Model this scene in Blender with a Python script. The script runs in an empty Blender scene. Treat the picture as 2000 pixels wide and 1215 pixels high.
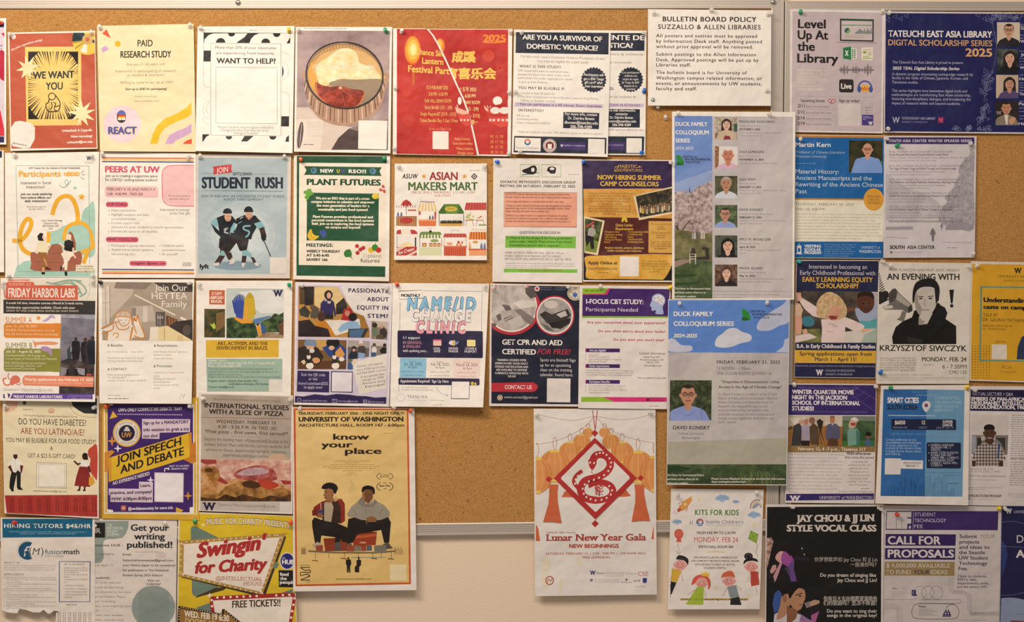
import bpy,math,random
import numpy as np
from mathutils.geometry import tessellate_polygon
random.seed(7)
SC = bpy.context.scene
COL = SC.collection
PI = math.pi
# ---------------------------------------------------------------- camera, light, exposure
S = 0.00115                 # metres per photo pixel on the board plane
D = 2000 * S * 50 / 36      # camera distance for a 50 mm lens on a 36 mm sensor
HZ = 1.50                   # height of the picture centre above the floor
cam = bpy.data.cameras.new('camera');cam.lens = 50;cam.sensor_width = 36
CAM = bpy.data.objects.new('camera',cam);COL.objects.link(CAM)
CAM.location = (0,-D,HZ);CAM.rotation_euler = (PI/2,0,0)
cam.dof.use_dof = True;cam.dof.focus_distance = D*0.93;cam.dof.aperture_fstop = 11.0
SC.camera = CAM
W = bpy.data.worlds.new('room_light');SC.world = W;W.use_nodes = True
W.node_tree.nodes['Background'].inputs[0].default_value = (1.0,0.87,0.76,1)
W.node_tree.nodes['Background'].inputs[1].default_value = 0.29
def area(name,loc,tgt,sx,sy,power,col):
    l = bpy.data.lights.new(name,'AREA');l.shape = 'RECTANGLE';l.size = sx;l.size_y = sy
    l.energy = power;l.color = col
    o = bpy.data.objects.new(name,l);COL.objects.link(o);o.location = loc
    from mathutils import Vector
    o.rotation_euler = (Vector(tgt) - Vector(loc)).to_track_quat('-Z','Y').to_euler()
area('ceiling_lamp',(-1.15,-1.75,3.10),(-0.7,0,1.5),1.1,0.4,45,(1.0,0.86,0.71))
area('ceiling_lamp',(0.05,-2.4,3.1),(-0.1,0,0.9),1.2,0.5,29,(1.0,0.875,0.77))
vs = SC.view_settings
vs.view_transform = 'Standard';vs.look = 'None';vs.exposure = -0.12;vs.gamma = 1.0;vs.use_curve_mapping = False
# ---------------------------------------------------------------- materials
def lin(h):
    return tuple(((c/255)/12.92 if c/255 <= .04045 else ((c/255+.055)/1.055)**2.4) for c in (int(h[i:i+2],16) for i in (0,2,4))) + (1.0,)
MATS = {}
def nodes_of(name):
    m = bpy.data.materials.new(name);m.use_nodes = True
    nt = m.node_tree;return m,nt,nt.nodes['Principled BSDF']
def wrinkle(nt,b,strength=.55,scale=8.0):
    g = nt.nodes.new('ShaderNodeNewGeometry');n = nt.nodes.new('ShaderNodeTexNoise');u = nt.nodes.new('ShaderNodeBump')
    n.inputs['Scale'].default_value = scale;n.inputs['Detail'].default_value = 3
    u.inputs['Strength'].default_value = strength;u.inputs['Distance'].default_value = .03
    nt.links.new(g.outputs['Position'],n.inputs['Vector']);nt.links.new(n.outputs['Fac'],u.inputs['Height'])
    nt.links.new(u.outputs['Normal'],b.inputs['Normal'])
    return g
def mat(c):
    """printed colour: 'rrggbb', or 'n:hex:hex[:hex]:scale' for a mottled photographic print"""
    if c in MATS: return MATS[c]
    if c.startswith('n:'):
        q = c.split(':')[1:];cols,sc = q[:-1],float(q[-1])*(3.2 if float(q[-1]) >= 9 else 1)
        m,nt,b = nodes_of('mottled_print_'+'_'.join(cols))
        g = wrinkle(nt,b)
        n = nt.nodes.new('ShaderNodeTexNoise');n.inputs['Scale'].default_value = sc;n.inputs['Detail'].default_value = 6
        n.inputs['Roughness'].default_value = .62
        r = nt.nodes.new('ShaderNodeValToRGB')
        e = r.color_ramp.elements
        while len(e) < len(cols): e.new(.5)
        for i,h in enumerate(cols):
            e[i].position = .36 + .28*i/(len(cols)-1);e[i].color = lin(h)
        nt.links.new(g.outputs['Position'],n.inputs['Vector']);nt.links.new(n.outputs['Fac'],r.inputs['Fac'])
        nt.links.new(r.outputs['Color'],b.inputs['Base Color'])
    else:
        m,nt,b = nodes_of('print_'+c);wrinkle(nt,b)
        b.inputs['Base Color'].default_value = lin(c)
    b.inputs['Roughness'].default_value = .5
    b.inputs['Specular IOR Level'].default_value = .3
    MATS[c] = m
    return m
# ---------------------------------------------------------------- lettering
FONT_CACHE = {}
def make_glyphs(need):
    """need: set of (char, bold). One curve per glyph, turned to triangles and thrown away."""
    if not need: return
    tmp = []
    for ch,b in sorted(need):
        for body in (ch,ch+'|'):
            c = bpy.data.curves.new('glyph','FONT');c.body = body;c.size = 1;c.fill_mode = 'FRONT';c.resolution_u = 3
            c.offset = 0
            o = bpy.data.objects.new('glyph',c);COL.objects.link(o);tmp.append((ch,b,body,o))
    dg = bpy.context.evaluated_depsgraph_get();adv = {}
    bar0 = None
    for ch,b,body,o in tmp:
        ev = o.evaluated_get(dg);me = ev.to_mesh();me.calc_loop_triangles()
        v = np.array([p.co[:2] for p in me.vertices]).reshape(-1,2)
        t = np.array([p.vertices[:] for p in me.loop_triangles],int).reshape(-1,3)
        if body == ch:
            FONT_CACHE[(ch,b)] = [v,t,0.0]
        else:
            FONT_CACHE[(ch,b)][2] = v[:,0].max() if len(v) else .3
        ev.to_mesh_clear()
    for ch,b,body,o in tmp:
        c = o.data;bpy.data.objects.remove(o);bpy.data.curves.remove(c)
    for b in (0,1):
        bar = FONT_CACHE.get(('|',b))
        if bar is None: continue
        w = bar[0][:,0].max()
        for (ch,bb),g in FONT_CACHE.items():
            if bb == b and not (len(g) > 3): g[2] -= w;g.append(1)
CAPH = .70
def serifs(ch,v,t):
    """small slab feet on the stem ends of a letter"""
    if not ch.isalpha() or ord(ch) > 127 or not len(v): return v,t
    cnt = {}
    for a,b,c in t:
        for e in ((a,b),(b,c),(c,a)):
            k = tuple(sorted(e));cnt[k] = cnt.get(k,0)+1
    ys = v[:,1];lo,hi = ys.min(),ys.max();V = list(map(tuple,v));T = list(map(tuple,t))
    for (a,b),n in cnt.items():
        if n > 1: continue
        (xa,ya),(xb,yb) = v[a],v[b]
        if abs(ya-yb) > .004 or not (.03 < abs(xa-xb) < .5): continue
        top = abs(ya-hi) < .03;bot = abs(ya-lo) < .03
        if not (top or bot): continue
        x0,x1 = min(xa,xb),max(xa,xb)
        if x1-x0 > .2:
            if ch not in 'BDEFLPR': continue
            x0,x1 = x0-.06,x0+.05
        else: x0,x1 = x0-.065,x1+.065
        y0,y1 = (ya-.055,ya) if top else (ya,ya+.055)
        i = len(V);V += [(x0,y0),(x1,y0),(x1,y1),(x0,y1)];T += [(i,i+1,i+2),(i,i+2,i+3)]
    return np.array(V),np.array(T,int)
# ---------------------------------------------------------------- sheets of paper
def homography(src,dst):
    A = [];B = []
    for (x,y),(u,v) in zip(src,dst):
        A += [[x,y,1,0,0,0,-u*x,-u*y],[0,0,0,x,y,1,-v*x,-v*y]];B += [u,v]
    h = np.linalg.solve(np.array(A,float),np.array(B,float))
    return np.append(h,1).reshape(3,3)
def hom(H,p):
    p = np.asarray(p,float).reshape(-1,2)
    q = np.c_[p,np.ones(len(p))] @ H.T
    return q[:,:2]/q[:,2:3]
def halfplane(poly,ax,val,sign):
    out = [];n = len(poly)
    for i in range(n):
        a,b = poly[i],poly[(i+1) % n]
        da,db = sign*(a[ax]-val),sign*(b[ax]-val)
        if da >= 0: out.append(a)
        if (da > 0 > db) or (da < 0 < db):
            k = da/(da-db);out.append((a[0]+(b[0]-a[0])*k,a[1]+(b[1]-a[1])*k))
    return out
NU,NV = 10,20
def cut(poly):
    polys = [poly]
    for ax,n in ((0,NU),(1,NV)):
        nxt = []
        for p in polys:
            lo = min(q[ax] for q in p);hi = max(q[ax] for q in p)
            k0 = math.floor(lo*n+1e-7)+1;rest = p
            for k in range(k0,math.ceil(hi*n-1e-7)):
                a = halfplane(rest,ax,k/n,-1);rest = halfplane(rest,ax,k/n,1)
                if len(a) > 2: nxt.append(a)
                if len(rest) < 3: break
            if len(rest) > 2: nxt.append(rest)
        polys = nxt
    return polys
def tri(pts):
    return [[pts[i] for i in t] for t in tessellate_polygon([[(x,y,0) for x,y in pts]])]
def ell(cx,cy,rx,ry,n=28,a0=0,a1=2*PI,rot=0):
    c,s = math.cos(rot),math.sin(rot);out = []
    full = abs(a1-a0-2*PI) < 1e-6
    for i in range(n if full else n+1):
        a = a0+(a1-a0)*i/n;x,y = rx*math.cos(a),ry*math.sin(a)
        out.append((cx+x*c-y*s,cy+x*s+y*c))
    return out
def smooth(pts,closed=True,n=5):
    """Catmull-Rom through the given points"""
    m = len(pts);out = []
    for i in range(m if closed else m-1):
        g = (lambda k: pts[k % m]) if closed else (lambda k: pts[max(0,min(m-1,k))])
        p0,p1,p2,p3 = g(i-1),g(i),g(i+1),g(i+2)
        for j in range(n):
            t = j/n
            out.append(tuple(.5*((2*p1[k])+(-p0[k]+p2[k])*t+(2*p0[k]-5*p1[k]+4*p2[k]-p3[k])*t*t+(-p0[k]+3*p1[k]-3*p2[k]+p3[k])*t**3) for k in (0,1)))
    if not closed: out.append(pts[-1])
    return out
SHEETS = []
BOARD = .011     # the cork's face stands this far off the wall
class Sheet:
    """One sheet of paper on the board. All shapes are given in a local frame: photo = (ox + x*k, oy + y*k)."""
    def __init__(s,frame,name,cat,label,where,corners,lv,curl=5,skew=0,wave=0,bulge=0,paper='F1ECE4',outline=None,group='flyers pinned on the notice boards'):
        s.ox,s.oy,s.k = frame;s.name,s.cat,s.label,s.where,s.group = name,cat,label,where,group
        s.c = [s.px(p) for p in corners];s.lv,s.curl,s.skew,s.wave,s.bulge,s.paper = lv,curl*(1.5 if curl > 3 else 1),skew,wave or .5,bulge,paper
        s.H = homography(s.c,[(0,0),(1,0),(1,1),(0,1)]);s.Hi = np.linalg.inv(s.H)
        (x0,y0),(x1,y1),(x2,y2),(x3,y3) = s.c
        s.sl = .5*((y1-y0)/(x1-x0)+(y2-y3)/(x2-x3));s.tt = .5*((x3-x0)/(y3-y0)+(x2-x1)/(y2-y1))
        s.ops = [];s.cur = None;s.clip = None;s.order = [];s.bb = []
        s.phase = random.uniform(0,6)
        s.outline = outline;s.labels = {}
        SHEETS.append(s)
    def px(s,p): return (s.ox+p[0]*s.k,s.oy+p[1]*s.k)
    def part(s,name,label=None):
        if name not in s.order: s.order.append(name)
        if label: s.labels[name] = label
        s.cur = name;s.clip = None
    # -- shapes -------------------------------------------------------------------
    def level(s,polys):
        a = np.concatenate([np.asarray(p,float).reshape(-1,2) for p in polys]);b = (*a.min(0),*a.max(0))
        l = 1+max([q[4] for q in s.bb if q[0] < b[2] and q[2] > b[0] and q[1] < b[3] and q[3] > b[1]],default=0)
        s.bb.append((*b,l));return l
    def add(s,polys,col):
        if s.clip:
            x0,y0,x1,y1 = s.clip;out = []
            for p in polys:
                for ax,v,sg in ((0,x0,1),(0,x1,-1),(1,y0,1),(1,y1,-1)):
                    p = halfplane(p,ax,v,sg)
                    if len(p) < 3: break
                if len(p) > 2: out.append(p)
            polys = out
        if not polys: return
        s.ops.append((s.cur,'poly',polys,col,s.level(polys)))
    def p(s,col,*pts,sm=0): s.add(tri(smooth(list(pts),n=sm) if sm else list(pts)),col)
    def r(s,col,x0,y0,x1,y1):
        # a rectangle that follows the tilt of its sheet, given by two opposite corners
        w,h = x1-x0,y1-y0;a = (w-s.tt*h)/(1-s.tt*s.sl);b = (h-s.sl*w)/(1-s.tt*s.sl)
        s.add([[(x0,y0),(x0+a,y0+a*s.sl),(x1,y1),(x0+b*s.tt,y0+b)]],col)
    def e(s,col,cx,cy,rx,ry=None,a0=0,a1=2*PI,rot=0,n=28): s.add(tri(ell(cx,cy,rx,ry or rx,n,a0,a1,rot)),col)
    def rr(s,col,x0,y0,x1,y1,q):
        pts = []
        for cx,cy,a in ((x1-q,y1-q,0),(x0+q,y1-q,PI/2),(x0+q,y0+q,PI),(x1-q,y0+q,1.5*PI)):
            pts += ell(cx,cy,q,q,5,a,a+PI/2)
        xm = (x0+x1)/2
        s.add(tri([(x,y+s.sl*(x-xm)) for x,y in pts]),col)
    def l(s,col,w,*pts,closed=False,sm=0):
        pts = list(pts)
        if sm: pts = smooth(pts,closed,sm)
        n = len(pts);L = [];R = []
        for i in range(n):
            a = pts[(i-1) % n] if (closed or i) else pts[i];b = pts[(i+1) % n] if (closed or i < n-1) else pts[i]
            dx,dy = b[0]-a[0],b[1]-a[1];d = math.hypot(dx,dy) or 1
            q = w/2
            if 0 < i < n-1 or closed:
                c = pts[i];e1 = (c[0]-a[0],c[1]-a[1]);m1 = math.hypot(*e1) or 1
                co = max(.45,(e1[0]*dx+e1[1]*dy)/(m1*d));q /= co
            L.append((pts[i][0]-dy/d*q,pts[i][1]+dx/d*q));R.append((pts[i][0]+dy/d*q,pts[i][1]-dx/d*q))
        s.add([[L[i],L[(i+1) % n],R[(i+1) % n],R[i]] for i in range(n if closed else n-1)],col)
    def o(s,col,w,x0,y0,x1,y1): s.l(col,w,(x0,y0),(x1,y0+s.sl*(x1-x0)),(x1,y1),(x0,y1-s.sl*(x1-x0)),closed=True)
    def ring(s,col,w,cx,cy,rx,ry=None): s.l(col,w,*ell(cx,cy,rx,ry or rx,28),closed=True)
    def star(s,col,cx,cy,ro,ri,n,rot=-PI/2,jit=0):
        s.p(col,*[(cx+(ro if i % 2 == 0 else ri)*(1+random.uniform(-jit,jit))*math.cos(rot+i*PI/n),cy+(ro if i % 2 == 0 else ri)*(1+random.uniform(-jit,jit))*math.sin(rot+i*PI/n)) for i in range(2*n)])
    def spark(s,col,cx,cy,q):
        s.p(col,*[(cx+(q if i % 2 == 0 else q*.3)*math.cos(i*PI/4),cy+(q if i % 2 == 0 else q*.3)*math.sin(i*PI/4)) for i in range(8)])
    def t(s,txt,x0,x1,yb,h,col,st='',sl=None,arc=0):
        """a line of lettering from x0 to x1 on baseline yb, capitals h high"""
        s.ops.append((s.cur,'text',(txt,x0,x1,yb,h,st,s.sl if sl is None else sl,arc),col,
                      s.level([[(x0,yb-h*1.1-abs(x1-x0)*abs(sl or 0)/2-abs(arc)),(x1,yb+h*.3+abs(x1-x0)*abs(sl or 0)/2)]])))
    def tl(s,col,h,st,*rows):
        for q in rows: s.t(q[0],q[1],q[2],q[3],q[4] if len(q) > 4 else h,col,st)
    def para(s,col,h,st,x0,x1,y0,y1,lines):
        """lines of small print; a line that ends in '~' is short: it takes its natural share of the width"""
        mx = max(len(q) for q in lines)
        for i,q in enumerate(lines):
            y = y0+(y1-y0)*i/max(1,len(lines)-1)
            s.t(q,x0,x0+(x1-x0)*min(1,(len(q)+.0)/mx),y,h,col,st)
    def blur(s,x0,x1,y,h,col):
        """print too small to read in the photo: a row of word-length dashes"""
        x = x0;polys = []
        while x < x1:
            w = random.uniform(1.2,5)*h*.6;w = min(w,x1-x)
            yy = y+s.sl*(x-(x0+x1)/2);polys.append([(x,yy-h*.62),(x+w,yy-h*.62),(x+w,yy-h*.12),(x,yy-h*.12)]);x += w+h*.5
        if polys: s.add(polys,col)
    def who(s,cx,top,hw,skin,hair,shirt,bottom,style='short',glasses=0,bw=1.45):
        """a printed portrait: shoulders, neck, head, hair and face; hw is half the head's width"""
        hh = hw*1.36;cy = top+hh*1.06
        sh = cy+hh*1.25
        if style == 'long': s.p(hair,*smooth([(cx-hw*1.15,cy+hh*1.5),(cx-hw*1.35,cy+hh*.4),(cx-hw*1.15,cy-hh*.6),(cx,top-hh*.1),(cx+hw*1.15,cy-hh*.6),(cx+hw*1.35,cy+hh*.4),(cx+hw*1.15,cy+hh*1.5)]))
        s.p(shirt,*smooth([(cx-hw*bw*1.75,bottom+hh),(cx-hw*bw*1.5,sh+hh*.5),(cx-hw*bw*.85,sh),(cx-hw*.45,sh-hh*.2),(cx+hw*.45,sh-hh*.2),(cx+hw*bw*.85,sh),(cx+hw*bw*1.5,sh+hh*.5),(cx+hw*bw*1.75,bottom+hh)]))
        s.p(skin,(cx-hw*.5,cy+hh*.4),(cx+hw*.5,cy+hh*.4),(cx+hw*.45,sh),(cx,sh+hh*.35),(cx-hw*.45,sh))
        if style in ('short','bald'):
            for q in (-1,1): s.e(skin,cx+q*hw*1.0,cy+hh*.02,hw*.16,hh*.22,n=10)
        if style == 'short': s.e(hair,cx,cy-hh*.32,hw*1.06,hh*.74)
        s.p(skin,*smooth([(cx-hw*.93,cy-hh*.25),(cx-hw*.9,cy+hh*.3),(cx-hw*.5,cy+hh*.85),(cx,cy+hh),(cx+hw*.5,cy+hh*.85),(cx+hw*.9,cy+hh*.3),(cx+hw*.93,cy-hh*.25),(cx+hw*.7,cy-hh*.72),(cx,cy-hh*(.62 if style != 'bald' else .98)),(cx-hw*.7,cy-hh*.72)]))
        if style == 'long': s.p(hair,*smooth([(cx-hw*1.02,cy+hh*.3),(cx-hw*1.0,cy-hh*.5),(cx,top),(cx+hw*1.0,cy-hh*.5),(cx+hw*1.02,cy+hh*.3),(cx+hw*.8,cy-hh*.35),(cx+hw*.1,cy-hh*.66),(cx-hw*.8,cy-hh*.3)]))
        for q in (-1,1):
            s.e('33241f',cx+q*hw*.4,cy-hh*.1,hw*.12,hh*.06,n=10)
            s.l('4a362c',hw*.09,(cx+q*hw*.2,cy-hh*.27),(cx+q*hw*.65,cy-hh*.25))
        s.l('9a5b48',hw*.09,(cx-hw*.03,cy-hh*.05),(cx+hw*.08,cy+hh*.25),(cx-hw*.1,cy+hh*.28))
        s.l('8a3f38',hw*.13,(cx-hw*.38,cy+hh*.5),(cx,cy+hh*.58),(cx+hw*.38,cy+hh*.5),sm=3)
        if glasses:
            for q in (-1,1): s.ring('2a221f',hw*.09,cx+q*hw*.42,cy-hh*.08,hw*.3,hh*.17)
            s.l('2a221f',hw*.09,(cx-hw*.12,cy-hh*.1),(cx+hw*.12,cy-hh*.1))
    # -- building -----------------------------------------------------------------
    def depth(s,uv):
        """height of the paper above the wall at (u, v), straight within each cell of the sheet's grid"""
        u = np.clip(uv[:,0],-.2,1.2)*NU;v = np.clip(uv[:,1],-.2,1.2)*NV
        def f(i,j):
            a = np.clip(i/NU,0,1);b = np.clip(j/NV,0,1)
            return (s.curl*b**2.4*(1+s.skew*(a-.5)*2)+s.bulge*np.sin(PI*b)+s.wave*b*np.sin(5*a+s.phase))*.001
        i,j = np.clip(np.floor(u),0,NU-1),np.clip(np.floor(v),0,NV-1);a,b = u-i,v-j
        z = f(i,j)*(1-a)*(1-b)+f(i+1,j)*a*(1-b)+f(i,j+1)*(1-a)*b+f(i+1,j+1)*a*b
        return BOARD+.0012+s.lv*.0011+abs(s.wave)*.001+z
    def world(s,uv,extra):
        p = hom(s.Hi,uv);d = s.depth(uv)+extra;q = (D-d)/D
        return np.c_[(p[:,0]-1000)*S*q,-d,HZ+(607.5-p[:,1])*S*q]
    def build(s):
        px = np.mean(s.c,axis=0)
        root = bpy.data.objects.new(s.name,None);COL.objects.link(root);root.empty_display_size = .05
        base = np.array([(px[0]-1000)*S,-BOARD,HZ+(607.5-(s.c[2][1]+s.c[3][1])/2)*S]);root.location = base
        root['label'] = s.label;root['category'] = s.cat;root['group'] = s.group
        # the sheet itself: front face, back face and rim
        if s.outline:
            uvp = [tuple(q) for q in hom(s.H,[s.px(p) for p in s.outline])]
        else: uvp = [(0,0),(1,0),(1,1),(0,1)]
        cells = []
        for q in tri(uvp): cells += cut(q)
        V = [];idx = {};F = []
        def vid(q):
            k = (round(q[0],5),round(q[1],5))
            if k not in idx: idx[k] = len(V);V.append(q)
            return idx[k]
        for q in cells:
            f = [vid(a) for a in q]
            f = [a for n,a in enumerate(f) if a != f[n-1]]
            if len(f) > 2: F.append(f)
        uv = np.array(V);n = len(V)
        A = s.world(uv,0)-base;B = s.world(uv,-.0003)-base
        edges = {}
        for f in F:
            for a,b in zip(f,f[1:]+f[:1]): edges[(a,b)] = 1
        def ccw(f):
            a,b,c = A[f[0]],A[f[1]],A[f[2]];return ((b-a)[0]*(c-a)[2]-(b-a)[2]*(c-a)[0]) > 0
        faces = [f if ccw(f) else f[::-1] for f in F]
        faces += [[a+n for a in f[::-1]] for f in faces]
        for (a,b) in edges:
            if (b,a) not in edges: faces.append([a,b,b+n,a+n])
        me = bpy.data.meshes.new('paper_sheet');me.from_pydata(np.r_[A,B].tolist(),[],faces);me.materials.append(mat(s.paper))
        o = bpy.data.objects.new('paper_sheet',me);COL.objects.link(o);o.parent = root
        # the print, one mesh per printed part
        for part,ops in [(a,b) for a in s.order for b in s.pieces([q for q in s.ops if q[0] == a])]:
            cols = [];VV = [];TT = [];MM = [];nv = 0
            for _,kind,data,col,lev in ops:
                if col not in cols: cols.append(col)
                mi = cols.index(col);ex = lev*.00004
                if kind == 'text':
                    v,t,z = s.lay(data);uv = hom(s.H,v*s.k+np.array([s.ox,s.oy]));ex = ex+.00003+z
                    if data[4]*s.k > 20:           # large letters bend with the sheet: cut them along its grid
                        V2 = [];T2 = [];Z2 = []
                        for q in t:
                            for c in cut([tuple(uv[k]) for k in q]):
                                T2 += [(len(V2),len(V2)+k,len(V2)+k+1) for k in range(1,len(c)-1)];V2 += c;Z2 += [ex[q[0]]]*len(c)
                        uv = np.array(V2).reshape(-1,2);t = np.array(T2,int).reshape(-1,3);ex = np.array(Z2)
                else:
                    v = [];t = []
                    for q in data:
                        uvq = [tuple(a) for a in hom(s.H,[s.px(a) for a in q])]
                        for ax,val,sg in ((0,.004,1),(0,.996,-1),(1,.004,1),(1,.996,-1)):
                            uvq = halfplane(uvq,ax,val,sg)
                            if len(uvq) < 3: break
                        if len(uvq) < 3: continue
                        for c in cut(uvq):
                            t += [(len(v),len(v)+k,len(v)+k+1) for k in range(1,len(c)-1)];v += c
                    if not v: continue
                    uv = np.array(v);t = np.array(t,int)
                if not len(t): continue
                w = s.world(uv,ex)-base
                a,b,c = w[t[:,0]],w[t[:,1]],w[t[:,2]]
                fl = ((b-a)[:,0]*(c-a)[:,2]-(b-a)[:,2]*(c-a)[:,0]) < 0
                t = np.where(fl[:,None],t[:,::-1],t)
                VV.append(w);TT.append(t+nv);MM.append(np.full(len(t),mi));nv += len(w)
            if not VV: continue
            v = np.concatenate(VV);t = np.concatenate(TT);m = np.concatenate(MM)
            pn = part.split('#')[0];me = bpy.data.meshes.new(pn)
            me.vertices.add(len(v));me.vertices.foreach_set('co',v.astype(np.float32).ravel())
            me.loops.add(t.size);me.loops.foreach_set('vertex_index',t.astype(np.int32).ravel())
            me.polygons.add(len(t));me.polygons.foreach_set('loop_start',np.arange(0,t.size,3,dtype=np.int32))
            me.polygons.foreach_set('material_index',m.astype(np.int32))
            for c in cols: me.materials.append(mat(c))
            me.update(calc_edges=True)
            o = bpy.data.objects.new(pn,me);COL.objects.link(o);o.parent = root
            if part in s.labels: o['label'] = s.labels[part]
        s.root = root
    def pieces(s,ops):
        """prints of one name that stand well apart on the sheet are parts of their own"""
        box = []
        for _,kind,d,_,_ in ops:
            if kind == 'text':
                txt,x0,x1,yb,h,st,sl,arc = d;k = abs(x1-x0)*abs(sl)/2
                b = (x0,yb-h-k-abs(arc),x1,yb+h*.2+k+abs(arc))
            else:
                a = np.concatenate([np.asarray(p,float).reshape(-1,2) for p in d]);b = (*a.min(0),*a.max(0))
            box.append([v*s.k for v in b])
        group = list(range(len(ops)))
        def find(i):
            while group[i] != i: i = group[i]
            return i
        for i in range(len(ops)):
            for j in range(i):
                a,b = box[i],box[j]
                if math.hypot(max(0,a[0]-b[2],b[0]-a[2]),max(0,a[1]-b[3],b[1]-a[3])) < 16: group[find(i)] = find(j)
        out = {}
        for i,q in enumerate(ops): out.setdefault(find(i),[]).append(q)
        return list(out.values())
    def lay(s,data):
        txt,x0,x1,yb,h,st,sl,arc = data
        b = 0
        x = 0;VV = [];TT = [];n = 0
        for ch in txt:
            g = FONT_CACHE[(ch,b)];v,t = g[0],g[1]
            if 's' in st: v,t = serifs(ch,v,t)
            if len(v):
                w = v.copy()
                if 'i' in st: w[:,0] += w[:,1]*(.12 if 'F' in st else .22)
                w[:,0] += x
                reps = [(0,0)]
                if 'b' in st: reps = [(-.016,-.008),(.016,.008),(-.016,.008),(.016,-.008)]
                if 'k' in st: reps = [(-.03,-.014),(.03,.014),(-.03,.014),(.03,-.014),(0,0)]
                if 'K' in st: reps = [(-.052,0),(.052,0),(0,.03),(0,-.03),(-.04,-.024),(.04,.024),(-.04,.024),(.04,-.024),(0,0)]
                if 'F' in st:                      # balloon letters: the glyph swept round a circle, radius in frame units
                    q = float(st.split('i')[-1])/h*CAPH
                    reps = [(0,0)]+[(q*f*math.cos(a*PI/8),q*f*math.sin(a*PI/8)) for f in (.5,1) for a in range(16)]
                for r,(dx,dy) in enumerate(reps):
                    VV.append(np.c_[w+np.array([dx,dy]),np.full(len(w),r*(3e-6 if len(reps) < 12 else 6e-7))]);TT.append(t+n);n += len(w)
            x += g[2]+((.2 if 'F' in st else .07) if 'w' in st else 0)
        if not VV: return np.zeros((0,2)),np.zeros((0,3),int),np.zeros(0)
        v = np.concatenate(VV);t = np.concatenate(TT)
        lo,hi = v[:,0].min(),v[:,0].max()
        X = x0+(v[:,0]-lo)/(hi-lo)*(x1-x0);f = (X-(x0+x1)/2)/max(1e-6,(x1-x0)/2)
        Y = yb-v[:,1]/CAPH*h+sl*(X-(x0+x1)/2)+arc*(f*f-.33)
        return np.c_[X,Y],t,v[:,2]
# ---------------------------------------------------------------- wall and boards
def P3(x,y,d):
    q = (D-d)/D
    return np.array([(x-1000)*S*q,-d,HZ+(607.5-y)*S*q])
def mesh_obj(name,V,F,m,parent=None,sm=False):
    me = bpy.data.meshes.new(name);me.from_pydata([tuple(map(float,v)) for v in V],[],F);me.materials.append(m)
    if sm: me.polygons.foreach_set('use_smooth',[True]*len(F))
    me.update()
    o = bpy.data.objects.new(name,me);COL.objects.link(o)
    if parent: o.parent = parent
    return o
def box(q,d0,d1):
    """a slab whose outline is four photo points, between two distances from the wall"""
    V = [P3(x,y,d1) for x,y in q]+[P3(x,y,d1)*[1,0,1]+[0,-d0,0] for x,y in q]
    F = [[3,2,1,0],[4,5,6,7]]+[[i,(i+1) % 4,(i+1) % 4+4,i+4] for i in range(4)]
    return V,F
wm,nt,b = nodes_of('wall_paint')
b.inputs['Base Color'].default_value = lin('EFDAC2');b.inputs['Roughness'].default_value = .75
g = nt.nodes.new('ShaderNodeNewGeometry');n = nt.nodes.new('ShaderNodeTexNoise');n.inputs['Scale'].default_value = 260
u = nt.nodes.new('ShaderNodeBump');u.inputs['Strength'].default_value = .25;u.inputs['Distance'].default_value = .002
nt.links.new(g.outputs['Position'],n.inputs['Vector']);nt.links.new(n.outputs['Fac'],u.inputs['Height']);nt.links.new(u.outputs['Normal'],b.inputs['Normal'])
o = mesh_obj('wall_back',[(-2.6,0,0),(2.6,0,0),(2.6,.1,0),(-2.6,.1,0),(-2.6,0,3.0),(2.6,0,3.0),(2.6,.1,3.0),(-2.6,.1,3.0)],
    [[0,1,5,4],[1,2,6,5],[2,3,7,6],[3,0,4,7],[4,5,6,7],[3,2,1,0]],wm);o['kind'] = 'structure';o['label'] = 'cream painted wall behind the notice boards'
cork,nt,b = nodes_of('cork')
g = nt.nodes.new('ShaderNodeNewGeometry')
def noise(sc,det,rough=.6):
    n = nt.nodes.new('ShaderNodeTexNoise');n.inputs['Scale'].default_value = sc;n.inputs['Detail'].default_value = det;n.inputs['Roughness'].default_value = rough
    nt.links.new(g.outputs['Position'],n.inputs['Vector']);return n
n1 = noise(420,4,.7);r1 = nt.nodes.new('ShaderNodeValToRGB');e = r1.color_ramp.elements
e[0].position = .3;e[0].color = lin('986730');e[1].position = .72;e[1].color = lin('d2a05e')
m = e.new(.5);m.color = lin('bc894a')
nt.links.new(n1.outputs['Fac'],r1.inputs['Fac'])
n2 = noise(75,3,.55);r2 = nt.nodes.new('ShaderNodeValToRGB');e = r2.color_ramp.elements
e[0].position = .25;e[0].color = lin('6e4a22');e[1].position = .33;e[1].color = (1,1,1,1)
nt.links.new(n2.outputs['Fac'],r2.inputs['Fac'])
mx = nt.nodes.new('ShaderNodeMixRGB');mx.blend_type = 'MULTIPLY';mx.inputs[0].default_value = .7
nt.links.new(r1.outputs['Color'],mx.inputs[1]);nt.links.new(r2.outputs['Color'],mx.inputs[2]);nt.links.new(mx.outputs['Color'],b.inputs['Base Color'])
n3 = noise(60,8,.7);u = nt.nodes.new('ShaderNodeBump');u.inputs['Strength'].default_value = .5;u.inputs['Distance'].default_value = .006
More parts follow.
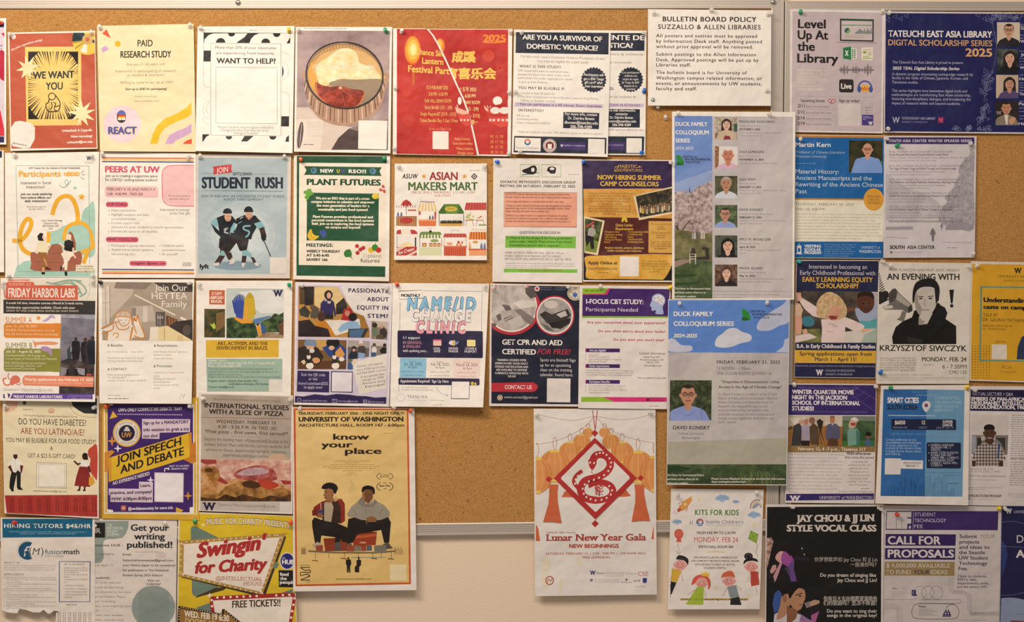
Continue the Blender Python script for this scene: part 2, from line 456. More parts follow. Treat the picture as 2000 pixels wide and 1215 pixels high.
# the torn, crumbly strip along the board's top edge
sx = nt.nodes.new('ShaderNodeSeparateXYZ');mr = nt.nodes.new('ShaderNodeMapRange');n4 = noise(48,5,.6);mu = nt.nodes.new('ShaderNodeMath');mu.operation = 'MULTIPLY';ad = nt.nodes.new('ShaderNodeMath');ad.operation = 'ADD'
mr.inputs['From Min'].default_value = HZ+(607.5-95)*S;mr.inputs['From Max'].default_value = HZ+(607.5-35)*S;mr.inputs['To Max'].default_value = 3.2
nt.links.new(g.outputs['Position'],sx.inputs[0]);nt.links.new(sx.outputs['Z'],mr.inputs['Value']);nt.links.new(mr.outputs[0],mu.inputs[0]);nt.links.new(n4.outputs['Fac'],mu.inputs[1]);nt.links.new(mu.outputs[0],ad.inputs[0]);nt.links.new(n3.outputs['Fac'],ad.inputs[1])
nt.links.new(ad.outputs[0],u.inputs['Height']);nt.links.new(u.outputs['Normal'],b.inputs['Normal']);b.inputs['Roughness'].default_value = .9
alu,nt,b = nodes_of('painted_aluminium');b.inputs['Base Color'].default_value = lin('C4BBB0');b.inputs['Roughness'].default_value = .38;b.inputs['Metallic'].default_value = .25
steel,nt,b = nodes_of('steel');b.inputs['Base Color'].default_value = lin('C8C4BC');b.inputs['Roughness'].default_value = .22;b.inputs['Metallic'].default_value = 1
PROF = [(0,.0),(0,1),(.05,1.06),(.12,1.06),(.15,.99),(.18,.99),(.30,.99),(.31,.93),(.34,.93),(.35,.99),(.46,.99),(.47,.93),(.50,.93),(.51,.99),(.62,.99),(.63,.93),(.66,.93),(.67,.99),(.80,.99),(.84,1.06),(.94,1.06),(1,1),(1,0)]
def rail(name,a0,a1,b0,b1,d,parent):
    """a grooved frame rail: outer edge a0-a1, inner edge b0-b1 (photo points)"""
    V = [];F = []
    for q0,q1 in ((a0,b0),(a1,b1)):
        for w,h in PROF:
            V.append(P3(q0[0]+(q1[0]-q0[0])*w,q0[1]+(q1[1]-q0[1])*w,d)*[1,0,1]+[0,-d*h,0])
    n = len(PROF)
    F = [[i,i+1,n+i+1,n+i] for i in range(n-1)]+[list(range(n))[::-1],list(range(n,2*n))]
    return mesh_obj(name,V,F,alu,parent)
def lathe(prof,n=20):
    """turn (radius, height) pairs about the y axis; height grows towards the viewer"""
    V = [(0,-prof[0][1],0)];F = []
    for r,h in prof: V += [(r*math.cos(2*PI*i/n),-h,r*math.sin(2*PI*i/n)) for i in range(n)]
    V.append((0,-prof[-1][1],0));L = len(V)-1
    F += [[0,1+(i+1) % n,1+i] for i in range(n)]
    for k in range(len(prof)-1):
        F += [[1+k*n+i,1+k*n+(i+1) % n,1+(k+1)*n+(i+1) % n,1+(k+1)*n+i] for i in range(n)]
    F += [[L,1+(len(prof)-1)*n+i,1+(len(prof)-1)*n+(i+1) % n] for i in range(n)]
    return V,F
def board(label,q,rails,screws):
    root = bpy.data.objects.new('bulletin_board',None);COL.objects.link(root)
    root['label'] = label;root['category'] = 'bulletin board';root['group'] = 'cork boards on the wall'
    V,F = box(q,.001,BOARD);mesh_obj('cork_panel',V,F,cork,root)
    for a in rails: rail('frame_rail',*a,BOARD+.003,root)
    for x,y in screws:
        V,F = lathe([(.0058,0),(.0058,.0015),(.005,.0035),(.0032,.0046),(.0012,.005)],20)
        o = mesh_obj('screw',V,F,steel,root,True);o.location = P3(x,y,BOARD+.0035);o['label'] = 'shiny dome-headed screw'
board('large cork notice board with grey grooved frame covering most of the wall',[(-260,5),(1515,5),(1505,1026),(-260,1045)],
    [((-260,-9),(1531,-9),(-260,17),(1507,17)),((1532,-9),(1520,1037),(1507,17),(1496,1014)),((-260,1062),(1520,1037),(-260,1037),(1497,1014))],[(465,5),(1510,4)])
board('smaller darker cork notice board at the right end with its own grey frame',[(1540,10),(2300,10),(2300,1015),(1530,1020)],
    [((1534,2),(2300,4),(1556,21),(2300,22)),((1534,2),(1523.5,1033),(1556,21),(1545,1012)),((1524,1033),(2300,1024),(1545,1011),(2300,1003))],[])
# ---------------------------------------------------------------- the sheets, top left of the board
A1 = (0,30,.22222);A2 = (375,30,.23041);A3 = (760,30,.255);A4 = (1180,0,.2552)
W_,K_,NAVY = 'F1ECE4','1d1a1c','1c2438'
# cut-off flyer at the left edge, top row
s = Sheet(A1,'flyer','flyer','lilac and crimson map-like flyer cut off at the left edge of the top row','lilac cut-off flyer',[(-800,20),(55,25),(55,1135),(-800,1130)],1,4)
s.part('map_print')
s.r('D9CCDA',-780,45,38,1120);s.r('2a2358',-780,60,36,105);s.p('B8203E',(-20,330),(12,300),(38,320),(38,580),(5,560),(-20,490));s.p('D03048',(10,160),(38,150),(38,190));s.p('D02840',(-20,830),(5,840),(38,1010),(38,1060),(-20,1060));s.r('2a2358',-780,1060,36,1118)
s.part('small_print');s.t('ca',-4,20,272,18,K_,'b');s.blur(-200,18,295,10,'555055')
# 1
s = Sheet(A1,'flyer','flyer','orange flyer saying we want you over a black and yellow sunburst with pointing hand','orange sunburst flyer',[(70,152),(835,135),(857,1172),(92,1192)],2,5)
s.part('background_print');s.p('BE5A40',(82,163),(830,150),(850,1163),(100,1172))
s.part('sunburst_picture')
s.p('F0CB76',(220,278),(713,274),(716,965),(232,970))
s.clip = (248,318,686,912)
for i in range(76):
    a = i*2*PI/76+random.uniform(-.02,.02);r0 = random.uniform(115,180)*(1.05+.3*abs(math.sin(a)));w = random.uniform(.026,.05)
    s.p('241b16',(468+r0*math.cos(a),612+r0*math.sin(a)),(468+620*math.cos(a+w),612+620*math.sin(a+w)),(468+620*math.cos(a-w),612+620*math.sin(a-w)))
for cx,cy,q in ((248,318,1),(686,318,-1),(248,912,1),(686,912,-1)):
    d = 1 if cy < 600 else -1
    s.p('241b16',(cx,cy),(cx+q*95,cy),(cx+q*45,cy+d*50),(cx,cy+d*120))
s.clip = None
s.part('hand_drawing')
s.ring('2a2018',8,457,713,30);s.l('2a2018',8,(432,735),(425,765),(405,780),(408,820),(432,845),(470,845),(510,840),(527,800),(525,760),(500,720),(485,700),sm=4)
s.l('2a2018',7,(450,760),(458,800),(440,830),sm=4);s.l('2a2018',7,(470,765),(490,775),(480,800),(500,800),(522,790),sm=4);s.l('2a2018',7,(478,805),(480,830),(500,838),sm=4)
s.part('disc_picture');s.clip = (600,152,831,400)
s.e('EFC24C',768,213,135);s.p('1b3438',*ell(768,213,134,134,8,PI*.95,PI*1.35),(768,213));s.p('1b3438',*ell(768,213,134,134,6,0,.5),(768,213));s.p('EFE6DC',*ell(768,213,120,120,8,1.6,2.15),(768,213));s.l('1b3438',5,(640,243),(770,213));s.l('1b3438',5,(660,292),(770,213));s.e('C8A264',768,213,46);s.e('BE5A40',770,211,19)
s.part('starburst')
s.star('F5E3B2',245,462,112,46,8,-1.0,.12);s.part('starburst#2');s.star('F5E3B2',717,862,128,52,9,-.95,.12)
s.part('headline');s.t('WE WANT',288,652,552,60,'1b333c','k');s.t('YOU',402,552,652,62,'1b333c','k')
s.part('small_print');s.t('No prior experience needed',100,370,262,19,W_,'b',-.33,12);s.tl(W_,20,'k',('Unleashed! A Cappella',545,810,1020),('Now recruiting!',625,810,1072),('unleashd@uw.edu',590,813,1122))
s.part('code_panel','white rounded panel');s.p('EDE6DE',(130,935),(175,927),(270,945),(308,985),(305,1090),(262,1165),(205,1168),(110,1150),(90,1100),(95,990));s.t('@UNLEASHDUW',112,238,1140,13,'4a4440','b',.2)
s.part('logo');s.ring(W_,9,118,188,17);s.star(W_,118,188,17,8,5)
# 2
s = Sheet(A1,'flyer','flyer','cream paid research study flyer with yellow ribbon and lilac circle','cream paid research study flyer',[(852,92),(1702,75),(1722,1200),(880,1195)],3,4,wave=1.2,paper='EFDDB4')
s.part('shapes_print');s.p('D94A2B',(897,160),(937,122),(972,200));s.e('DFB220',1035,250,26);s.p('C9A2CE',(888,290),(932,265),(958,297),(905,330))
s.p('E5BD20',(1683,760),(1640,810),(1560,860),(1450,905),(1380,970),(1340,1050),(1318,1130),(1385,1130),(1400,1060),(1440,1000),(1500,960),(1600,915),(1650,895),(1683,865));s.p('CBA6CC',(1683,950),(1640,985),(1560,1015),(1490,1050),(1450,1130),(1520,1130),(1545,1100),(1600,1075),(1683,1030));s.p('DB5524',(1605,1130),(1640,1100),(1685,1085),(1685,1130))
s.part('headline');s.t('PAID',1208,1342,272,56,'231f1c','b');s.t('RESEARCH STUDY',1058,1505,370,56,'231f1c','k')
s.part('body_text');s.tl('7d746a',23,'',('Are you 21-26 years old?',1110,1452,440),('Interested in participating in research',1018,1550,500),('on alcohol & attention?',1115,1443,534),('Willing to come to our lab at UW?',1055,1515,600));s.t('Earn up to $385 for participating!',1105,1465,656,20,'3a3430','k');s.tl('8f867a',18,'',('Learn more at',1190,1378,720),('react.uwlabs.com',1175,1402,760,16))
s.part('logo');s.e('E4D0DB',1075,955,163);s.rr('241f24',1028,835,1106,945,38);s.rr('5d68ba',1034,840,1102,885,22);s.r('C8442c',1036,872,1102,890);s.r('E8BC3C',1036,890,1102,906);s.e(W_,1052,912,17,9);s.e(W_,1086,912,17,9);s.t('REACT',956,1207,1045,60,'DDB458','K');s.t('REACT',950,1201,1041,60,'49549f','K')
# 3
s = Sheet(A2,'flyer','flyer','white flyer asking want to help inside a black and white curved pattern border','black and white pattern flyer',[(48,95),(870,90),(852,1168),(28,1150)],3,7)
s.part('border_pattern')
s.r('211e20',98,145,832,238);s.p(W_,(103,240),(105,205),(140,168),(180,153),(470,153),(445,185),(400,215),(370,240));s.p(W_,(485,240),(500,200),(530,168),(570,153),(815,153),(832,160),(832,185),(800,240))
for cx,cy,q,a in ((335,150,30,0),(243,232,40,PI),(718,152,32,0),(625,234,38,PI),(313,1024,28,0),(685,1024,30,0)): s.p('211e20',*ell(cx,cy,q,q,12,a,a+PI))
s.r('211e20',98,298,162,392);s.e('211e20',750,475,27,55);s.r('211e20',748,855,822,942);s.p('211e20',(88,1008),(158,1008),(120,1030),(95,1070),(88,1068));s.p('211e20',(415,1070),(445,1022),(522,1022),(470,1068));s.p('211e20',(790,1072),(800,1035),(822,1015),(822,1072))
for pts in (((98,392),(98,570),(125,605),(160,610)),((98,145),(98,300)),((755,310),(800,320),(830,345)),((755,650),(800,655),(826,690),(826,855)),((160,710),(110,750),(95,800),(110,860),(160,880)),((155,730),(125,770),(125,820),(155,850)),((90,870),(110,910),(158,930)),((755,550),(810,520),(825,470)),((790,400),(815,440),(810,500))): s.l('a59c92',2.5,*pts,sm=4)
s.part('text_panel');s.r('F3EEE6',160,237,754,1020);s.o('6f6862',2.5,160,237,754,1020);s.o('6f6862',2.5,203,440,722,918)
s.part('headline');s.t('WANT TO HELP?',208,710,408,44,'1f1c20','k')
s.part('small_print');s.tl('5a534d',23,'',('More than 20% of your classmates',198,715,285),('are experiencing Food Insecurity',205,697,331));s.tl('9a9188',21,'',('https://www.washington.edu/any',222,692,958),('hungryhusky/donate-to-any-',248,655,983),('hungry-husky/',355,562,1008));s.blur(65,165,128,9,'a59c92');s.blur(490,555,130,9,'8a8178')
# 4
s = Sheet(A2,'flyer','flyer','photo flyer of a ribbed glass drink with cream foam and blood orange','drink photo flyer',[(878,98),(1697,98),(1682,1170),(865,1155)],4,5)
s.part('photograph')
s.p('n:7a6468:9d8688:b7a2a0:7',(893,128),(1680,132),(1660,1143),(884,1135));s.clip = (886,128,1678,1142)
s.p('d8c8bc',(890,780),(990,780),(1110,890),(1250,930),(1410,960),(1410,1140),(886,1140));s.p('4a3835',(1180,1140),(1240,1040),(1330,960),(1420,935),(1660,900),(1660,1140));s.p('8a7672',(1330,960),(1420,935),(1660,880),(1660,960),(1440,990))
s.p('e3d8cb',(888,880),(1112,880),(1090,1140),(886,1140));s.p('5c4a4c',*ell(918,1015,24,115,16,rot=.12));s.l('c9bdb4',4,(930,920),(912,1110))
s.part('drink_picture');s.clip = (886,128,1678,1142)
rim = ell(1292,508,328,282,48,rot=.12)
body = [(966,470),(962,560),(985,700),(1020,800),(1090,880),(1200,925),(1290,937),(1400,918),(1530,850),(1600,770),(1635,640),(1622,470)]
s.p('b58f76',*body,sm=4)
for i in range(30):
    a = .05+i*(PI-.1)/29;x,y = 1292+325*math.cos(a),530+270*math.sin(a);q = .25+.75*math.sin(a)
    s.l(('6a4c3c','d9bfa6','8c6a55')[i % 3],9,(x,y),(x+14*math.cos(a),y+40+75*q))
s.p('9c7b5e',*rim);s.p('c69a62',*ell(1292,512,312,262,40,rot=.12))
for i in range(34):
    a = PI+.1+i*(PI-.2)/33;s.l('8d6f58',4,(1292+326*math.cos(a),500+276*math.sin(a)),(1292+305*math.cos(a),520+240*math.sin(a)))
s.p('e2a448',(985,480),(1010,400),(1080,370),(1120,420),(1060,560),(1030,640),(1000,590))
s.p('d9b072',(1070,360),(1180,300),(1300,285),(1450,310),(1560,390),(1605,480),(1600,545),(1060,500),sm=4)
s.p('n:e8cb8a:f3e0ae:faeecb:16',(1050,470),(1080,400),(1160,350),(1240,290),(1330,280),(1400,330),(1420,400),(1500,430),(1560,460),(1590,540),(1400,545),(1250,540),(1190,570),(1130,600),(1080,580),sm=4)
s.p('97826c',(1160,580),(1250,548),(1400,545),(1602,542),(1590,620),(1530,700),(1440,740),(1300,640),sm=4)
s.p('n:6e1d12:8f2a18:b4442a:22',(1045,570),(1100,590),(1170,605),(1260,600),(1360,625),(1450,640),(1455,700),(1400,760),(1290,785),(1180,765),(1090,710),(1055,650),sm=4)
s.l('c87a4a',12,(1052,575),(1070,680),(1180,770),(1300,790),(1410,760),(1470,650),sm=4)
for q in ((1100,690),(1190,750),(1300,770),(1400,730),(1440,660)): s.l('b8583a',4,(1258,615),q)
s.e('e0b088',1258,615,16,12)
s.l('2f2624',13,*ell(1292,508,326,280,48,rot=.12),closed=True);s.l('c9a689',5,*ell(1292,508,318,270,40,PI*1.05,PI*1.5,rot=.12))
s.part('headline');s.t("IT'S YOUR TIME TO HEAL",1022,1560,455,34,'F7EEDA','s');s.t('SIS',1252,1322,525,34,'F7EEDA','s')
s.part('code_panel','white square panel');s.p('EFEAE2',(1412,890),(1656,893),(1650,1137),(1408,1132))
s.part('small_print');s.blur(950,1310,115,9,'8a7a74')
for i in range(8): s.blur(970,1095,905+i*17,6,'b3a598')
s.blur(945,1035,1100,12,'6a5c58')
# 5 Chinese lantern flyer, behind, and the torn English one over it
s = Sheet(A3,'flyer','flyer','red lantern party flyer in yellow Chinese characters, showing right of the torn edge','red Chinese-character lantern flyer',[(34,104),(943,105),(932,1080),(34,1064)],3,3)
s.part('background_print');s.p('n:b02420:c02c26:cb362c:6',(60,104),(912,107),(906,1068),(58,1058));s.e('CE4432',760,310,46)
s.part('lantern_picture');s.e('E88A2A',390,235,36,58);s.e('F6C35A',385,225,20,38)
s.part('headline');s.t('成蹊',478,664,352,62,'F0C65C','K',0);s.t('宵喜乐会',432,822,480,62,'F0C65C','K',0)
s.t('2025',718,895,202,52,'E8862C','K');s.l('E8862C',8,(716,205),(800,210),(893,203),sm=3)
s.part('date_text');s.tl('F2D890',26,'b',('十五号 2025',535,668,580),('- 6:30 PM',565,662,630),('NNY ROOM',585,695,680),('(3 - 2/9)',605,685,730),('- 2/15)',625,695,782),('票一',630,680,832))
s.tl('E0A060',18,'',('吃 元 宵',775,875,938),('猜 灯 谜',775,875,978),('做 灯 笼',775,875,1018),('套 财 运',775,875,1058))
s.part('firework_picture')
for i in range(16): a = i*PI/8;s.l('D8503a',4,(850+12*math.cos(a),402+12*math.sin(a)),(850+38*math.cos(a),402+38*math.sin(a)))
s.part('bowl_picture');s.clip = (560,560,911,900)
s.e('F4ECE4',830,655,36,34);s.p('B83028',(800,690),(850,680),(890,640),(912,590),(912,640),(880,690),(830,705));s.p('D84A3C',(730,690),(745,760),(790,830),(850,855),(912,850),(912,720),(800,745));s.p('F1B8A0',(725,688),(760,720),(760,740),(735,725));s.e('F4ECE4',812,728,38,26);s.e('F4ECE4',884,728,42,26)
s.p('C23A30',(738,745),(800,760),(912,755),(912,775),(800,780),(745,765))
for x in (775,802,838,870,902): s.star('F4ECE4',x,802,15,6,5)
s.l('F4ECE4',5,(760,712),(752,690));s.l('F4ECE4',5,(772,710),(778,690))
torn = [(300,104),(340,150),(375,210),(420,300),(455,375),(490,455),(530,545),(575,640),(612,745),(640,850),(665,960),(690,1076)]
s = Sheet(A3,'flyer','flyer','red lantern festival party flyer in English, right side torn off along a white edge','torn red English lantern flyer',[(30,100),(943,105),(932,1082),(28,1064)],4,3,outline=[(30,100),(255,100)]+torn+[(28,1064)])
s.part('background_print');s.add(tri([(60,104),(240,103)]+[(x-13,y) for x,y in torn[:-1]]+[(675,1074),(58,1062)]),'n:a8201e:bb2a24:c8342a:6')
s.part('lantern_picture');s.e('D86a28',180,268,64,112);s.e('EF9a2c',180,265,56,102);s.e('F8BE4a',182,262,42,78);s.e('FDE79a',185,262,24,45);s.l('C8642a',16,(186,405),(186,530));s.l('8a2a20',4,(178,110),(178,165));s.e('C84030',135,590,30);s.e('C23a2c',150,800,46)
s.part('headline');s.t('Chance Sin',205,408,306,42,'F0C65C','k',.09);s.t('Lantern',252,415,374,46,'F0C65C','k',.06);s.t('Festival Part',145,462,442,50,'F0C65C','k',.06)
s.part('date_text');s.tl('F0CC74',26,'',('15TH FEBURARY 2025',285,450,566),('3:30 PM - 6:30 PM',302,447,616),('OAK HALL DENNY ROOM',272,475,668),('Early Bird$5 (2/3 - 2/9)',275,482,718),('Single Regular$7 (2/10 - 2/15)',240,512,768),('Ticket Bundle: Buy 3 Get 1 Free',235,525,818));s.t('Scan to Sign Up',305,475,878,19,'E89a7a','s')
s.tl('EFC070',19,'',('Eating Yuanxiao',505,620,955),('Guess lantern riddles',487,640,990),('Make a lantern',518,642,1030),('Hedge maze',525,645,1063))
s.part('bowl_picture');s.p('D84A3C',(515,740),(560,760),(612,745),(632,840),(590,850),(545,815));s.e('F4ECE4',540,655,15,30);s.p('F1B8A0',(505,700),(545,715),(600,735),(606,755),(560,760),(515,745));s.l('F4ECE4',5,(525,705),(520,685))
for x in (552,578,604): s.star('F4ECE4',x,802,11,5,5)
s.part('code_panel','white square panel');s.rr('EFE8DE',333,888,455,1025,6)
# 6
s = Sheet(A3,'flyer','flyer','Spanish copy of the navy and white domestic violence study flyer, partly covered','half covered Spanish study flyer',[(1230,112),(1972,117),(1962,1072),(1225,1064)],2,2)
s.part('headline');s.p(NAVY,(1250,132),(1958,136),(1955,272),(1248,270));s.tl(W_,36,'k',('SOBREVIVIENTE DE',1330,1956,187),('VIOLENCIA DOMÉSTICA?',1180,1868,246))
s.part('body_text');s.tl('857c74',18,'',('protección contra la violencia',1480,1945,305),('Es un estudio remunerado.',1560,1865,368),('en los condados de',1690,1890,632),('1000 opciones diferentes solo',1685,1950,884,15));s.t('SI:',1690,1722,572,22,'3a3430','b')
s.r('D5C3DB',1500,672,1952,706);s.t('Zoom de 60 minutos.',1690,1928,695,20,'5a4a70','')
s.part('badge');s.star(NAVY,1850,492,99,88,24);s.tl(W_,16,'',('¿Los participantes',1785,1915,445),('recibirán una',1800,1900,470),('tarjeta de regalo',1790,1910,496),('de Tango de $50*',1782,1918,522),('después de su',1800,1900,548),('entrevista!',1815,1885,572))
s.part('contact_panel');s.r(NAVY,1600,716,1920,860);s.tl(W_,19,'b',('Para más información,',1665,1888,736),('contacte',1735,1825,764),('Dr. Deirdre Bowen',1690,1868,792),('dbowen@seattleu.edu',1655,1892,820),('206-398-4289',1708,1852,848))
s.part('footer_band');s.p(NAVY,(1230,924),(1955,928),(1950,1062),(1228,1055));s.r('3d2a6c',1600,968,1805,1030);s.t('UNIVERSITY of WASHINGTON',1640,1795,1000,12,'B9AACB','s');s.r('EDE8E0',1818,940,1935,1055)
s = Sheet(A3,'flyer','flyer','white and navy flyer asking are you a survivor of domestic violence','navy English study flyer',[(958,108),(1697,128),(1674,1085),(940,1062)],4,5)
s.part('headline');s.p(NAVY,(972,128),(1683,134),(1680,300),(968,288));s.tl(W_,37,'k',('ARE YOU A SURVIVOR OF',1022,1632,192),('DOMESTIC VIOLENCE?',1055,1600,262))
s.part('body_text');s.tl('8a8178',19,'',('Did the court issue a Domestic Violence Protection Order?',1008,1658,332),('You may be eligible for a paid study.',1133,1530,364),('UW researchers want to understand your',988,1378,436,17),('perspective about how these orders work,',988,1388,464,17),('particularly if the order required your abuser',988,1408,492,17),('to give up their firearms.',988,1215,519,17),('You are at least 18 years old.',1005,1270,605,16),('You have received your order in the past 3 years in King, Pierce,',1005,1602,638,16),('Yakima, or Spokane counties.',1005,1275,662,16),('Fill out our',980,1080,775,16),('screening survey',980,1140,802,16),('https://redcap.link/COERCE',980,1232,832,16),('*Tango gift cards give you over 1000 different options on where to spend it.',980,1640,906,14))
for y in (600,632): s.e('8a8178',988,y-5,3.5,n=8)
s.tl('3a3430',20,'bw',('WHAT IS THIS STUDY?',998,1315,403),('YOU MAY BE ELIGIBLE IF:',988,1348,568),('INTERESTED?',993,1183,738))
s.p('D5C3DB',(962,665),(1637,680),(1635,710),(960,698));s.t('• You can participate in a 60 minute Zoom interview.',980,1630,697,20,'5c4c72','b')
s.part('badge');s.star(NAVY,1567,494,100,89,24);s.tl(W_,19,'b',('Participants will',1492,1642,465),('get a $50 Tango',1490,1645,496),('gift card* after',1497,1638,524),('their interview!',1498,1636,553))
s.part('contact_panel');s.r(NAVY,1335,740,1607,872);s.tl(W_,22,'b',('For more info, contact',1348,1595,768),('Dr. Deirdre Bowen',1370,1572,800),('dbowen@seattleu.edu',1343,1598,833),('206-398-4289',1387,1553,865))
s.part('footer_band');s.p(NAVY,(958,924),(1665,938),(1662,1062),(953,1050));s.r('EDE8E0',965,936,1160,1042);s.e('3a6a98',1060,970,25);s.p('E0805a',*ell(1060,970,25,25,10,PI,2*PI));s.e('EDE8E0',1060,970,12);s.t('Seattle Childrens',972,1148,1024,18,'8a8a90','');s.e('EDE8E0',1230,998,51);s.ring('7a2a2a',5,1230,998,44);s.e('7a2a2a',1230,998,33);s.r('EDE8E0',1215,985,1245,1025);s.r('3d2a6c',1308,970,1505,1032);s.t('W',1312,1334,1006,16,W_,'sK');s.t('UNIVERSITY of WASHINGTON',1338,1500,1004,12,'C9BCD8','s');s.r('EDE8E0',1525,945,1650,1062)
# 7
s = Sheet(A4,'notice','notice','large cream bulletin board policy notice in bold black print, overlapping the top rail','bulletin board policy notice',[(335,70),(1280,80),(1276,810),(335,808)],11,2,wave=.8,bulge=2,group='notices and bills')
s.part('headline');s.t('BULLETIN BOARD POLICY',448,1165,165,36,'232019','kw');s.t('SUZZALLO & ALLEN LIBRARIES',413,1198,224,35,'232019','bw')
s.part('body_text');s.tl('2b2721',25,'bw',('All posters and notices must be approved',398,1170,287),('by Information Desk staff. Anything posted',398,1207,329),('without prior approval will be removed.',398,1140,370),('Submit postings to the Allen Information',398,1162,429),('Desk. Approved postings will be put up by',398,1182,471),('Libraries staff.',398,665,509),('The bulletin board is for University of',398,1092,568),('Washington campus related information, or',398,1210,610),('events, or announcements by UW students,',396,1207,652),('faculty and staff.',396,710,691))
# ---------------------------------------------------------------- second row
B1 = (0,290,.21405);B2 = (375,290,.22222);B3 = (755,300,.21405);B4 = (1120,300,.21407);B5 = (1300,210,.31288);B6 = (1520,0,.22222);B7 = (1710,0,.22222);B8 = (1540,255,.2181)
s = Sheet(B1,'flyer','flyer','white flyer cut off at the left edge of the second row, navy top','white flyer cut off at the left edge',[(-800,15),(35,18),(38,1130),(-800,1125)],1,4)
s.part('header_band');s.r(NAVY,-780,20,18,85)
# participants needed
s = Sheet(B1,'flyer','flyer','participants needed flyer with two people chatting on a brown sofa','sofa drawing flyer',[(45,40),(905,30),(890,1178),(48,1178)],2,2,wave=.8)
s.part('sofa_picture');TEAL = 'A5CDBE'
s.clip = (100,60,868,1172)
s.p(TEAL,(740,640),(760,570),(800,530),(862,510),(866,960),(720,940),(700,760),sm=4);s.p(TEAL,(455,850),(470,760),(560,715),(660,690),(760,700),(800,800),(780,920),(600,930),(470,900),sm=4)
s.p(TEAL,(125,1172),(150,1080),(220,1030),(330,1015),(600,1080),(866,1100),(866,1172))
YL = 'EBB034'
s.l(YL,40,(478,606),(495,540),(530,470),(590,435),(650,450),(690,520),(710,620),(700,700),sm=6);s.l(YL,40,(112,840),(180,842),(240,790),(285,700),(275,650),(240,650),(200,720),(180,830),(210,920),(280,965),sm=6)
s.l(YL,34,(440,860),(445,760));s.l(YL,34,(580,840),(600,740),(660,690),(750,680),(815,740),(845,860),(845,900),(790,930),(740,945),sm=6);s.l(YL,36,(845,890),(800,950),(760,1050),sm=4)
s.p(YL,*[(745+(34 if i % 2 == 0 else 17)*math.cos(i*PI/5-.3),442+(34 if i % 2 == 0 else 17)*math.sin(i*PI/5-.3)) for i in range(10)])
s.clip = None
BR = 'A4644C'
s.p(BR,(278,960),(310,945),(340,960),(430,970),(440,900),(470,880),(555,880),(580,950),(680,950),(720,935),(750,975),(735,1060),(690,1115),(310,1115),(285,1050),sm=3);s.l('7f4a38',4,(330,1035),(560,1040));s.l('7f4a38',4,(440,905),(450,960),(560,960))
s.p('E9DFBE',(325,910),(350,850),(410,835),(432,870),(436,950),(345,955));s.p('F0D8C4',(325,905),(350,870),(340,940),(318,945));s.p('9a6a38',(345,945),(432,950),(425,1000),(440,1050),(400,1120),(375,1110),(395,1020),(350,980));s.p('E0B080',(395,1000),(425,1070),(435,1075),(410,1010));s.e('F0D0B8',393,818,24,26);s.p('1f1a1c',(340,800),(365,770),(395,775),(385,810),(400,845),(350,840));s.l('E9DFBE',16,(418,865),(445,920),(460,880));s.p('1d1a1c',(415,1080),(465,1098),(460,1106),(420,1104));s.p('1d1a1c',(378,1125),(410,1128),(412,1150),(378,1150));s.r('E0B080',385,1085,402,1128)
s.p('9c5a40',(612,790),(640,755),(668,780),(690,860),(690,930),(665,920),(655,840),(640,800));s.e('F2D4BE',627,808,24,28);s.p('201c1e',(590,845),(625,832),(668,850),(676,940),(600,945),(582,905));s.l('F2D4BE',14,(588,900),(560,880),(545,860));s.l('F2D4BE',14,(668,905),(665,960),(690,1000));s.p('EFE3D2',(555,960),(600,932),(665,945),(675,975),(620,1010),(612,1110),(590,1110),(580,1010));s.p('EFE3D2',(640,960),(600,1020),(565,1080),(575,1090),(640,1010));s.p('1d1a1c',(590,1120),(612,1115),(615,1160),(598,1165),(588,1145));s.p('1d1a1c',(552,1075),(568,1070),(560,1115),(548,1112));s.l('3a3030',3,(470,880),(530,870))
s.part('frame_line');s.l('9fbcb0',4,(145,155),(810,158),(818,1120),(165,1122),closed=True)
s.part('headline');s.t('Participants',170,555,255,50,'EDB03A','k');s.t('NEEDED',582,727,250,32,'EDB03A','K')
s.part('body_text');s.t('UW Center for the Science of Social Connection',262,730,186,18,'4b4440','is');s.tl('6d655f',26,'',('Interested in Social',190,465,325),('Interaction?',240,410,363));s.tl('3d3834',20,'bi',('Join our study exploring',185,475,425),('how culture affects our',190,467,457),('daily interaction!',225,437,488));s.tl('9a918a',14,'',('Recruitment open to',245,418,537),('See Ages 18-65 ok',262,400,558))
s.p('EEE6DC',*ell(470,695,100,62));s.tl('38322e',15,'bi',('1-on-1 Zoom Meeting',378,568,665),('Chance to Win',400,525,690),('$50 Amazon Gift',390,535,713),('Card',443,482,737))
s.r('F0E6CC',692,1062,858,1130);s.tl('4b4440',13,'b',('For more information',698,848,1080),('Contact UWCSSC Lab',698,848,1102),('uwsocial.lab@gmail.com',694,856,1125))
s.part('squiggle_print');s.l('9fbcb0',6,(540,330),(575,355),(620,330),(615,285),(590,300),(610,335),(648,290),sm=5);s.e('A5CDBE',683,358,14);s.l('9fbcb0',7,(740,225),(765,200));s.l('9fbcb0',7,(745,240),(780,238));s.l('9fbcb0',7,(735,262),(770,282))
s.part('logo');s.t('W',787,833,108,36,'26223e','sK');s.blur(770,855,128,8,'7d746e');s.blur(778,850,140,7,'9a918a')
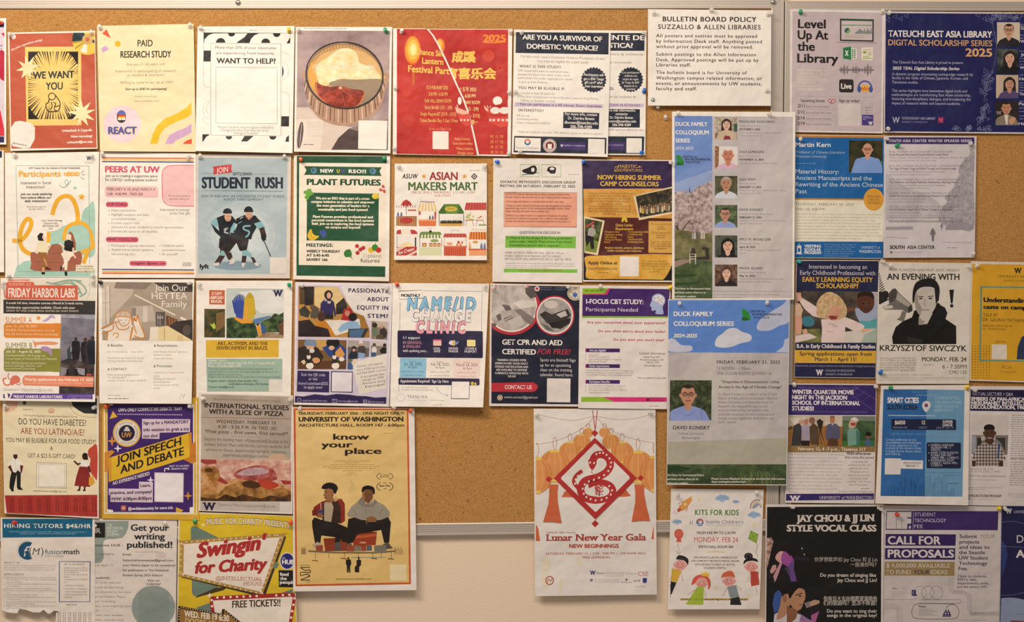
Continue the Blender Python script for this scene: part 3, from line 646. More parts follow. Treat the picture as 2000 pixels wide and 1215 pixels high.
# peers
s = Sheet(B1,'flyer','flyer','peers flyer in pink with rainbow stripes along top and bottom','pink rainbow-striped flyer',[(912,32),(1788,42),(1788,1182),(900,1180)],3,2,wave=.8)
s.part('stripe_band')
for c,y in (('D2643C',80),('E5B84A',97),('3b4d86',114)): s.r(c,932,y,1770,y+17)
s.part('stripe_band#2')
for c,y in (('3b4d86',1098),('E5B84A',1116),('D2643C',1132)): s.r(c,932,y,1770,y+17)
PK,PL = 'DC6680','EBC0C0'
s.part('headline');s.t('PEERS AT UW',958,1458,218,54,'CF5A74','K')
s.part('body_text');s.tl('4b423f',24,'b',('Join us in creating a supportive space',960,1438,262),('for LGBTQ+ undergraduate students!',960,1438,298));s.rr(PL,955,345,1445,448,30);s.t('FEBRUARY 4, 18, AND MARCH 4',976,1412,386,26,'4b3f3f','');s.t('3:30 - 4:30 PM - THO 335',976,1303,428,24,'4b3f3f','b')
for txt,x0,x1,y in (('OUR GOALS:',974,1158,522),("WHAT YOU'LL DO:",974,1252,842)): s.rr(PK,x0-9,y-35,x1+12,y+14,24);s.t(txt,x0,x1,y,24,'3a2c30','b')
s.tl('837871',20,'',('Make connections',1016,1240,575),('Highlight students and their',1016,1360,614),('accomplishments',1016,1235,652),('Provide support and',1016,1268,690),('advocate for queer students to ensure representation',1016,1672,728),('Provide safe space for all identities',1016,1438,767),('Participate in group discussions',1016,1410,896),('Attend events (social, speakers,',1016,1402,934),('volunteering, etc)',1016,1232,973),("Celebrate peers'",1480,1678,896),('accomplishments',1480,1690,936),('Be yourself!',1480,1622,974))
for x,y in ((994,568),(994,606),(994,683),(994,760),(994,889),(994,927),(1460,889),(1460,966)): s.e('6a605a',x,y,4.5,n=8)
s.tl('6d6260',22,'',('Interested in joining?',1462,1730,570),('SCAN THE QR!',1548,1732,605));s.rr(PK,1182,1026,1520,1072,22);s.t('Instagram: @peers_uw',1196,1502,1058,22,'3a2c30','b')
s.part('code_panel','pink rounded panel');s.p(PL,(1770,155),(1570,155),(1510,175),(1482,230),(1482,430),(1505,495),(1560,520),(1770,525));s.l(PK,7,(1770,153),(1570,155),(1510,175),(1480,230),(1482,430),(1505,497),(1570,524),(1770,527),sm=3);s.tl('7a6664',17,'',('Fill out this survey to',1537,1735,440),('join our mailing list',1545,1728,468))
s.part('logo')
for i in range(4): s.ring('6b6060',3,1674+i*20,1050,8,10);s.l('6b6060',3,(1664+i*20,1076),(1674+i*20,1062),(1684+i*20,1076))
# student rush
s = Sheet(B2,'flyer','flyer','pale blue student rush hockey flyer with two players and red join tag','blue hockey flyer',[(38,50),(872,55),(860,1142),(32,1140)],2,2,paper='DDD2C8')
s.part('background_print');s.p('n:9fb2ba:a9bbc1:b3c3c8:5',(52,80),(840,84),(828,1105),(50,1100));s.p('afbfc6',*ell(450,760,330,300));s.p('b8c7cc',*ell(450,760,285,260));s.p('c0ced2',*ell(450,760,235,215));s.p('C8D4d7',*ell(450,760,180,165));s.p('7e96a4',*ell(400,1030,210,40))
s.part('headline');s.t('STUDENT',85,512,348,92,'232b3c','K');s.t('RUSH',556,800,348,92,'232b3c','K')
s.part('join_tag','red tag');s.p('C03A40',(182,160),(345,138),(350,160),(344,172),(352,212),(190,230),(186,205),(192,195));s.t('JOIN',216,316,212,46,W_,'',-.13)
s.part('body_text');s.t('SEATTLE KRAKEN',358,528,236,26,'2c3444','k');s.tl('4c5866',20,'bw',('SIGN UP AND SAVE ON DISCOUNTED STUDENT TICKETS',82,812,430),('ALMOST EVERY GAMEDAY!',277,625,458));s.l('5c6874',2.5,(85,217),(185,218));s.l('5c6874',2.5,(540,226),(800,230));s.l('5c6874',2.5,(85,370),(800,380));s.blur(85,800,374,6,'5c6874')
s.part('hockey_picture')
DK,AQ = '1a2028','86b4bc'
# left player
s.p(DK,(215,610),(280,585),(350,590),(400,650),(410,760),(330,830),(250,800),(235,700));s.p(AQ,(165,640),(215,605),(235,680),(200,690));s.p(DK,(165,655),(200,690),(260,745),(240,770),(200,730));s.p(AQ,(368,650),(440,690),(420,740),(330,760),(340,700));s.p('3c2c28',(240,790),(330,800),(320,900),(270,910),(235,870));s.p(DK,(250,790),(320,780),(330,850),(240,860));s.p(AQ,(245,900),(290,900),(290,950),(240,950));s.p('3c2c28',(240,940),(290,945),(250,1010),(200,1020),(200,1000));s.p('D8CFC8',(190,1010),(240,1000),(235,1030),(195,1030));s.l(DK,6,(250,860),(250,920))
s.e('D2A68C',315,605,30,40);s.p(DK,*ell(312,565,40,40,14,PI*.98,PI*2.02));s.r(DK,275,555,350,572);s.l('B0b8c0',12,(280,715),(310,700),(285,735),(320,745),sm=4);s.t('22',375,410,700,32,W_,'bi',.5)
# right player
s.p('241e20',(340,740),(440,745),(500,800),(480,900),(420,900),(390,830),(330,910),(275,900),(310,820));s.p(DK,(385,620),(460,585),(560,590),(600,650),(570,690),(530,760),(520,800),(400,780),(380,720),(400,670));s.p(DK,(560,600),(605,640),(650,750),(655,780),(610,800),(600,720),(550,680));s.p(AQ,(545,660),(610,640),(635,685),(580,710));s.p('3c2c28',(590,705),(635,690),(648,750),(605,760));s.p(DK,(605,760),(650,755),(650,805),(620,818));s.p(DK,(365,720),(440,715),(440,780),(380,775))
s.p(AQ,(440,900),(495,890),(500,940),(440,950));s.p('3c2c28',(440,945),(480,945),(470,1010),(435,1010));s.p(AQ,(490,900),(530,930),(510,960),(485,940));s.p('3c2c28',(515,950),(545,960),(570,1010),(540,1010));s.p('3c2c28',(280,900),(345,915),(360,970),(320,980));s.p('D8CFC8',(435,1005),(470,1005),(450,1050),(438,1030));s.p('D8CFC8',(545,1005),(580,1000),(590,1035),(560,1030));s.p('D8CFC8',(325,1020),(350,960),(382,980),(370,1010))
s.e('D2A68C',502,590,30,42);s.p(DK,*ell(497,552,40,44,14,PI*.98,PI*2.02));s.r(DK,458,540,537,560);s.l('3a2a24',9,(478,605),(500,632),(528,605),sm=4);s.l('2a1e1a',4,(486,580),(496,579));s.l('2a1e1a',4,(510,579),(522,581));s.l('a87a64',3,(503,582),(506,598));s.l('6a3c34',4,(495,612),(515,612));s.l('2a1e1a',4,(300,596),(309,596));s.l('2a1e1a',4,(322,596),(332,597));s.l('a87a64',3,(316,598),(319,612));s.l('8a4a40',4,(305,624),(326,624));s.l('141a22',4,(280,600),(300,640),(335,640),sm=3)
s.l(AQ,14,(515,680),(460,685),(455,710),(500,730),(495,760),(470,780),sm=4);s.l('3a3030',8,(634,815),(692,950));s.l(W_,5,(420,620),(450,600));s.l(AQ,5,(405,660),(440,640))
s.part('logo');s.t('lyft',68,150,1055,38,'1a1a1e','K');s.part('code_panel','white square panel');s.r('E2DAD2',686,958,830,1100)
# plant futures
s = Sheet(B2,'flyer','flyer','green bordered plant futures flyer with printed fruit and vegetables','green plant flyer',[(895,62),(1742,60),(1732,1168),(888,1150)],3,3,paper='F1E8DA')
GR = '1f5236'
s.part('border_print');s.p(GR,(922,65),(1712,70),(1698,1130),(918,1118));s.p('F0E6D4',(942,125),(1712,132),(1712,1037),(938,1024));s.p(W_,(1712,60),(1742,60),(1732,1168),(1698,1168))
s.part('ribbon');s.p(GR,(985,155),(1668,165),(1648,200),(1666,242),(985,232),(1006,192));s.e('5f88b4',1070,194,27);s.e('3c6a6a',1065,190,14,18);s.e('5f88b4',1590,200,27);s.e('3c6a6a',1585,196,14,18);s.t('NEW',1128,1245,212,30,W_,'Kw');s.t('U',1272,1298,213,30,'E0C24a','K');s.t('W',1308,1348,213,30,'5a4a98','K');s.t('RSO!!',1376,1530,216,30,W_,'Kw')
s.part('headline');s.t('PLANT FUTURES',1008,1660,322,50,'1c4a30','K')
s.part('text_panel');s.p(GR,(1010,388),(1642,398),(1638,818),(1008,808));s.tl('EFE4CC',21,'K',('We are an RSO that is part of a cross-',1087,1565,449),('campus initiative to educate and empower',1047,1605,480),('the next generation of leaders for a',1093,1560,513),('sustainable and just food system!',1108,1545,547),('Plant Futures provides professional and',1062,1590,611),('personal connections in the food systems',1052,1600,642),('field. Join us in exploring the food systems',1052,1600,673),('on campus and beyond!',1172,1480,703))
s.part('small_print');s.t('MEETINGS:',1005,1240,864,28,'1c3a2a','Kw');s.tl('1c2a22',22,'K',('WEEKLY THURSDAY',1005,1303,915),('AT 5:45-6:45',1005,1205,950),('SAVERY 166',1005,1192,988));s.t('plant',1545,1665,960,34,'8a8a84','');s.t('futures',1480,1650,1002,34,'6a6a62','b');s.ring('8a8a84',3,1520,945,14,18)
s.part('fruit_picture')
for x,y in ((1000,385),(1030,370),(1020,410),(1045,395),(1010,430)): s.e('6aa63c',x,y,22,17,n=10)
s.l('6aa63c',6,(1030,400),(1005,465));s.e('E5C83c',1612,420,31,25);s.e('EDD870',1600,410,10,7)
for x,y,a in ((1680,335,.9),(1660,365,.4),(1690,376,1.2)): s.e('C65a50',x,y,18,12,rot=a,n=12)
for x,y in ((1450,858),(1480,888),(1505,874),(1455,918)): s.e('B82c30',x,y,18,n=14);s.e('D86a60',x-5,y-6,5,n=8)
s.e('E0B82c',1572,893,25,24);s.e('3f8a34',1608,872,28,30);s.e('C83428',1640,893,24,24);s.l('4f8a34',5,(1608,845),(1612,828));s.p('3a7a3c',(1335,925),(1350,895),(1390,888),(1405,930),(1400,950),(1420,980),(1390,955),(1350,955),sm=3)
s.p('E4BE34',(1035,715),(1050,712),(1060,745),(1085,765),(1112,768),(1110,782),(1060,810),(1030,800),(1016,765),sm=4);s.l('B88f24',3,(1045,720),(1050,770),(1070,795),sm=3);s.l('B88f24',3,(1040,725),(1035,770),(1045,800),sm=3)
for x,y in ((1135,735),(1160,728),(1145,755),(1168,752),(1155,768)): s.e('4358a0',x,y,15,n=12)
# makers mart
s = Sheet(B3,'flyer','flyer','small square makers mart flyer with rows of drawn market stalls','makers mart stall flyer',[(75,92),(915,90),(915,973),(68,970)],2,4)
s.part('headline');s.t('ASIAN',390,650,240,70,'9c3430','k');s.t('MAKERS MART',198,832,334,72,'4c6e36','k')
s.part('logo');s.t('ASUW',142,287,228,42,'1d1a1c','kiw');s.p('2a2626',(800,178),(830,208),(800,240),(770,210));s.p('D8D0C8',(800,190),(818,208),(800,228),(782,210));s.p('2a2626',(800,200),(808,208),(800,218),(792,210))
for x in (340,712): s.part('star_print' if x == 340 else 'star_print#2');s.star('E2A03c',x,208,28,11,5)
s.part('small_print');s.tl('B8604a',20,'',('FEB 20, 2025 | THURSDAY  | 11 AM - 3 PM',228,803,364),('HUB STREET',440,588,394));s.blur(755,850,158,12,'b3a89e')
RD,OR,CR = 'B83c38','D8703c','F0DCA8'
def stripes(x0,x1,y0,y1,n,c1,c2,sc=1,ind=18):
    for i in range(n):
        a,b = x0+(x1-x0)*i/n,x0+(x1-x0)*(i+1)/n;c = (x0+x1)/2;f = 1-ind/((x1-x0)/2)
        s.p(c1 if i % 2 == 0 else c2,(c+(a-c)*f,y0),(c+(b-c)*f,y0),(b,y1),(a,y1))
        if sc: s.p(c1 if i % 2 == 0 else c2,*ell((a+b)/2,y1,(b-a)/2,(b-a)*.6,8,0,PI))
s.part('stall_picture');s.p(RD,(130,470),(150,435),(180,418),(215,440),(232,470),(218,480),(205,470),(190,482),(175,470),(160,482),(145,472));s.l('3a2c2c',4,(180,470),(180,560))
for i in range(9): s.r(RD,88+i*21,475,94+i*21,492)
for i in range(22): s.r('C08a58' if i % 2 else '9c6a40',88+i*8.5,570,96.5+i*8.5,660)
s.e(RD,180,610,60,28);s.r('B8704a',195,510,270,525)
for x in (105,135): s.p('5a6a90',(x-10,570),(x-8,545),(x,530),(x+8,545),(x+10,570))
s.part('stall_picture#2');stripes(285,458,458,518,11,'E8C878','F3ECE0');s.l('9c7a58',3,(305,455),(310,435),(440,440),(440,455));s.t('Pretzels',318,438,452,16,'8a6a4c','i');s.r(RD,293,525,310,560);s.r(RD,437,530,452,600);s.p(OR,(290,600),(455,600),(450,662),(296,662));s.r('E8A878',290,600,455,615)
for x in (395,422): s.p('5a6a90',(x-10,600),(x-8,580),(x,560),(x+8,580),(x+10,600))
s.part('stall_picture#3');s.p('5f8a3c',(525,460),(660,460),(708,535),(700,550),(480,550),(472,535));s.p('456c2c',(525,460),(540,550),(480,550),(472,535));s.p('456c2c',(660,460),(650,550),(700,550),(708,535));s.e('D8B84a',588,505,58,24);s.t('Food',560,616,512,18,'7a9a3c','bi');s.l('2a2626',5,(478,550),(480,660));s.l('2a2626',5,(703,550),(705,662));s.r('D2A23c',488,638,692,662);s.r('3a3026',488,618,692,638)
for i in range(12): s.e('5f7a3c' if i % 3 == 0 else '2a2626',500+i*16,616,7,9,n=8)
s.part('stall_picture#4');s.clip = (700,430,914,670);stripes(712,930,448,510,16,RD,'C85a50',1,14);s.r('F0E8DC',720,520,914,610)
for i in range(14): s.e('B8c070',728+random.random()*66,555+random.random()*50,9,n=8)
s.l('B85a3c',4,(735,608),(722,662));s.l('B85a3c',4,(780,608),(795,662));s.r('C8704a',715,605,795,612);s.l('B85a3c',4,(830,608),(815,662));s.l('B85a3c',4,(880,608),(895,662));s.r('C8704a',810,605,885,612);s.l('9c9a70',3,(770,530),(760,560));s.l('B8403c',8,(835,590),(870,570));s.r('8aa050',840,645,910,658)
s.part('stall_picture#5');s.p(RD,(88,735),(95,700),(130,692),(250,696),(275,710),(284,735));s.p('F0E4D0',(130,692),(215,694),(225,735),(135,735));s.p('F0E0A8',(130,830),(190,805),(250,832),(250,850),(125,848));s.p(RD,(88,850),(276,850),(276,930),(88,930));s.p('E8C8b8',(88,860),(110,850),(180,850),(88,900));s.p('E8C8b8',(180,930),(276,880),(276,900),(225,930));s.t('Ice Cream',108,250,902,30,'F3ECE0','bi',-.28);s.r('2a2626',258,765,270,850);s.l('9c4a40',4,(96,750),(96,848))
s.part('stall_picture#6');s.p('6a8c40',(300,740),(310,715),(345,712),(490,715),(505,740),(500,765),(300,765));stripes(300,505,740,765,14,'6a8c40','F0E8D8',1,2);s.e('2a2626',400,712,13);s.l('2a2626',4,(392,690),(388,680));s.l('2a2626',4,(408,690),(412,680));s.l('2a2626',4,(303,770),(303,850));s.l('2a2626',4,(502,770),(502,850));s.r('D6D8B0',296,855,503,930);s.e('8aa060',438,795,38,14)
for x,w in ((345,40),(404,30),(440,30),(477,30)): s.r('B87a48',x-w/2,815,x+w/2,850);s.r('E8C890',x-w/4,828,x+w/4,842)
s.part('stall_picture#7');stripes(518,733,730,758,14,RD,'C8604a',1,10);s.l('D8904a',5,(526,765),(526,850));s.l('D8904a',5,(725,765),(725,850));s.r('D8704a',520,842,735,856)
for i in range(24): s.r(OR if i % 2 else RD,524+i*8.4,856,532.4+i*8.4,932)
for x,y in ((560,820),(575,825),(590,822),(645,832),(665,815),(690,812),(675,838),(655,808)): s.r(('D8704a','B83c38','E8a080')[int(x) % 3],x-8,y-12,x+8,y+12)
s.l('C8a890',3,(590,728),(595,700),(660,702),(662,728))
s.part('stall_picture#8');s.clip = (740,680,914,940);stripes(748,930,715,778,14,'E2a24a','C8502c',1,10);s.p('E0A868',(755,790),(775,860),(760,875),(748,875));s.r('D0503c',748,868,930,882);s.r('E8a06a',752,882,930,932);s.e('D89a50',810,808,25,12)
for x in (866,895): s.p('6a7a98',(x-12,870),(x-10,840),(x,810),(x+10,840),(x+12,870))
s.t('Pretzels',775,912,702,18,'C8a080','i')
# socratic
s = Sheet(B3,'flyer','flyer','grey-white discussion group flyer with salmon box and bright green bars','salmon and green discussion flyer',[(975,42),(1782,48),(1785,1178),(965,1170)],3,1,wave=.6,paper='E9E2DC')
s.part('icon_picture');s.o('7cb35c',4,1222,100,1392,212);s.p('1d1a1c',(1240,150),(1290,130),(1330,110),(1365,120),(1370,160),(1340,190),(1290,185),(1245,170),sm=3);s.e('E9E2DC',1335,148,16,20);s.l('1d1a1c',6,(1235,195),(1385,175));s.p('1d1a1c',(1330,120),(1350,105),(1365,120))
s.part('icon_picture#2');s.o('7cb35c',4,1415,100,1590,214);s.p('1d1a1c',(1465,150),(1480,122),(1520,118),(1545,130),(1545,155),(1535,182),(1490,180),(1485,165),(1470,165),sm=3);s.e('E9E2DC',1510,138,22,13)
s.part('headline');s.tl('2a2626',23,'kw',('SOCRATIC METHODISTS DISCUSSION GROUP',1038,1725,272),('MEETING ON SATURDAY, FEBRUARY 22, 2025',1035,1720,308))
s.part('text_panel');s.p('E9A68C',(1073,353),(1737,358),(1733,672),(1070,668));s.l('8a5a4a',3,(1073,353),(1737,358),(1733,672),(1070,668),closed=True)
s.tl('7c5046',17,'b',('SOCRATES believed that teaching by asking questions, known as the',1085,1668,380),('Socratic Method, was the best way to learn reality and truth because it:',1085,1685,407),('1 Encourages participants to actively examine their own ideas.',1085,1620,446),('2 Helps to reach rational conclusions through thoughtful and probing',1085,1685,484),('questioning, more truly testing knowledge rather than',1085,1672,508),('simply receiving information from a teacher and',1085,1480,534),('3 Reduces any subject matter to a sequence of questions for group',1085,1650,574),('discussions in a brainstorming session way in order to reach meaningful',1085,1660,600),('answers and rational conclusions elsewhere described as the truth or a',1085,1680,626))
s.part('question_panel','bright green panel');s.t('QUESTIONS FOR DISCUSSION',1212,1583,732,22,'4b4440','b');s.p('7fc04a',(1085,750),(1728,756),(1725,864),(1082,860));s.tl('2c4a1c',20,'b',("(1) What do the first 30 days of the Trump government's",1092,1698,780),('actions mean ? And (2) What actions, if any, should',1122,1690,813),('Conscientious persons take in response ?',1120,1583,847))
s.part('small_print');s.tl('5a534e',19,'',('WHEN: SATURDAY, FEBRUARY 22nd , 2025 @ 10:30 a.m.',1078,1620,915),('WHERE: GREENWOOD BRANCH, SEATTLE LIBRARY,',1078,1595,945),('MEETING ROOM, 8016 GREENWOOD AVE. N.  SEATTLE   98103',1078,1685,973));s.tl('8a827c',14,'',('Organized by The Socratic Methodists Discussion Group. This event is not library',1085,1715,1010));s.blur(1085,1720,1030,10,'9a928c');s.blur(1085,1460,1046,10,'9a928c');s.p('7fc04a',(1070,1050),(1742,1056),(1740,1088),(1070,1084));s.t('FOR UPDATES: SOCRATICMETHODISTS.ORG',1205,1605,1076,17,'9a6a2c','b');s.blur(1660,1755,195,13,'a59c94')
# camp counselors
s = Sheet(B4,'flyer','flyer','purple and gold summer camp counselor hiring flyer on parchment','purple and gold camp flyer',[(75,52),(922,60),(915,1172),(88,1168)],2,2)
PU,GO = '331f4c','D9A048'
s.part('background_print');s.p('1f1a1c',(80,62),(902,68),(900,1160),(92,1155));s.p(PU,(85,66),(902,68),(900,330),(90,325));s.p('n:cf9440:dca650:e6b868:9',(90,322),(902,318),(900,595),(300,590),(95,580));s.p('54201c',(95,578),(900,592),(900,925),(115,930));s.p('n:d39a34:e0ac44:eabc5c:9',(118,938),(300,930),(898,920),(896,1020),(830,1140),(750,1150),(400,1145),(150,1145),(112,1110),(118,1050),(105,990),sm=3)
s.part('headline');s.tl('E3BA4a',40,'sk',('NOW HIRING SUMMER',217,805,238),('CAMP COUNSELORS',243,778,296));s.t('MAJESTIC',405,580,130,28,'D9AE50','s');s.t('ADVENTURES',400,630,164,24,'D9AE50','s');s.l('D9AE50',5,(375,145),(385,120),(405,125),(390,150),(372,158),(410,160),sm=4);s.l('D9AE50',4,(580,125),(625,122));s.spark('D9AE50',602,120,14)
s.part('body_text');s.tl('8a5c2c',17,'s',('At Majestic Adventures children become the heroes',130,540,370),('of a fun and dynamic world, working together in',140,525,393),('magical worlds to overcome interesting challenges',140,520,417),('with storytelling, clothes and creative role-play.',145,505,442),('Our Directors need camp help!',218,445,466),('As camp counselor you will act as a mentor and',140,525,488),('guides of conflict, create life-shaping challenges and',135,525,510),('quests that teach skills and lead groups of kids',140,520,533),('each week of camp',270,385,556))
s.tl('D9A850',24,'sk',('Quest Leader',385,543,664),('Requirements',383,547,698));s.tl('D9A048',17,'sb',('• 18 years or older',280,420,722),('• Experience working',280,447,747),('with kids/teens',280,395,770),('• Energy for Physical',280,442,793),('Fitness',280,335,815),('• Communication Skills',492,682,722),('• Familiarity with',492,630,745),('Fantasy',492,550,768),('• Experience with',492,630,790),('Roleplaying Games',492,645,813));s.tl('E0B45a',19,'sb',('Requires maturity, patience, playfulness,',287,645,868),('conflict resolution, and compassion',308,622,895))
s.p('D9aa54',(686,615),(902,618),(900,908),(684,905));s.tl('8a5c2c',15,'si',('"This is the most fun I\'ve had',705,898,650),('at camp!"',768,830,672),('Camp Mom',762,838,692),('"The best experience our',710,885,730),('child had ever"',755,840,752),('Parent, Seattle',760,835,772),('"Logan felt a safe haven, a',705,890,812),('place to play, explore, and',705,890,832),('discover who he could be outside',705,890,852),('his imagination"',735,860,872))
s.tl('3a2818',26,'sk',('Apply Online at',130,402,1010));s.t('QuestNorthwest.com',128,405,1060,26,'5c4020','s');s.tl('8a682c',17,'s',('Who: People with a passion for',620,865,990),('role playing, drama and children',618,880,1012),('Where: Woodland Park, Seattle, WA',612,885,1036),('When: June 24th - September 1st',615,870,1060),('Pay: $19.97/hr',690,790,1085));s.blur(228,320,1092,12,'8a6a3c')
s.part('group_photograph');s.p('EAD9B0',(548,388),(902,300),(902,545),(598,608));s.p('n:1e1c14:3a3422:6a5c40:28',(568,390),(900,315),(900,530),(605,585))
for i in range(15):
    x = 612+i*20;y = 500-i*3+random.uniform(-12,12);c = ('d8c8a8','c8a880','8a6a4c','b0a890','6a5a4a')[i % 5]
    if i == 1: c = 'd8b030'
    s.p(c,(x-9,y+50),(x-8,y+5),(x,y-2),(x+8,y+5),(x+9,y+50));s.e('b88a68',x,y-10,7,9,n=8)
s.part('fencer_photograph');s.p('EAD9B0',(95,572),(285,612),(222,928),(100,905));s.p('n:1a2010:38401e:6a7838:22',(104,590),(265,622),(208,908),(106,890));s.p('7c8c3c',(106,800),(150,780),(230,800),(208,908),(106,890));s.p('1f1c1c',(108,770),(130,720),(180,720),(190,870),(160,870),(150,800),(120,850));s.p('A8a4a0',(128,745),(138,685),(170,675),(200,690),(205,730),(180,760));s.e('b87a64',178,662,14,17);s.l('C84850',14,(108,670),(188,625))
s.part('logo');s.p('E0C040',(438,625),(442,590),(465,572),(488,590),(494,625),(475,625),(465,605),(452,625));s.part('code_panel','white square panel');s.p('EFE8E0',(425,938),(598,940),(596,1122),(422,1118))
# ---------------------------------------------------------------- the two tall colloquium posters and the top of the right-hand board
C1 = (1710,255,.21805);C2 = (0,540,.2099);C3 = (375,540,.21811);C4 = (755,540,.21812);C5 = (1120,550,.20979);C6 = (1290,580,.31288);C7 = (1540,500,.20585);C8 = (1700,500,.21398)
GR8 = 'C9C2C4'
def leaf(s,x,y,k):
    s.p('2f8a3a',(x,y),(x+28*k,y+6*k),(x+48*k,y+38*k),(x+46*k,y+58*k),(x+10*k,y+46*k),sm=3);s.p('1f6a2c',(x-2*k,y+60*k),(x+10*k,y+40*k),(x+46*k,y+58*k),(x+20*k,y+64*k),sm=3)
s = Sheet(B5,'poster','poster','tall colloquium series poster with six speaker portraits and a blossom tree strip','tall six-portrait colloquium poster',[(40,25),(810,28),(802,1200),(40,1195)],12,2,group='large posters')
s.part('background_print');s.p('n:bcb6ba:c6c0c2:cfc9c8:4',(290,55),(795,58),(790,1190),(288,1190))
s.part('campus_photograph');s.clip = (56,52,291,1192)
s.r('6F8FD0',56,52,291,520);s.p('93a8d4',(56,450),(291,380),(291,560),(56,560));s.p('7693d0',(56,430),(150,380),(291,330),(291,390),(56,470));s.p('4a5668',(145,530),(150,495),(156,530))
s.p('n:7c6a68:b09c9c:cdbcba:38',(56,530),(100,520),(160,530),(200,495),(240,480),(291,455),(291,790),(200,780),(120,790),(56,760));s.p('4e4238',(78,905),(82,800),(62,740),(70,735),(92,800),(96,905));s.l('4e4238',6,(90,800),(120,740),(160,700));s.l('4e4238',5,(84,770),(70,720))
s.p('n:5e5e3c:74704a:8a8560:16',(56,760),(291,790),(291,1010),(56,960));s.p('n:3a4a2e:4c5e3a:5e7046:14',(56,940),(291,960),(291,1192),(56,1192));s.p('A0857c',(56,960),(110,948),(160,950),(160,960),(56,1000));s.p('2f4826',(56,1040),(200,1040),(180,1056),(56,1068));s.p('2f4826',(56,1095),(230,1085),(200,1105),(56,1115))
for x in (170,183,196,225,240): s.p(('cfc6c0','5a5a64','a8a0a4')[x % 3],(x-6,820),(x-5,785),(x,775),(x+5,785),(x+6,820))
s.p('3a322e',(150,930),(165,880),(185,880),(190,935),(250,930),(245,870),(270,880),(272,950),(200,950));s.l('d6cfc6',4,(152,975),(150,915),(188,915),(186,980));s.l('d6cfc6',4,(150,930),(188,930));s.l('d6cfc6',4,(150,945),(188,945));s.e('3a322e',170,885,9);s.e('3a322e',238,880,9)
s.part('headline');s.tl(W_,24,'k',('DUCK FAMILY',62,262,115),('COLLOQUIUM',62,270,167),('SERIES',62,152,218));s.t('2024-2025',60,175,263,18,W_,'i')
s.part('logo');leaf(s,66,298,1);s.tl('1f2e3a',13,'kw',('CENTER for',108,200,314),('ENVIRONMENTAL',120,284,330),('POLITICS',128,212,347))
s.part('body_text')
for nm,dt,un,x1,x2,y in (('MADALINA VLASCEANU','OCTOBER 4, 2024','Stanford University',680,590,95),('DALE JAMIESON','NOVEMBER 15, 2024','New York University',610,612,284),('ALEX PFAFF','JANUARY 17, 2025','Duke University',562,598,456),('DAVID KONISKY','FEBRUARY 21, 2025','Indiana University, Bloomington',608,600,645),('EMILY M. BROAD LEIB','April 18, 2025','Harvard Law School',655,560,830),('MAURA ALLAIRE','May 16, 2025','Arizona State University',606,558,1010)):
    s.t(nm,460,x1,y,14,'3c3838','bw');s.t(un,460,460+len(un)*7,y+24,10,'8f888a','');s.t(dt,460,x2,y+47,12,'3c3838','k')
s.tl('8f888a',9,'',('"How Can the Behavioral Sciences Inform the',460,728,162),('Climate Crisis Response"',460,605,180),('"Our Responsibility for Climate Change"',460,700,352),('"Forest Conservation, Rights & Lands in Brazil',460,755,522),('including the Pará effect"',460,605,540),('"Disparities in Disconnections: Utility Access in the',460,748,710),('Age of Climate Change"',460,605,728),('"Mobilizing Law and Policy to Reduce Food',460,718,895),('Waste"',460,500,913),('"Water Governance, Inequities, and Data: Policy',460,738,1074),('Lessons Evidence from California"',460,660,1092),('All events are typically held from 12 noon to 1:30 PM in Gowen 1A (Olson Room)',295,755,1152),('Please contact Elizabeth Schwartz at polisci for more information',295,715,1172),('depts.washington.edu/envirpol',295,470,1190))
s.part('footer_text','white lettering on the grass photo');s.tl(W_,11,'b',('The Center for Environmental Politics',58,284,1136),('purchases carbon offsets for its',58,250,1160),('colloquium speakers',58,190,1184))
def frame(n,y,h,bg): s.part('portrait_photograph#%d' % n);s.r(bg,308,y,448,y+h);s.clip = (308,y,448,y+h)
frame(1,60,140,'n:8a7c6c:b5a898:d2c8ba:50');s.r('8a5a48',310,160,345,195);s.r('3c5a4a',425,100,448,150)
s.who(380,72,24,'DDB8A4','3f2a22','C8B49a',200,'long');s.p('8a2a3c',(360,200),(370,175),(400,178),(408,200))
frame(2,242,140,'E4DCD6');s.p('n:5a3a28:96684a:b98a64:60',(308,242),(334,242),(330,382),(308,382));s.who(390,250,33,'C88468','E6DFDA','D8B4CC',382)
frame(3,427,140,'n:3a4430:56573e:6c6448:30');s.who(378,432,31,'B98a6c','B4AEA6','D0D6E2',567)
frame(4,608,142,'n:3c4a30:52623f:6c7a54:30');s.who(372,625,29,'C2917A','2f241e','93A6D6',750,glasses=1)
frame(5,798,138,'n:3a4038:525a4c:5a6052:30');s.who(388,818,31,'DDB49c','171416','1e1c20',936,'long')
frame(6,980,136,'n:3a2a24:644a3c:8a6a54:50');s.who(380,995,27,'DDB8A0','54342a','2c2628',1116,'long')
s = Sheet(C6,'poster','poster','tall blue-sky colloquium poster with a single portrait and grass along the bottom','tall blue-sky colloquium poster',[(48,15),(808,14),(788,1176),(38,1172)],15,3,group='large posters')
s.part('background_print');s.clip = (36,12,812,1180)
s.p('5F8AD6',(47,14),(807,14),(800,350),(46,346));s.p('n:b0aab0:bfb9bb:ccc6c4:5',(46,346),(800,350),(795,1045),(40,1045));s.p('b4b0a0',(42,905),(796,880),(795,1046),(40,1046));s.p('n:34432c:445634:566640:16',(40,1045),(795,1045),(788,1174),(38,1172));s.p('2a4224',(40,1052),(130,1058),(205,1070),(130,1092),(40,1100))
for i in range(26):
    x = 520+random.random()*190;s.l('7a8452',2.5,(x,1170),(x+random.uniform(-25,25),1085+random.random()*45))
s.part('cloud_print');s.p('D3D5E0',(340,300),(352,255),(385,230),(420,200),(470,195),(505,215),(565,240),(560,275),(500,290),(430,315),(370,315),sm=4)
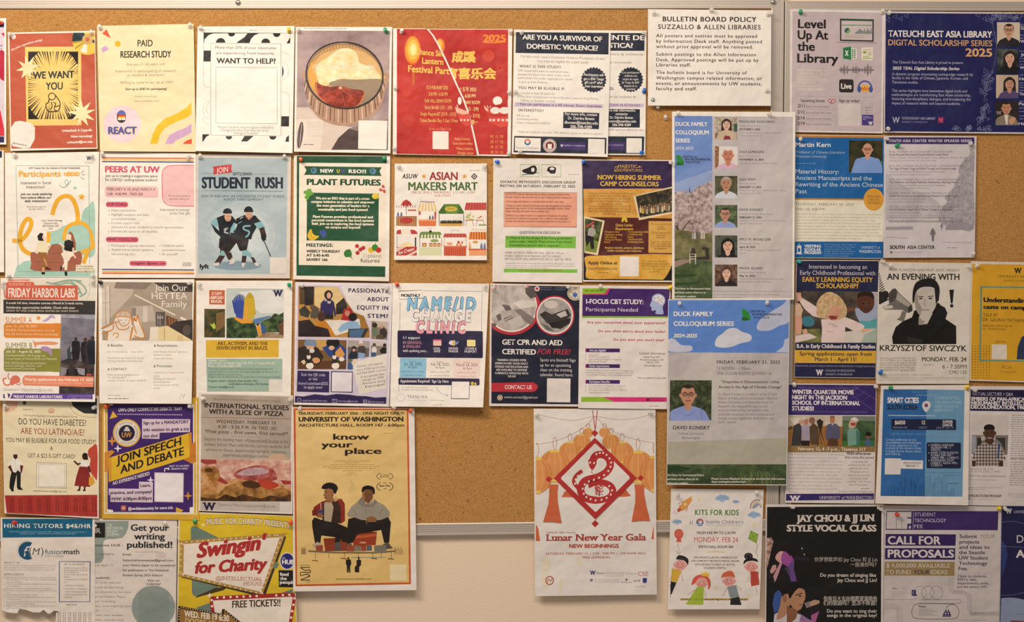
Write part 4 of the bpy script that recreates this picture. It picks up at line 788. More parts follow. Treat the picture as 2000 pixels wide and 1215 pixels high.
s.part('cloud_print#2');s.clip = (36,12,803,1180);s.p('BFC6DE',(605,205),(615,150),(680,100),(760,50),(804,18),(804,150),(740,180),(680,210),sm=4)
s.part('cloud_print#3');s.p('C9CDDF',(47,335),(48,270),(85,262),(130,300),(190,305),(195,335),(130,344),sm=4)
s.part('cloud_print#4');s.p('BFC6DE',(720,345),(765,310),(775,265),(801,255),(798,347))
s.part('headline');s.tl(W_,27,'k',('DUCK FAMILY',82,328,119),('COLLOQUIUM SERIES',82,458,180));s.t('2024-2025',80,230,253,22,W_,'ki')
s.part('logo');leaf(s,508,78,1.1);s.tl('1f2e3a',13,'kw',('CENTER for',556,655,97),('ENVIRONMENTAL',572,762,116),('POLITICS',582,678,135))
s.part('date_text');s.t('FRIDAY, FEBRUARY 21, 2025',352,745,417,20,'35302f','bw');s.tl('6a6466',19,'',('12 NOON - 1:30pm',352,560,455),('THE OLSON ROOM, GOWEN 1A',352,692,487))
s.part('body_text');s.tl('4a4444',16,'b',('"Disparities in Disconnections: Utility',380,742,538),('Access in the Age of Climate Change"',362,758,570))
s.tl('7b7476',15,'',("Dr. David Konisky is a professor at the O'Neill",360,725,614),('School of Public and Environmental Affairs at',360,730,640),('Indiana University and Associate Dean for',360,706,664),('Research. His research focuses on U.S.',360,670,690),('environmental policy and politics, with',360,676,714),('particular emphasis on environmental and',360,712,740),('energy justice, regulation, federalism, and',360,706,764),('public opinion.',360,478,788))
s.t('DAVID KONISKY',78,308,827,22,'2e292a','b');s.tl('7b7476',15,'',('Indiana University',112,272,860),('Bloomington',135,248,887))
s.part('footer_text','white lettering on the grass photo');s.tl(W_,12,'b',('The Center for Environmental Politics',40,272,1118),('purchases carbon offsets for its',40,236,1143),('colloquium speakers',40,172,1168),('Please contact Elizabeth Schwartz at envirpol for information',318,778,1141),('depts.washington.edu/envirpol',318,530,1159))
s.part('portrait_photograph');s.r('n:262e1c:3a442c:5c6646:22',60,520,317,772);s.clip = (60,520,316,772);s.who(172,545,47,'C48F74','2c211c','8FA2DC',772,glasses=1,bw=1.6)
s.l('7788c4',4,(130,720),(165,745),(215,715));s.l('7788c4',4,(250,690),(262,770))
# level up
s = Sheet(B6,'flyer','flyer','mauve-grey level up workshop flyer with big black title and app icons','grey level up workshop flyer',[(105,80),(935,92),(920,1172),(100,1160)],3,1,paper='E6DEDC')
s.part('background_print');s.p('C6B8BC',(125,100),(915,112),(905,1158),(118,1148))
s.part('headline');s.tl('1c191b',76,'k',('Level',173,418,247),('Up At',170,440,345),('the',168,322,445),('Library',166,528,550))
s.part('body_text');s.tl('E0D6C8',18,'b',('FROM MASTERING',165,385,628),('SPREADSHEETS TO',165,387,655),('MAKING MUSIC',165,355,683),('DISCOVER HANDS-ON',165,430,711),('WORKSHOPS',165,325,738),('HAPPENING AT',165,345,766),('ODEGAARD LIBRARY!',165,415,793));s.r('2a2628',165,847,835,856);s.tl('3a3436',26,'b',('Upcoming Events:',198,412,897),('Sign up today!',535,715,897))
s.tl('2f2a2c',28,'b',('2/11',172,232,944),('2/12',168,232,998),('2/14',168,232,1050),('2/14',168,232,1097));s.tl('7a6e72',17,'',('Basics of Excel Workshop',245,450,946),('Excel and Sheets Office Hours',243,468,1000),('Advanced Excel Workshop',245,465,1052),('Intro to Audacity Workshop',245,466,1099))
for y in (962,1012,1062): s.l('9a8e92',2,(245,y),(510,y+3))
s.part('heart_print');s.l('B8404c',5,(470,912),(440,890),(440,875),(458,872),(470,885),(482,872),(500,878),(502,895),(470,912),sm=3);s.l('B8404c',5,(470,885),(460,900),(475,910))
s.part('laptop_icon');s.p('2a2c2a',(543,163),(840,170),(838,368),(543,360));s.p('CDC0C4',(555,182),(828,188),(826,354),(555,348));s.r('2f6a40',555,172,830,186);s.r('6a9a5c',560,216,822,228);s.e('3c5a6a',608,270,25);s.p('7fb05a',*ell(608,270,25,25,12,-.8,2.2),(608,270))
for i,h in enumerate((12,20,25,38,45,40,30,25,44,20,35,48,30,25,48)): s.r('4a6a60',675+i*10,298-h,681+i*10,298)
for i in range(3): s.r('B8A878',590,308+i*10,770-i*10,314+i*10)
s.l('9a8e90',8,(515,372),(865,378))
s.part('spreadsheet_icon');s.p('EDE8E2',(636,425),(690,428),(690,515),(636,512));s.p('1f7a48',(570,420),(640,410),(640,526),(570,514));s.t('X',586,618,490,44,W_,'K')
for i in range(5):
    for j in range(2): s.r('1f7a48',645+j*20,434+i*16,660+j*20,444+i*16)
s.part('document_icon');s.p('E9E2CC',(733,418),(832,416),(828,530),(730,526));s.r('7aa84c',745,450,775,470);s.r('C8B0A0',745,434,820,442);s.r('7aa84c',742,508,820,516);s.r('D0C4B4',788,455,820,490);s.r('9ab080',742,494,800,500)
s.part('waveform_picture');s.l('55484e',4,(530,612),(848,618))
for i in range(40):
    h = (6+46*abs(math.sin(i*.9))*abs(math.sin(i*.23+.4)))*(.5+random.random()*.7);s.r('55484e',540+i*7.4,615-h,544+i*7.4,615+h)
s.part('app_icon');s.rr('2a2628',535,697,662,813,20);s.t('Live',552,645,780,46,W_,'k')
s.part('headphones_icon');s.r('E8B04a',725,748,800,808);s.l('3f55a0',14,*ell(762,775,58,62,20,PI,2*PI));s.e('3f55a0',712,785,18,28);s.e('3f55a0',814,785,18,28);s.l('C8502c',6,(728,790),(740,770),(750,795),(762,765),(775,795),(785,772),(798,790))
s.part('code_panel','pale square panel');s.r('D9CFCE',528,912,722,1108)
s.part('logo');s.r('4b3a8a',736,1008,835,1103);s.t('W',792,830,1098,28,W_,'sK');s.blur(745,800,1028,9,'C8BCD8');s.blur(745,830,1040,9,'C8BCD8');s.blur(745,775,1052,9,'C8BCD8')
for y in (950,975,998): s.blur(765,832,y,12,'94888c')
# tateuchi
s = Sheet(B7,'poster','poster','wide dark blue digital scholarship series poster with a column of portraits','wide dark blue library poster',[(78,100),(1500,112),(1500,1178),(72,1165)],4,1,paper='DED6DA',group='large posters')
s.part('background_print');s.p('1b1f58',(90,115),(1490,122),(1490,1165),(82,1155))
s.part('network_pattern')
def net(x,y,r): s.l('8a90b8',2,*[(x+r*math.cos(a+r),y+r*math.sin(a+r)) for a in (0,2.1,4.2)],closed=True)
for i in range(52):
    q = random.random();net(random.gauss(1000-70*q,30),620+q*480,random.uniform(12,26))
for i in range(26): net(random.uniform(680,1010),random.uniform(1110,1150),random.uniform(12,24))
for i in range(36): net(random.uniform(980,1290),125+random.random()*50,random.uniform(12,22))
for x,y in ((110,175),(175,145),(222,165),(275,140),(110,135),(960,165),(900,132),(1020,190),(1040,300),(1045,350),(935,1030)): net(x,y,22)
s.l('8a90b8',2,(975,122),(1020,190),(1045,290),(1060,400),(1050,540),(1020,650),sm=4)
s.part('headline');s.t('TATEUCHI EAST ASIA LIBRARY',112,1025,326,54,'EDE6E4','k');s.t('DIGITAL SCHOLARSHIP SERIES',112,1025,402,50,'D9A878','b');s.t('2025',790,1025,496,68,'E0AC78','k')
s.part('body_text');s.tl('B9B6CC',24,'',('The Tateuchi East Asia Library is proud to present:',148,772,560),('A dynamic program showcasing cutting-edge research by',145,857,664),('faculty in the fields of Chinese, Japanese, Korean, and',145,810,698),('Taiwanese studies.',145,375,734),('This series highlights how innovative digital tools and',143,805,810),('methodologies are transforming East Asian scholarship,',143,836,846),('fostering interdisciplinary dialogue, and broadening the',143,836,882),('impact of research within and beyond academia.',143,745,920));s.t('2025 TEAL Digital Scholarship Series',148,738,614,26,'DDD8E0','ki')
s.part('logo');s.t('W',145,215,1080,50,'B9B6CC','sb');s.t('TATEUCHI EAST ASIA LIBRARY',230,528,1050,20,'A9A8C4','sb');s.t('UNIVERSITY of WASHINGTON',230,455,1080,15,'8a8ab0','s');s.r('A82c58',550,1030,596,1080);s.l('D88aa0',3,(560,1040),(572,1070));s.l('D88aa0',3,(580,1040),(584,1072));s.l('D88aa0',3,(560,1055),(590,1050))
s.part('small_print');s.tl('C9C6D8',24,'k',('Global',1276,1380,260),('Wed, Jan',1272,1410,375),('Jing',1276,1345,492),('Wed, Feb',1268,1400,606),('Hea',1264,1340,705),('Thurs, Mar',1262,1420,838),('Paul',1260,1340,925),('Hana',1256,1360,1098))
for y in (220,235,315,340,455,520,545,570,665,735,755,775,800,895,955,985,1025,1050): s.blur(1266,1480,y,13,'8a8cb4')
def port(n,x0,y0,x1,y1,bg): s.part('portrait_photograph#%d' % n);s.r(bg,x0,y0,x1,y1);s.clip = (x0,y0,x1,y1)
port(1,1068,195,1268,408,'D2C2AE');s.who(1172,208,42,'C99A7e','221c1a','232124',408,glasses=1)
port(2,1068,430,1255,648,'n:1a1c20:3a4440:5a6a60:14');s.who(1180,448,42,'DDAA96','2a1c1c','1b1a20',648,'long')
port(3,1060,658,1255,865,'C8B49c');s.who(1178,680,40,'C9977a','2a2024','5a4a78',865,'long')
port(4,1055,890,1258,1100,'2a2422');s.t('W',1058,1110,1010,34,'b0a49c','sb');s.who(1150,895,40,'C08a6a','2a201c','8a7c6c',1100);s.p('E0D8D0',(1130,1010),(1165,1012),(1160,1095),(1148,1095));s.p('C99474',(1170,1060),(1200,1030),(1232,1035),(1222,1075),(1190,1098));
# martin kern
s = Sheet(B8,'flyer','flyer','blue and cream ancient manuscripts lecture flyer with orange round badge','blue manuscripts lecture flyer',[(55,38),(862,44),(852,1148),(52,1142)],2,1,paper='E6E2D2')
BL = '1b64a8'
s.part('background_print');s.p('C08438',(58,38),(862,42),(860,70),(58,62));s.p(BL,(62,60),(856,66),(853,612),(60,606));s.p('C8923c',(60,606),(853,612),(853,626),(60,620));s.p('EAE6D4',(60,620),(853,626),(851,996),(58,992));s.p(BL,(58,994),(851,996),(849,1145),(54,1140))
s.part('headline');s.t('Martin Kern',64,378,146,40,'EDEAE8','b');s.tl('D6E0EA',38,'',('Material History:',64,452,386),('Ancient Manuscripts and the',64,746,444),('Rewriting of the Ancient Chinese',64,845,502),('Past',64,165,562))
s.part('small_print');s.tl('A9C2DC',25,'i',('Professor of Chinese Literature',64,502,206),('Princeton University',64,345,243));s.blur(66,248,300,14,'6a98c4');s.t('THURSDAY, FEBRUARY 20, 2025',64,582,672,22,'7c725c','w');s.t('CMU 120, 4:00 P.M.',62,328,716,23,'7c725c','')
s.part('body_text')
for i,q in enumerate(('Over the past fifty years, an ever-increasing number of ancient Chinese manuscripts on bamboo','strips and silk have been discovered, found in waterlogged tombs and arid','sites in China, as well as in desert garrisons and in the arid Central Asia. Texts','manuscripts date from the fourth century BCE through the third century CE, an age','of the dominant medium for Chinese writing. Their contents cover literary','philosophical, historical, administrative, and literary writings that can be compared','to the tradition, technical works on medicine, divination, mathematics, and other','documents and still growing body of administrative and legal writings','together into the transmitted and excavated manuscripts of ancient China')): s.t(q,64,(840,820,780,826,820,826,812,834,660)[i],756+i*27,14,'B2A994','')
s.part('badge');s.e('E0A23c',763,618,91,100);s.tl('6a5424',20,'',('FREE AND',706,825,600),('OPEN TO',712,812,630),('THE PUBLIC',700,828,658))
s.part('portrait_photograph');s.r('n:1c2410:34361c:4c3a24:20',543,88,840,380);s.clip = (543,88,840,380);s.p('5a6a3c',(760,290),(840,270),(840,330),(760,330));s.who(708,110,43,'D39a80','C9b8a4','7fa0dc',380,'bald',glasses=1,bw=1.75)
s.part('logo');s.p('E4E6EA',(75,1030),(115,1030),(115,1100),(130,1108),(60,1106),(75,1098));s.p(BL,(84,1060),(95,1048),(106,1060),(106,1080),(95,1092),(84,1080));s.l('E4E6EA',4,(95,1008),(95,1030));s.tl('E4E6EA',24,'K',('VISITING',142,292,1047),('SCHOLAR',142,292,1078),('PROGRAM',142,292,1106));s.t('UNIVERSITY of',650,818,1058,22,'C4D2E2','s');s.t('WASHINGTON',630,828,1096,26,'C4D2E2','sb');s.para('8fb0d2',11,'',320,605,1026,1128,['UW Phi Beta Kappa Alpha Chapter of','Washington, Simpson Center, Japan','Linguistics, Asian L&L, China','Studies Center, Classics, Library','Studies, Jackson School for the','Humanities, Taiwan Studies'])
# south asia
s = Sheet(C1,'flyer','flyer','pale grey winter speaker series flyer with a snowy tree and walking figures','snowy grey speaker series flyer',[(75,48),(905,50),(888,1138),(72,1140)],3,2,paper='D9D2D6')
s.part('snow_photograph');s.clip = (90,60,888,1125)
s.p('n:cfc8cc:d5ced2:dad4d8:5',(92,122),(885,122),(876,1125),(88,1125));s.p('n:9a949c:aaa4aa:bab4ba:50',(850,130),(886,140),(880,500),(880,880),(720,870),(600,840),(560,770),(600,690),(640,640),(620,600),(690,520),(720,450),(750,400),(745,340),(790,270),(810,240),(840,220),sm=4);s.p('n:b8b2b8:c0babf:c8c2c6:12',(92,400),(180,450),(300,520),(420,560),(560,640),(570,720),(560,780),(92,800),sm=4);s.p('A39ca4',(92,862),(335,858),(340,888),(92,892));s.p('9a949c',(626,868),(660,830),(800,826),(876,840),(874,890),(630,892));s.l('8f8890',5,(130,780),(700,780));s.l('aaa4aa',6,(100,955),(300,965));s.l('bab4ba',10,(600,1000),(860,1005))
s.part('figure_print');s.p('7a747c',(502,885),(512,872),(522,885),(535,910),(542,935),(528,930),(524,985),(514,998),(504,985),(502,930),(488,940),(492,910));s.part('figure_print#2');s.p('8a848c',(584,842),(592,832),(600,842),(606,865),(596,870),(594,895),(588,895),(588,870),(580,866))
s.part('header_band');s.p('3c2c68',(95,60),(886,62),(885,122),(95,120));s.t('SOUTH ASIA CENTER WINTER SPEAKER SERIES',118,862,104,24,'D9D0DC','kw')
s.part('body_text')
for i,rows in enumerate((('PANEL | THURSDAY, JAN. 23 | 3:30-4:30 P.M. | ONLINE VIA ZOOM','South Asia and International Studies Alumni Career Panel','Tasha Patel Gavernor Eckern Foundations; Rohit Kumar','Amnesty Int. and Alia Muborrah South Asia Center'),('BOOK TALK | THURSDAY, JAN. 30 | 3:30-4:50 P.M. | COMMUNICATIONS 202','The Yoga of Power: Yoga as Political Thought and Practice in India','Sunila Kale and Christian Novetzke, University of Washington','sponsored by the Simpson Center for the Humanities'),('BOOK TALK | THURSDAY, FEB. 6 | 3:30-5:30 P.M. | COMMUNICATIONS 120','The Dakhani and Early Rekhtah Networks: Sharing Poetry','Purnima Dhavan and Heidi Pauwels, University of Washington','sponsored by the Simpson Center for the Humanities'),('LECTURE | THURSDAY, FEB. 13 | 3:30-5 P.M. | THOMSON 317','Global History and the Emergence of the Peasant in Colonial Punjab','Navyug Gill, William Paterson University','co-sponsored with the Department of History'),('LECTURE | THURSDAY, FEB. 27 | 3:30-5 P.M. | HENRY M. JACKSON','Can the Subaltern Speak? Race, Climate Change, and Geography','Radhika Govindrajan, University of Washington','co-sponsored with the Program on the Environment'))):
    for j,q in enumerate(rows): s.t(q,122,((690,650,840,548),(775,722,622,485),(748,750,628,482),(636,738,442,430),(755,692,400,620))[i][j],(198,324,446,568,690)[i]+j*25.5,(15,18,14,13)[j],('7a747c','6a646c','8f8990','98929a')[j],'b' if j == 1 else '')
s.t('FOR MORE INFO: JSIS.WASHINGTON.EDU/SOUTHASIA | SASIACTR@UW.EDU',120,778,822,16,'6a646c','b')
s.part('logo');s.t('SOUTH',128,262,1060,30,'2c282c','K');s.t('ASIA CENTER',282,532,1060,30,'2c282c','k');s.t('W',128,155,1102,20,'3a343a','sK');s.t('University of Washington Jackson School',165,410,1096,15,'a29ca2','');s.blur(640,732,1055,13,'8a848a')
# ---------------------------------------------------------------- third row
s = Sheet(C2,'flyer','flyer','summer marine labs flyer in coral, orange and olive with people on a shore','coral and olive labs flyer',[(5,15),(908,12),(885,1168),(-15,1155)],5,7,paper='F3EDE4')
CO,ORG,OLV = 'D2664E','DF8A38','8A8A40'
s.part('seaweed_print');s.p('E4DED0',(60,25),(905,25),(888,225),(60,215))
for pts in (((430,55),(540,75),(640,60),(720,100),(760,170)),((470,70),(600,45),(700,40),(780,90),(800,150),(740,190)),((520,60),(640,35),(760,45)),((660,45),(740,120),(720,170))): s.l('8fb09c',14,*pts,sm=4)
s.l('8fb09c',3,(830,60),(835,140),(805,220),sm=4);s.p('E0907a',(70,28),(280,25),(270,45),(180,40),(80,48));s.l('D88070',14,(40,120),(45,200))
s.part('headline');s.rr(CO,58,50,320,130,22);s.p(CO,(56,80),(722,84),(725,218),(52,210));s.t('SUMMER AT',82,292,86,24,'E9C0B0','');s.t('FRIDAY HARBOR LABS',76,698,193,82,'F4E6DC','k')
s.part('text_panel','charcoal band');s.p('3a3634',(32,215),(887,228),(885,357),(32,343));s.t('5-credit full time, intensive courses offered in 5-week terms.',58,775,258,21,'E8DED4','b');s.t('Scholarship opportunities available. Check with your',58,700,300,21,'E8DED4','b');s.t('advisor for what credits these courses can count toward.',58,732,328,21,'D8CCC2','')
s.part('shore_photograph');s.p('n:6a6878:7c7a88:8c8894:10',(568,350),(884,358),(862,1100),(548,1090));s.clip = (548,350,884,1095);s.p('n:8a8a9c:a0a0ae:b8b8c0:14',(568,350),(884,356),(884,400),(568,380));s.p('n:2c2628:3c3436:5a4e4c:16',(565,790),(640,760),(760,790),(880,800),(878,1095),(550,1090));s.p('8a8690',(565,840),(640,855),(600,920),(560,930));s.p('9a96a0',(700,850),(800,860),(820,930),(740,910))
def stand(x,y,h,c,skin='4a3a34'): s.p(c,(x-h*.13,y),(x-h*.2,y-h*.5),(x-h*.17,y-h*.8),(x,y-h*.87),(x+h*.17,y-h*.8),(x+h*.2,y-h*.5),(x+h*.13,y));s.e(skin,x,y-h*.92,h*.075,h*.09,n=10)
stand(645,765,115,'3a4a50');stand(705,780,215,'1f1c20');stand(795,800,230,'241f22');stand(830,800,215,'3a3034');s.p('C84a3c',(820,640),(850,640),(872,720),(850,745),(825,700));stand(862,815,260,'1c2030');s.p('8aa0a0',(655,660),(668,655),(668,700),(655,700))
for x in (620,700,790,840): s.p('201c1e',(x,860),(x+18,855),(x+24,960),(x-4,950))
s.e('B84848',830,915,30,10)
s.part('session_panel','orange panel');s.rr(ORG,36,436,562,572,26);s.r(ORG,500,436,565,573);s.t('SUMMER A',52,298,430,52,ORG,'');s.tl('F4DCC0',19,'',('June 15 - July 18, 2025',55,343,472,22),('FHL/BIOL 432 Marine Invertebrate Zoology',55,508,510),('FHL 445 Marine Botany: Diversity and Ecology',55,540,546))
s.part('session_panel#2','olive panel');s.rr(OLV,36,672,556,884,26);s.r(OLV,490,672,562,888);s.t('SUMMER B',52,298,668,52,OLV,'');s.t('July 20 - August 22, 2025',55,378,709,22,'F0EAD0','b');s.tl('DEDCB8',19,'',('FHL/FISH/MARBIO 492 Ecology and',50,420,746),('Conservation of Marine Birds and Mammals',50,528,775),('FHL 528 Fish Swimming: kinematics,',50,430,815),('ecomorphology, behavior, and',50,383,840),('environmental physiology',50,330,866))
s.part('animal_drawing');s.star('E8A050',358,387,26,14,9);s.part('animal_drawing#2');s.p('C2A6CC',(395,415),(440,385),(465,360),(500,365),(515,395),(480,385),(450,410),(410,420),sm=3)
s.part('animal_drawing#3');s.p('E29a72',(302,590),(330,610),(420,605),(500,608),(545,622),(500,638),(400,636),(345,640),(330,668),(318,640),sm=3);s.part('animal_drawing#4');s.p('B090BE',(380,660),(420,650),(465,665),(485,700),(480,740),(462,720),(440,700),(395,690),sm=3)
s.part('animal_drawing#5');s.p('DA7a66',(110,935),(150,920),(185,945),(180,985),(140,1000),(110,1015),(90,990),sm=3);s.l('DA7a66',14,(115,980),(80,1010),(45,1005),(30,960),(60,945),sm=4);s.l('DA7a66',9,(110,960),(80,950),(75,920),(85,900),sm=4);s.l('DA7a66',8,(150,1000),(180,1010),(192,985),sm=4)
s.part('deadline_panel','salmon panel');s.p('E88E6C',(235,920),(872,932),(868,1030),(225,1012),(208,990),(212,940));s.t('Priority applications due February 14, 2025',232,870,972,26,'F8E8DC','k');s.t('https://fhl.uw.edu/courses/applying for specific courses',232,868,1000,17,'F0CDBA','')
s.part('small_print');s.t('Questions? fhlstudents@uw.edu',30,490,1064,24,'A39a90','');s.l('A39a90',2,(200,1070),(490,1074))
s.part('footer_band');s.p('5c3f96',(118,1088),(862,1092),(862,1142),(95,1136));s.t('FRIDAY HARBOR LABORATORIES',126,580,1132,26,'F0EAF0','k');s.l('B8A8D0',3,(632,1135),(645,1105));s.tl('C4B6DA',11,'',('COLLEGE OF THE ENVIRONMENT',655,860,1118),('UNIVERSITY of WASHINGTON',655,840,1140));s.p('4b3a8a',(28,1100),(40,1090),(48,1136),(30,1130));s.p('4b3a8a',(68,1085),(82,1090),(98,1100),(80,1136))
# heytea
s = Sheet(C2,'flyer','flyer','tea shop family hiring flyer with brown shop interior and orange line-drawn worker','brown tea shop hiring flyer',[(915,28),(1808,25),(1782,1185),(925,1180)],6,8)
s.part('shop_photograph');s.p('n:a09080:aa9c8c:b4a696:6',(952,50),(1792,58),(1786,600),(952,595));s.clip = (950,48,1792,598)
s.p('c4b6a6',(955,50),(1240,55),(1240,160),(1000,420),(955,420));s.p('8a7c70',(1080,52),(1420,56),(1350,120),(1060,110));s.p('4a4340',(1430,56),(1792,58),(1792,145),(1560,140));s.p('d8ccbe',(955,90),(1020,85),(1020,440),(955,470));s.l('8a8078',5,(980,90),(985,450));s.l('8a8078',5,(1020,86),(1025,430));s.l('8a8078',4,(955,250),(1025,240))
s.l('E9DFD0',12,(1250,170),(1630,360));s.l('E9DFD0',20,(1678,382),(1732,408));s.p('bcb0a4',(1220,280),(1420,270),(1450,420),(1230,420));s.r('d4c8bc',1330,275,1372,425);s.r('8a7e74',1225,290,1265,400);s.r('5a5654',1450,330,1535,460);s.l('c8beb4',4,(1470,350),(1470,450));s.l('c8beb4',4,(1490,350),(1490,450));s.t('tot',1460,1520,392,30,'E0D8D0','');s.p('6a4630',(1545,360),(1650,400),(1640,470),(1545,460))
for x in (1570,1596,1622): s.l('a87848',8,(x,380),(x+12,445))
s.p('3c3430',(1630,420),(1792,400),(1792,600),(1560,480));s.p('E3D2A0',(1440,480),(1560,460),(1780,590),(1786,600),(1380,600));s.l('c0a060',8,(1530,470),(1530,590));s.p('D8c090',(1650,545),(1700,545),(1705,598),(1650,598));s.e('5a504a',1740,500,40,50);s.p('eadfd0',(1400,470),(1470,470),(1470,600),(1390,600))
s.part('worker_drawing');s.clip = (938,48,1792,598);OD = 'CF8a44';WH = 'E9DFD2'
s.p(WH,(940,500),(1060,440),(1080,350),(1130,315),(1200,330),(1225,400),(1225,450),(1250,470),(1235,370),(1280,370),(1310,430),(1350,560),(1330,580),(1240,565),(1215,600),(1000,600),(1010,510));s.p('C9bcac',(1065,385),(1075,345),(1140,315),(1205,335),(1220,385),(1150,375))
for pts,w in ((((1070,380),(1090,340),(1140,320),(1195,332),(1222,385)),9),(((1065,385),(1140,372),(1222,388)),8),(((1100,395),(1115,440),(1145,462),(1190,445),(1210,395)),8),(((1120,330),(1115,375)),5),(((1165,325),(1172,372)),5),(((940,485),(1000,460),(1060,430),(1100,420)),10),(((945,530),(1000,515),(1050,490),(1055,450)),10),(((1075,430),(1105,490),(1180,490),(1205,460)),9),(((1005,520),(995,595)),10),(((1235,470),(1210,595)),16),(((1230,440),(1225,390),(1245,410),(1250,380),(1265,415),(1280,360),(1295,420),(1340,530),(1345,565),(1310,575),(1245,550)),12),(((1245,455),(1270,535)),9),(((1055,555),(1060,530),(1100,530),(1095,560),(1075,572)),8)): s.l(OD,w,*pts,sm=4)
s.l('7a6454',4,(1112,405),(1135,408));s.l('7a6454',4,(1160,408),(1185,405));s.l('b87a5a',4,(1135,432),(1150,438),(1165,432))
s.part('headline');s.tl('F0E8DE',58,'',('Join Our',1440,1740,133),('HEYTEA',1412,1742,210),('Family',1505,1740,285))
s.part('body_text');s.tl('4b4440',23,'bw',('# Benefits',1000,1142,652),('# Requirements',1432,1650,654),('# Promotion',1430,1600,845),('# CONTACT',1002,1180,874))
s.tl('9a9088',15,'',('Part Time Tea-baristas',1002,1185,708),('about $23/hr',1220,1335,708),('Food & Beverage Subsidy /On the job',1002,1338,766),('Training /Flexible hrs/Friendly team',1002,1328,794),('Over 18 years old junior highschool',1428,1738,708),('education or above',1428,1595,738),('Accept shift working',1428,1602,770),('A platform for all people with full',1430,1705,902),('energy',1430,1485,932),('Working with inspiration',1430,1635,960),('and outstanding',1430,1580,988),('To be the honorable HEYTEA',1430,1666,1018),('partner',1430,1490,1046),('Email: seattleteashop@gmail.com',1002,1298,922),('Tel: 206-333-8673',1002,1172,948),('Location: 1712 John St, Seattle, WA98109',1002,1358,976),('Scan to Apply',1002,1118,1112));s.blur(1002,1195,1142,13,'6a605a')
s.part('sketch_mark');s.l('b0a69c',3,(1670,1140),(1690,1100),(1705,1120),(1720,1095),(1700,1140),sm=4)
# brazil
s = Sheet(C3,'flyer','flyer','study abroad Brazil flyer with a flying blue and yellow macaw','macaw study abroad flyer',[(38,38),(900,38),(885,1105),(38,1100)],2,1)
s.part('study_tag','orange square');s.p('C2603c',(155,122),(294,124),(292,252),(155,250));s.tl('F2E6D8',26,'k',('STUDY',175,267,166),('ABROAD',162,282,202),('BRAZIL',170,272,236))
s.part('frog_photograph');s.p('n:2a3418:44482a:6a5232:18',(110,290),(296,292),(296,548),(110,546));s.p('80623c',(215,330),(296,310),(296,440),(215,500));s.p('B8CC40',(158,425),(185,430),(195,412),(210,440),(212,465),(190,470),(175,445));
s.part('macaw_photograph');s.p('c3ccc8',(305,106),(822,110),(820,552),(308,552));s.clip = (306,108,821,552);s.p('dfe0dc',(420,140),(700,120),(820,200),(820,330),(620,330),(480,220));s.p('n:1c2a18:34482a:587040:26',(308,380),(360,365),(440,390),(560,400),(600,552),(308,552));s.p('n:1c2a18:3c5030:5c7444:26',(620,400),(700,370),(740,330),(780,345),(820,320),(820,500),(630,500));s.p('n:8a7058:a08668:b89c7c:20',(560,552),(640,505),(720,500),(820,520),(820,552));s.p('6a4a34',(770,430),(820,400),(820,530),(780,520))
for i in range(8):
    x = 362+i*14;s.p('3f55a4' if i % 2 else '34489a',(x+20,340),(x-4+i,185-i*4+(i-4)**2*2),(x+8,160-i*2+(i-4)**2*3),(x+34,300))
s.p('3a50a0',(370,230),(470,220),(480,390),(400,390))
for i in range(8):
    x = 478+i*10;s.p('C8A830' if i % 2 else 'B89a24',(x-10,330),(x,150+(i-4)**2*3),(x+9,140+(i-3)**2*4),(x+22,340))
s.p('CFAE34',(470,190),(555,200),(556,370),(490,390),(455,390));s.p('E0A83a',(480,240),(500,230),(500,370),(560,400),(490,420),(450,400));s.p('E09a38',(380,360),(440,380),(550,395),(540,420),(440,420),(385,385));s.p('5a80b0',(540,385),(700,350),(700,362),(560,420));s.p('5a80b0',(550,410),(600,395),(620,410),(590,430));s.p('E09a38',(575,430),(605,425),(625,525),(605,545),(580,480));s.p('3a5a90',(610,410),(650,440),(665,500),(625,510));s.e('2a2a24',588,430,12,10)
s.l('F1ECE4',6,(305,106),(822,110),(824,556),(306,556),closed=True)
s.t('W',725,812,176,52,'2e2452','sK')
s.part('headline');s.p('DDB438',(124,570),(778,566),(776,726),(125,728));s.tl('6b4a24',29,'sk',('ART, ACTIVISM, AND THE',225,678,614),('ENVIRONMENT IN BRAZIL',220,682,655))
s.part('text_panel','sage green panel');s.p('9DB8A8',(128,738),(810,736),(808,1032),(135,1032));s.tl('EAE8D8',19,'b',('Summer Term B',145,308,760),('July 21-Aug 3 in Seattle/ Aug 7-20, 2025 at Campo Grande,',145,742,784),('Brazil - 12 credits (A&H, DIV)',145,440,810));s.tl('5c7468',18,'',('This study abroad program explores the relationship between arts,',148,728,836),('activism, and the environment, focusing on the region of Pantanal, the',148,768,862),('tropical wetlands in South America.',148,455,886),('Program Fee: $5,400 (includes 12 credits and accommodation in Brazil)',148,790,908));s.tl('3c5048',18,'b',('Program Leaders: Eduardo Viana da Silva, PhD,',148,590,944),('Camilla Beltran-Rodriguez, PhD Student',322,685,972),('Contact: eviana@uw.edu',148,378,998));s.part('code_panel','white square panel');s.r('E6E0D6',690,922,808,1030)
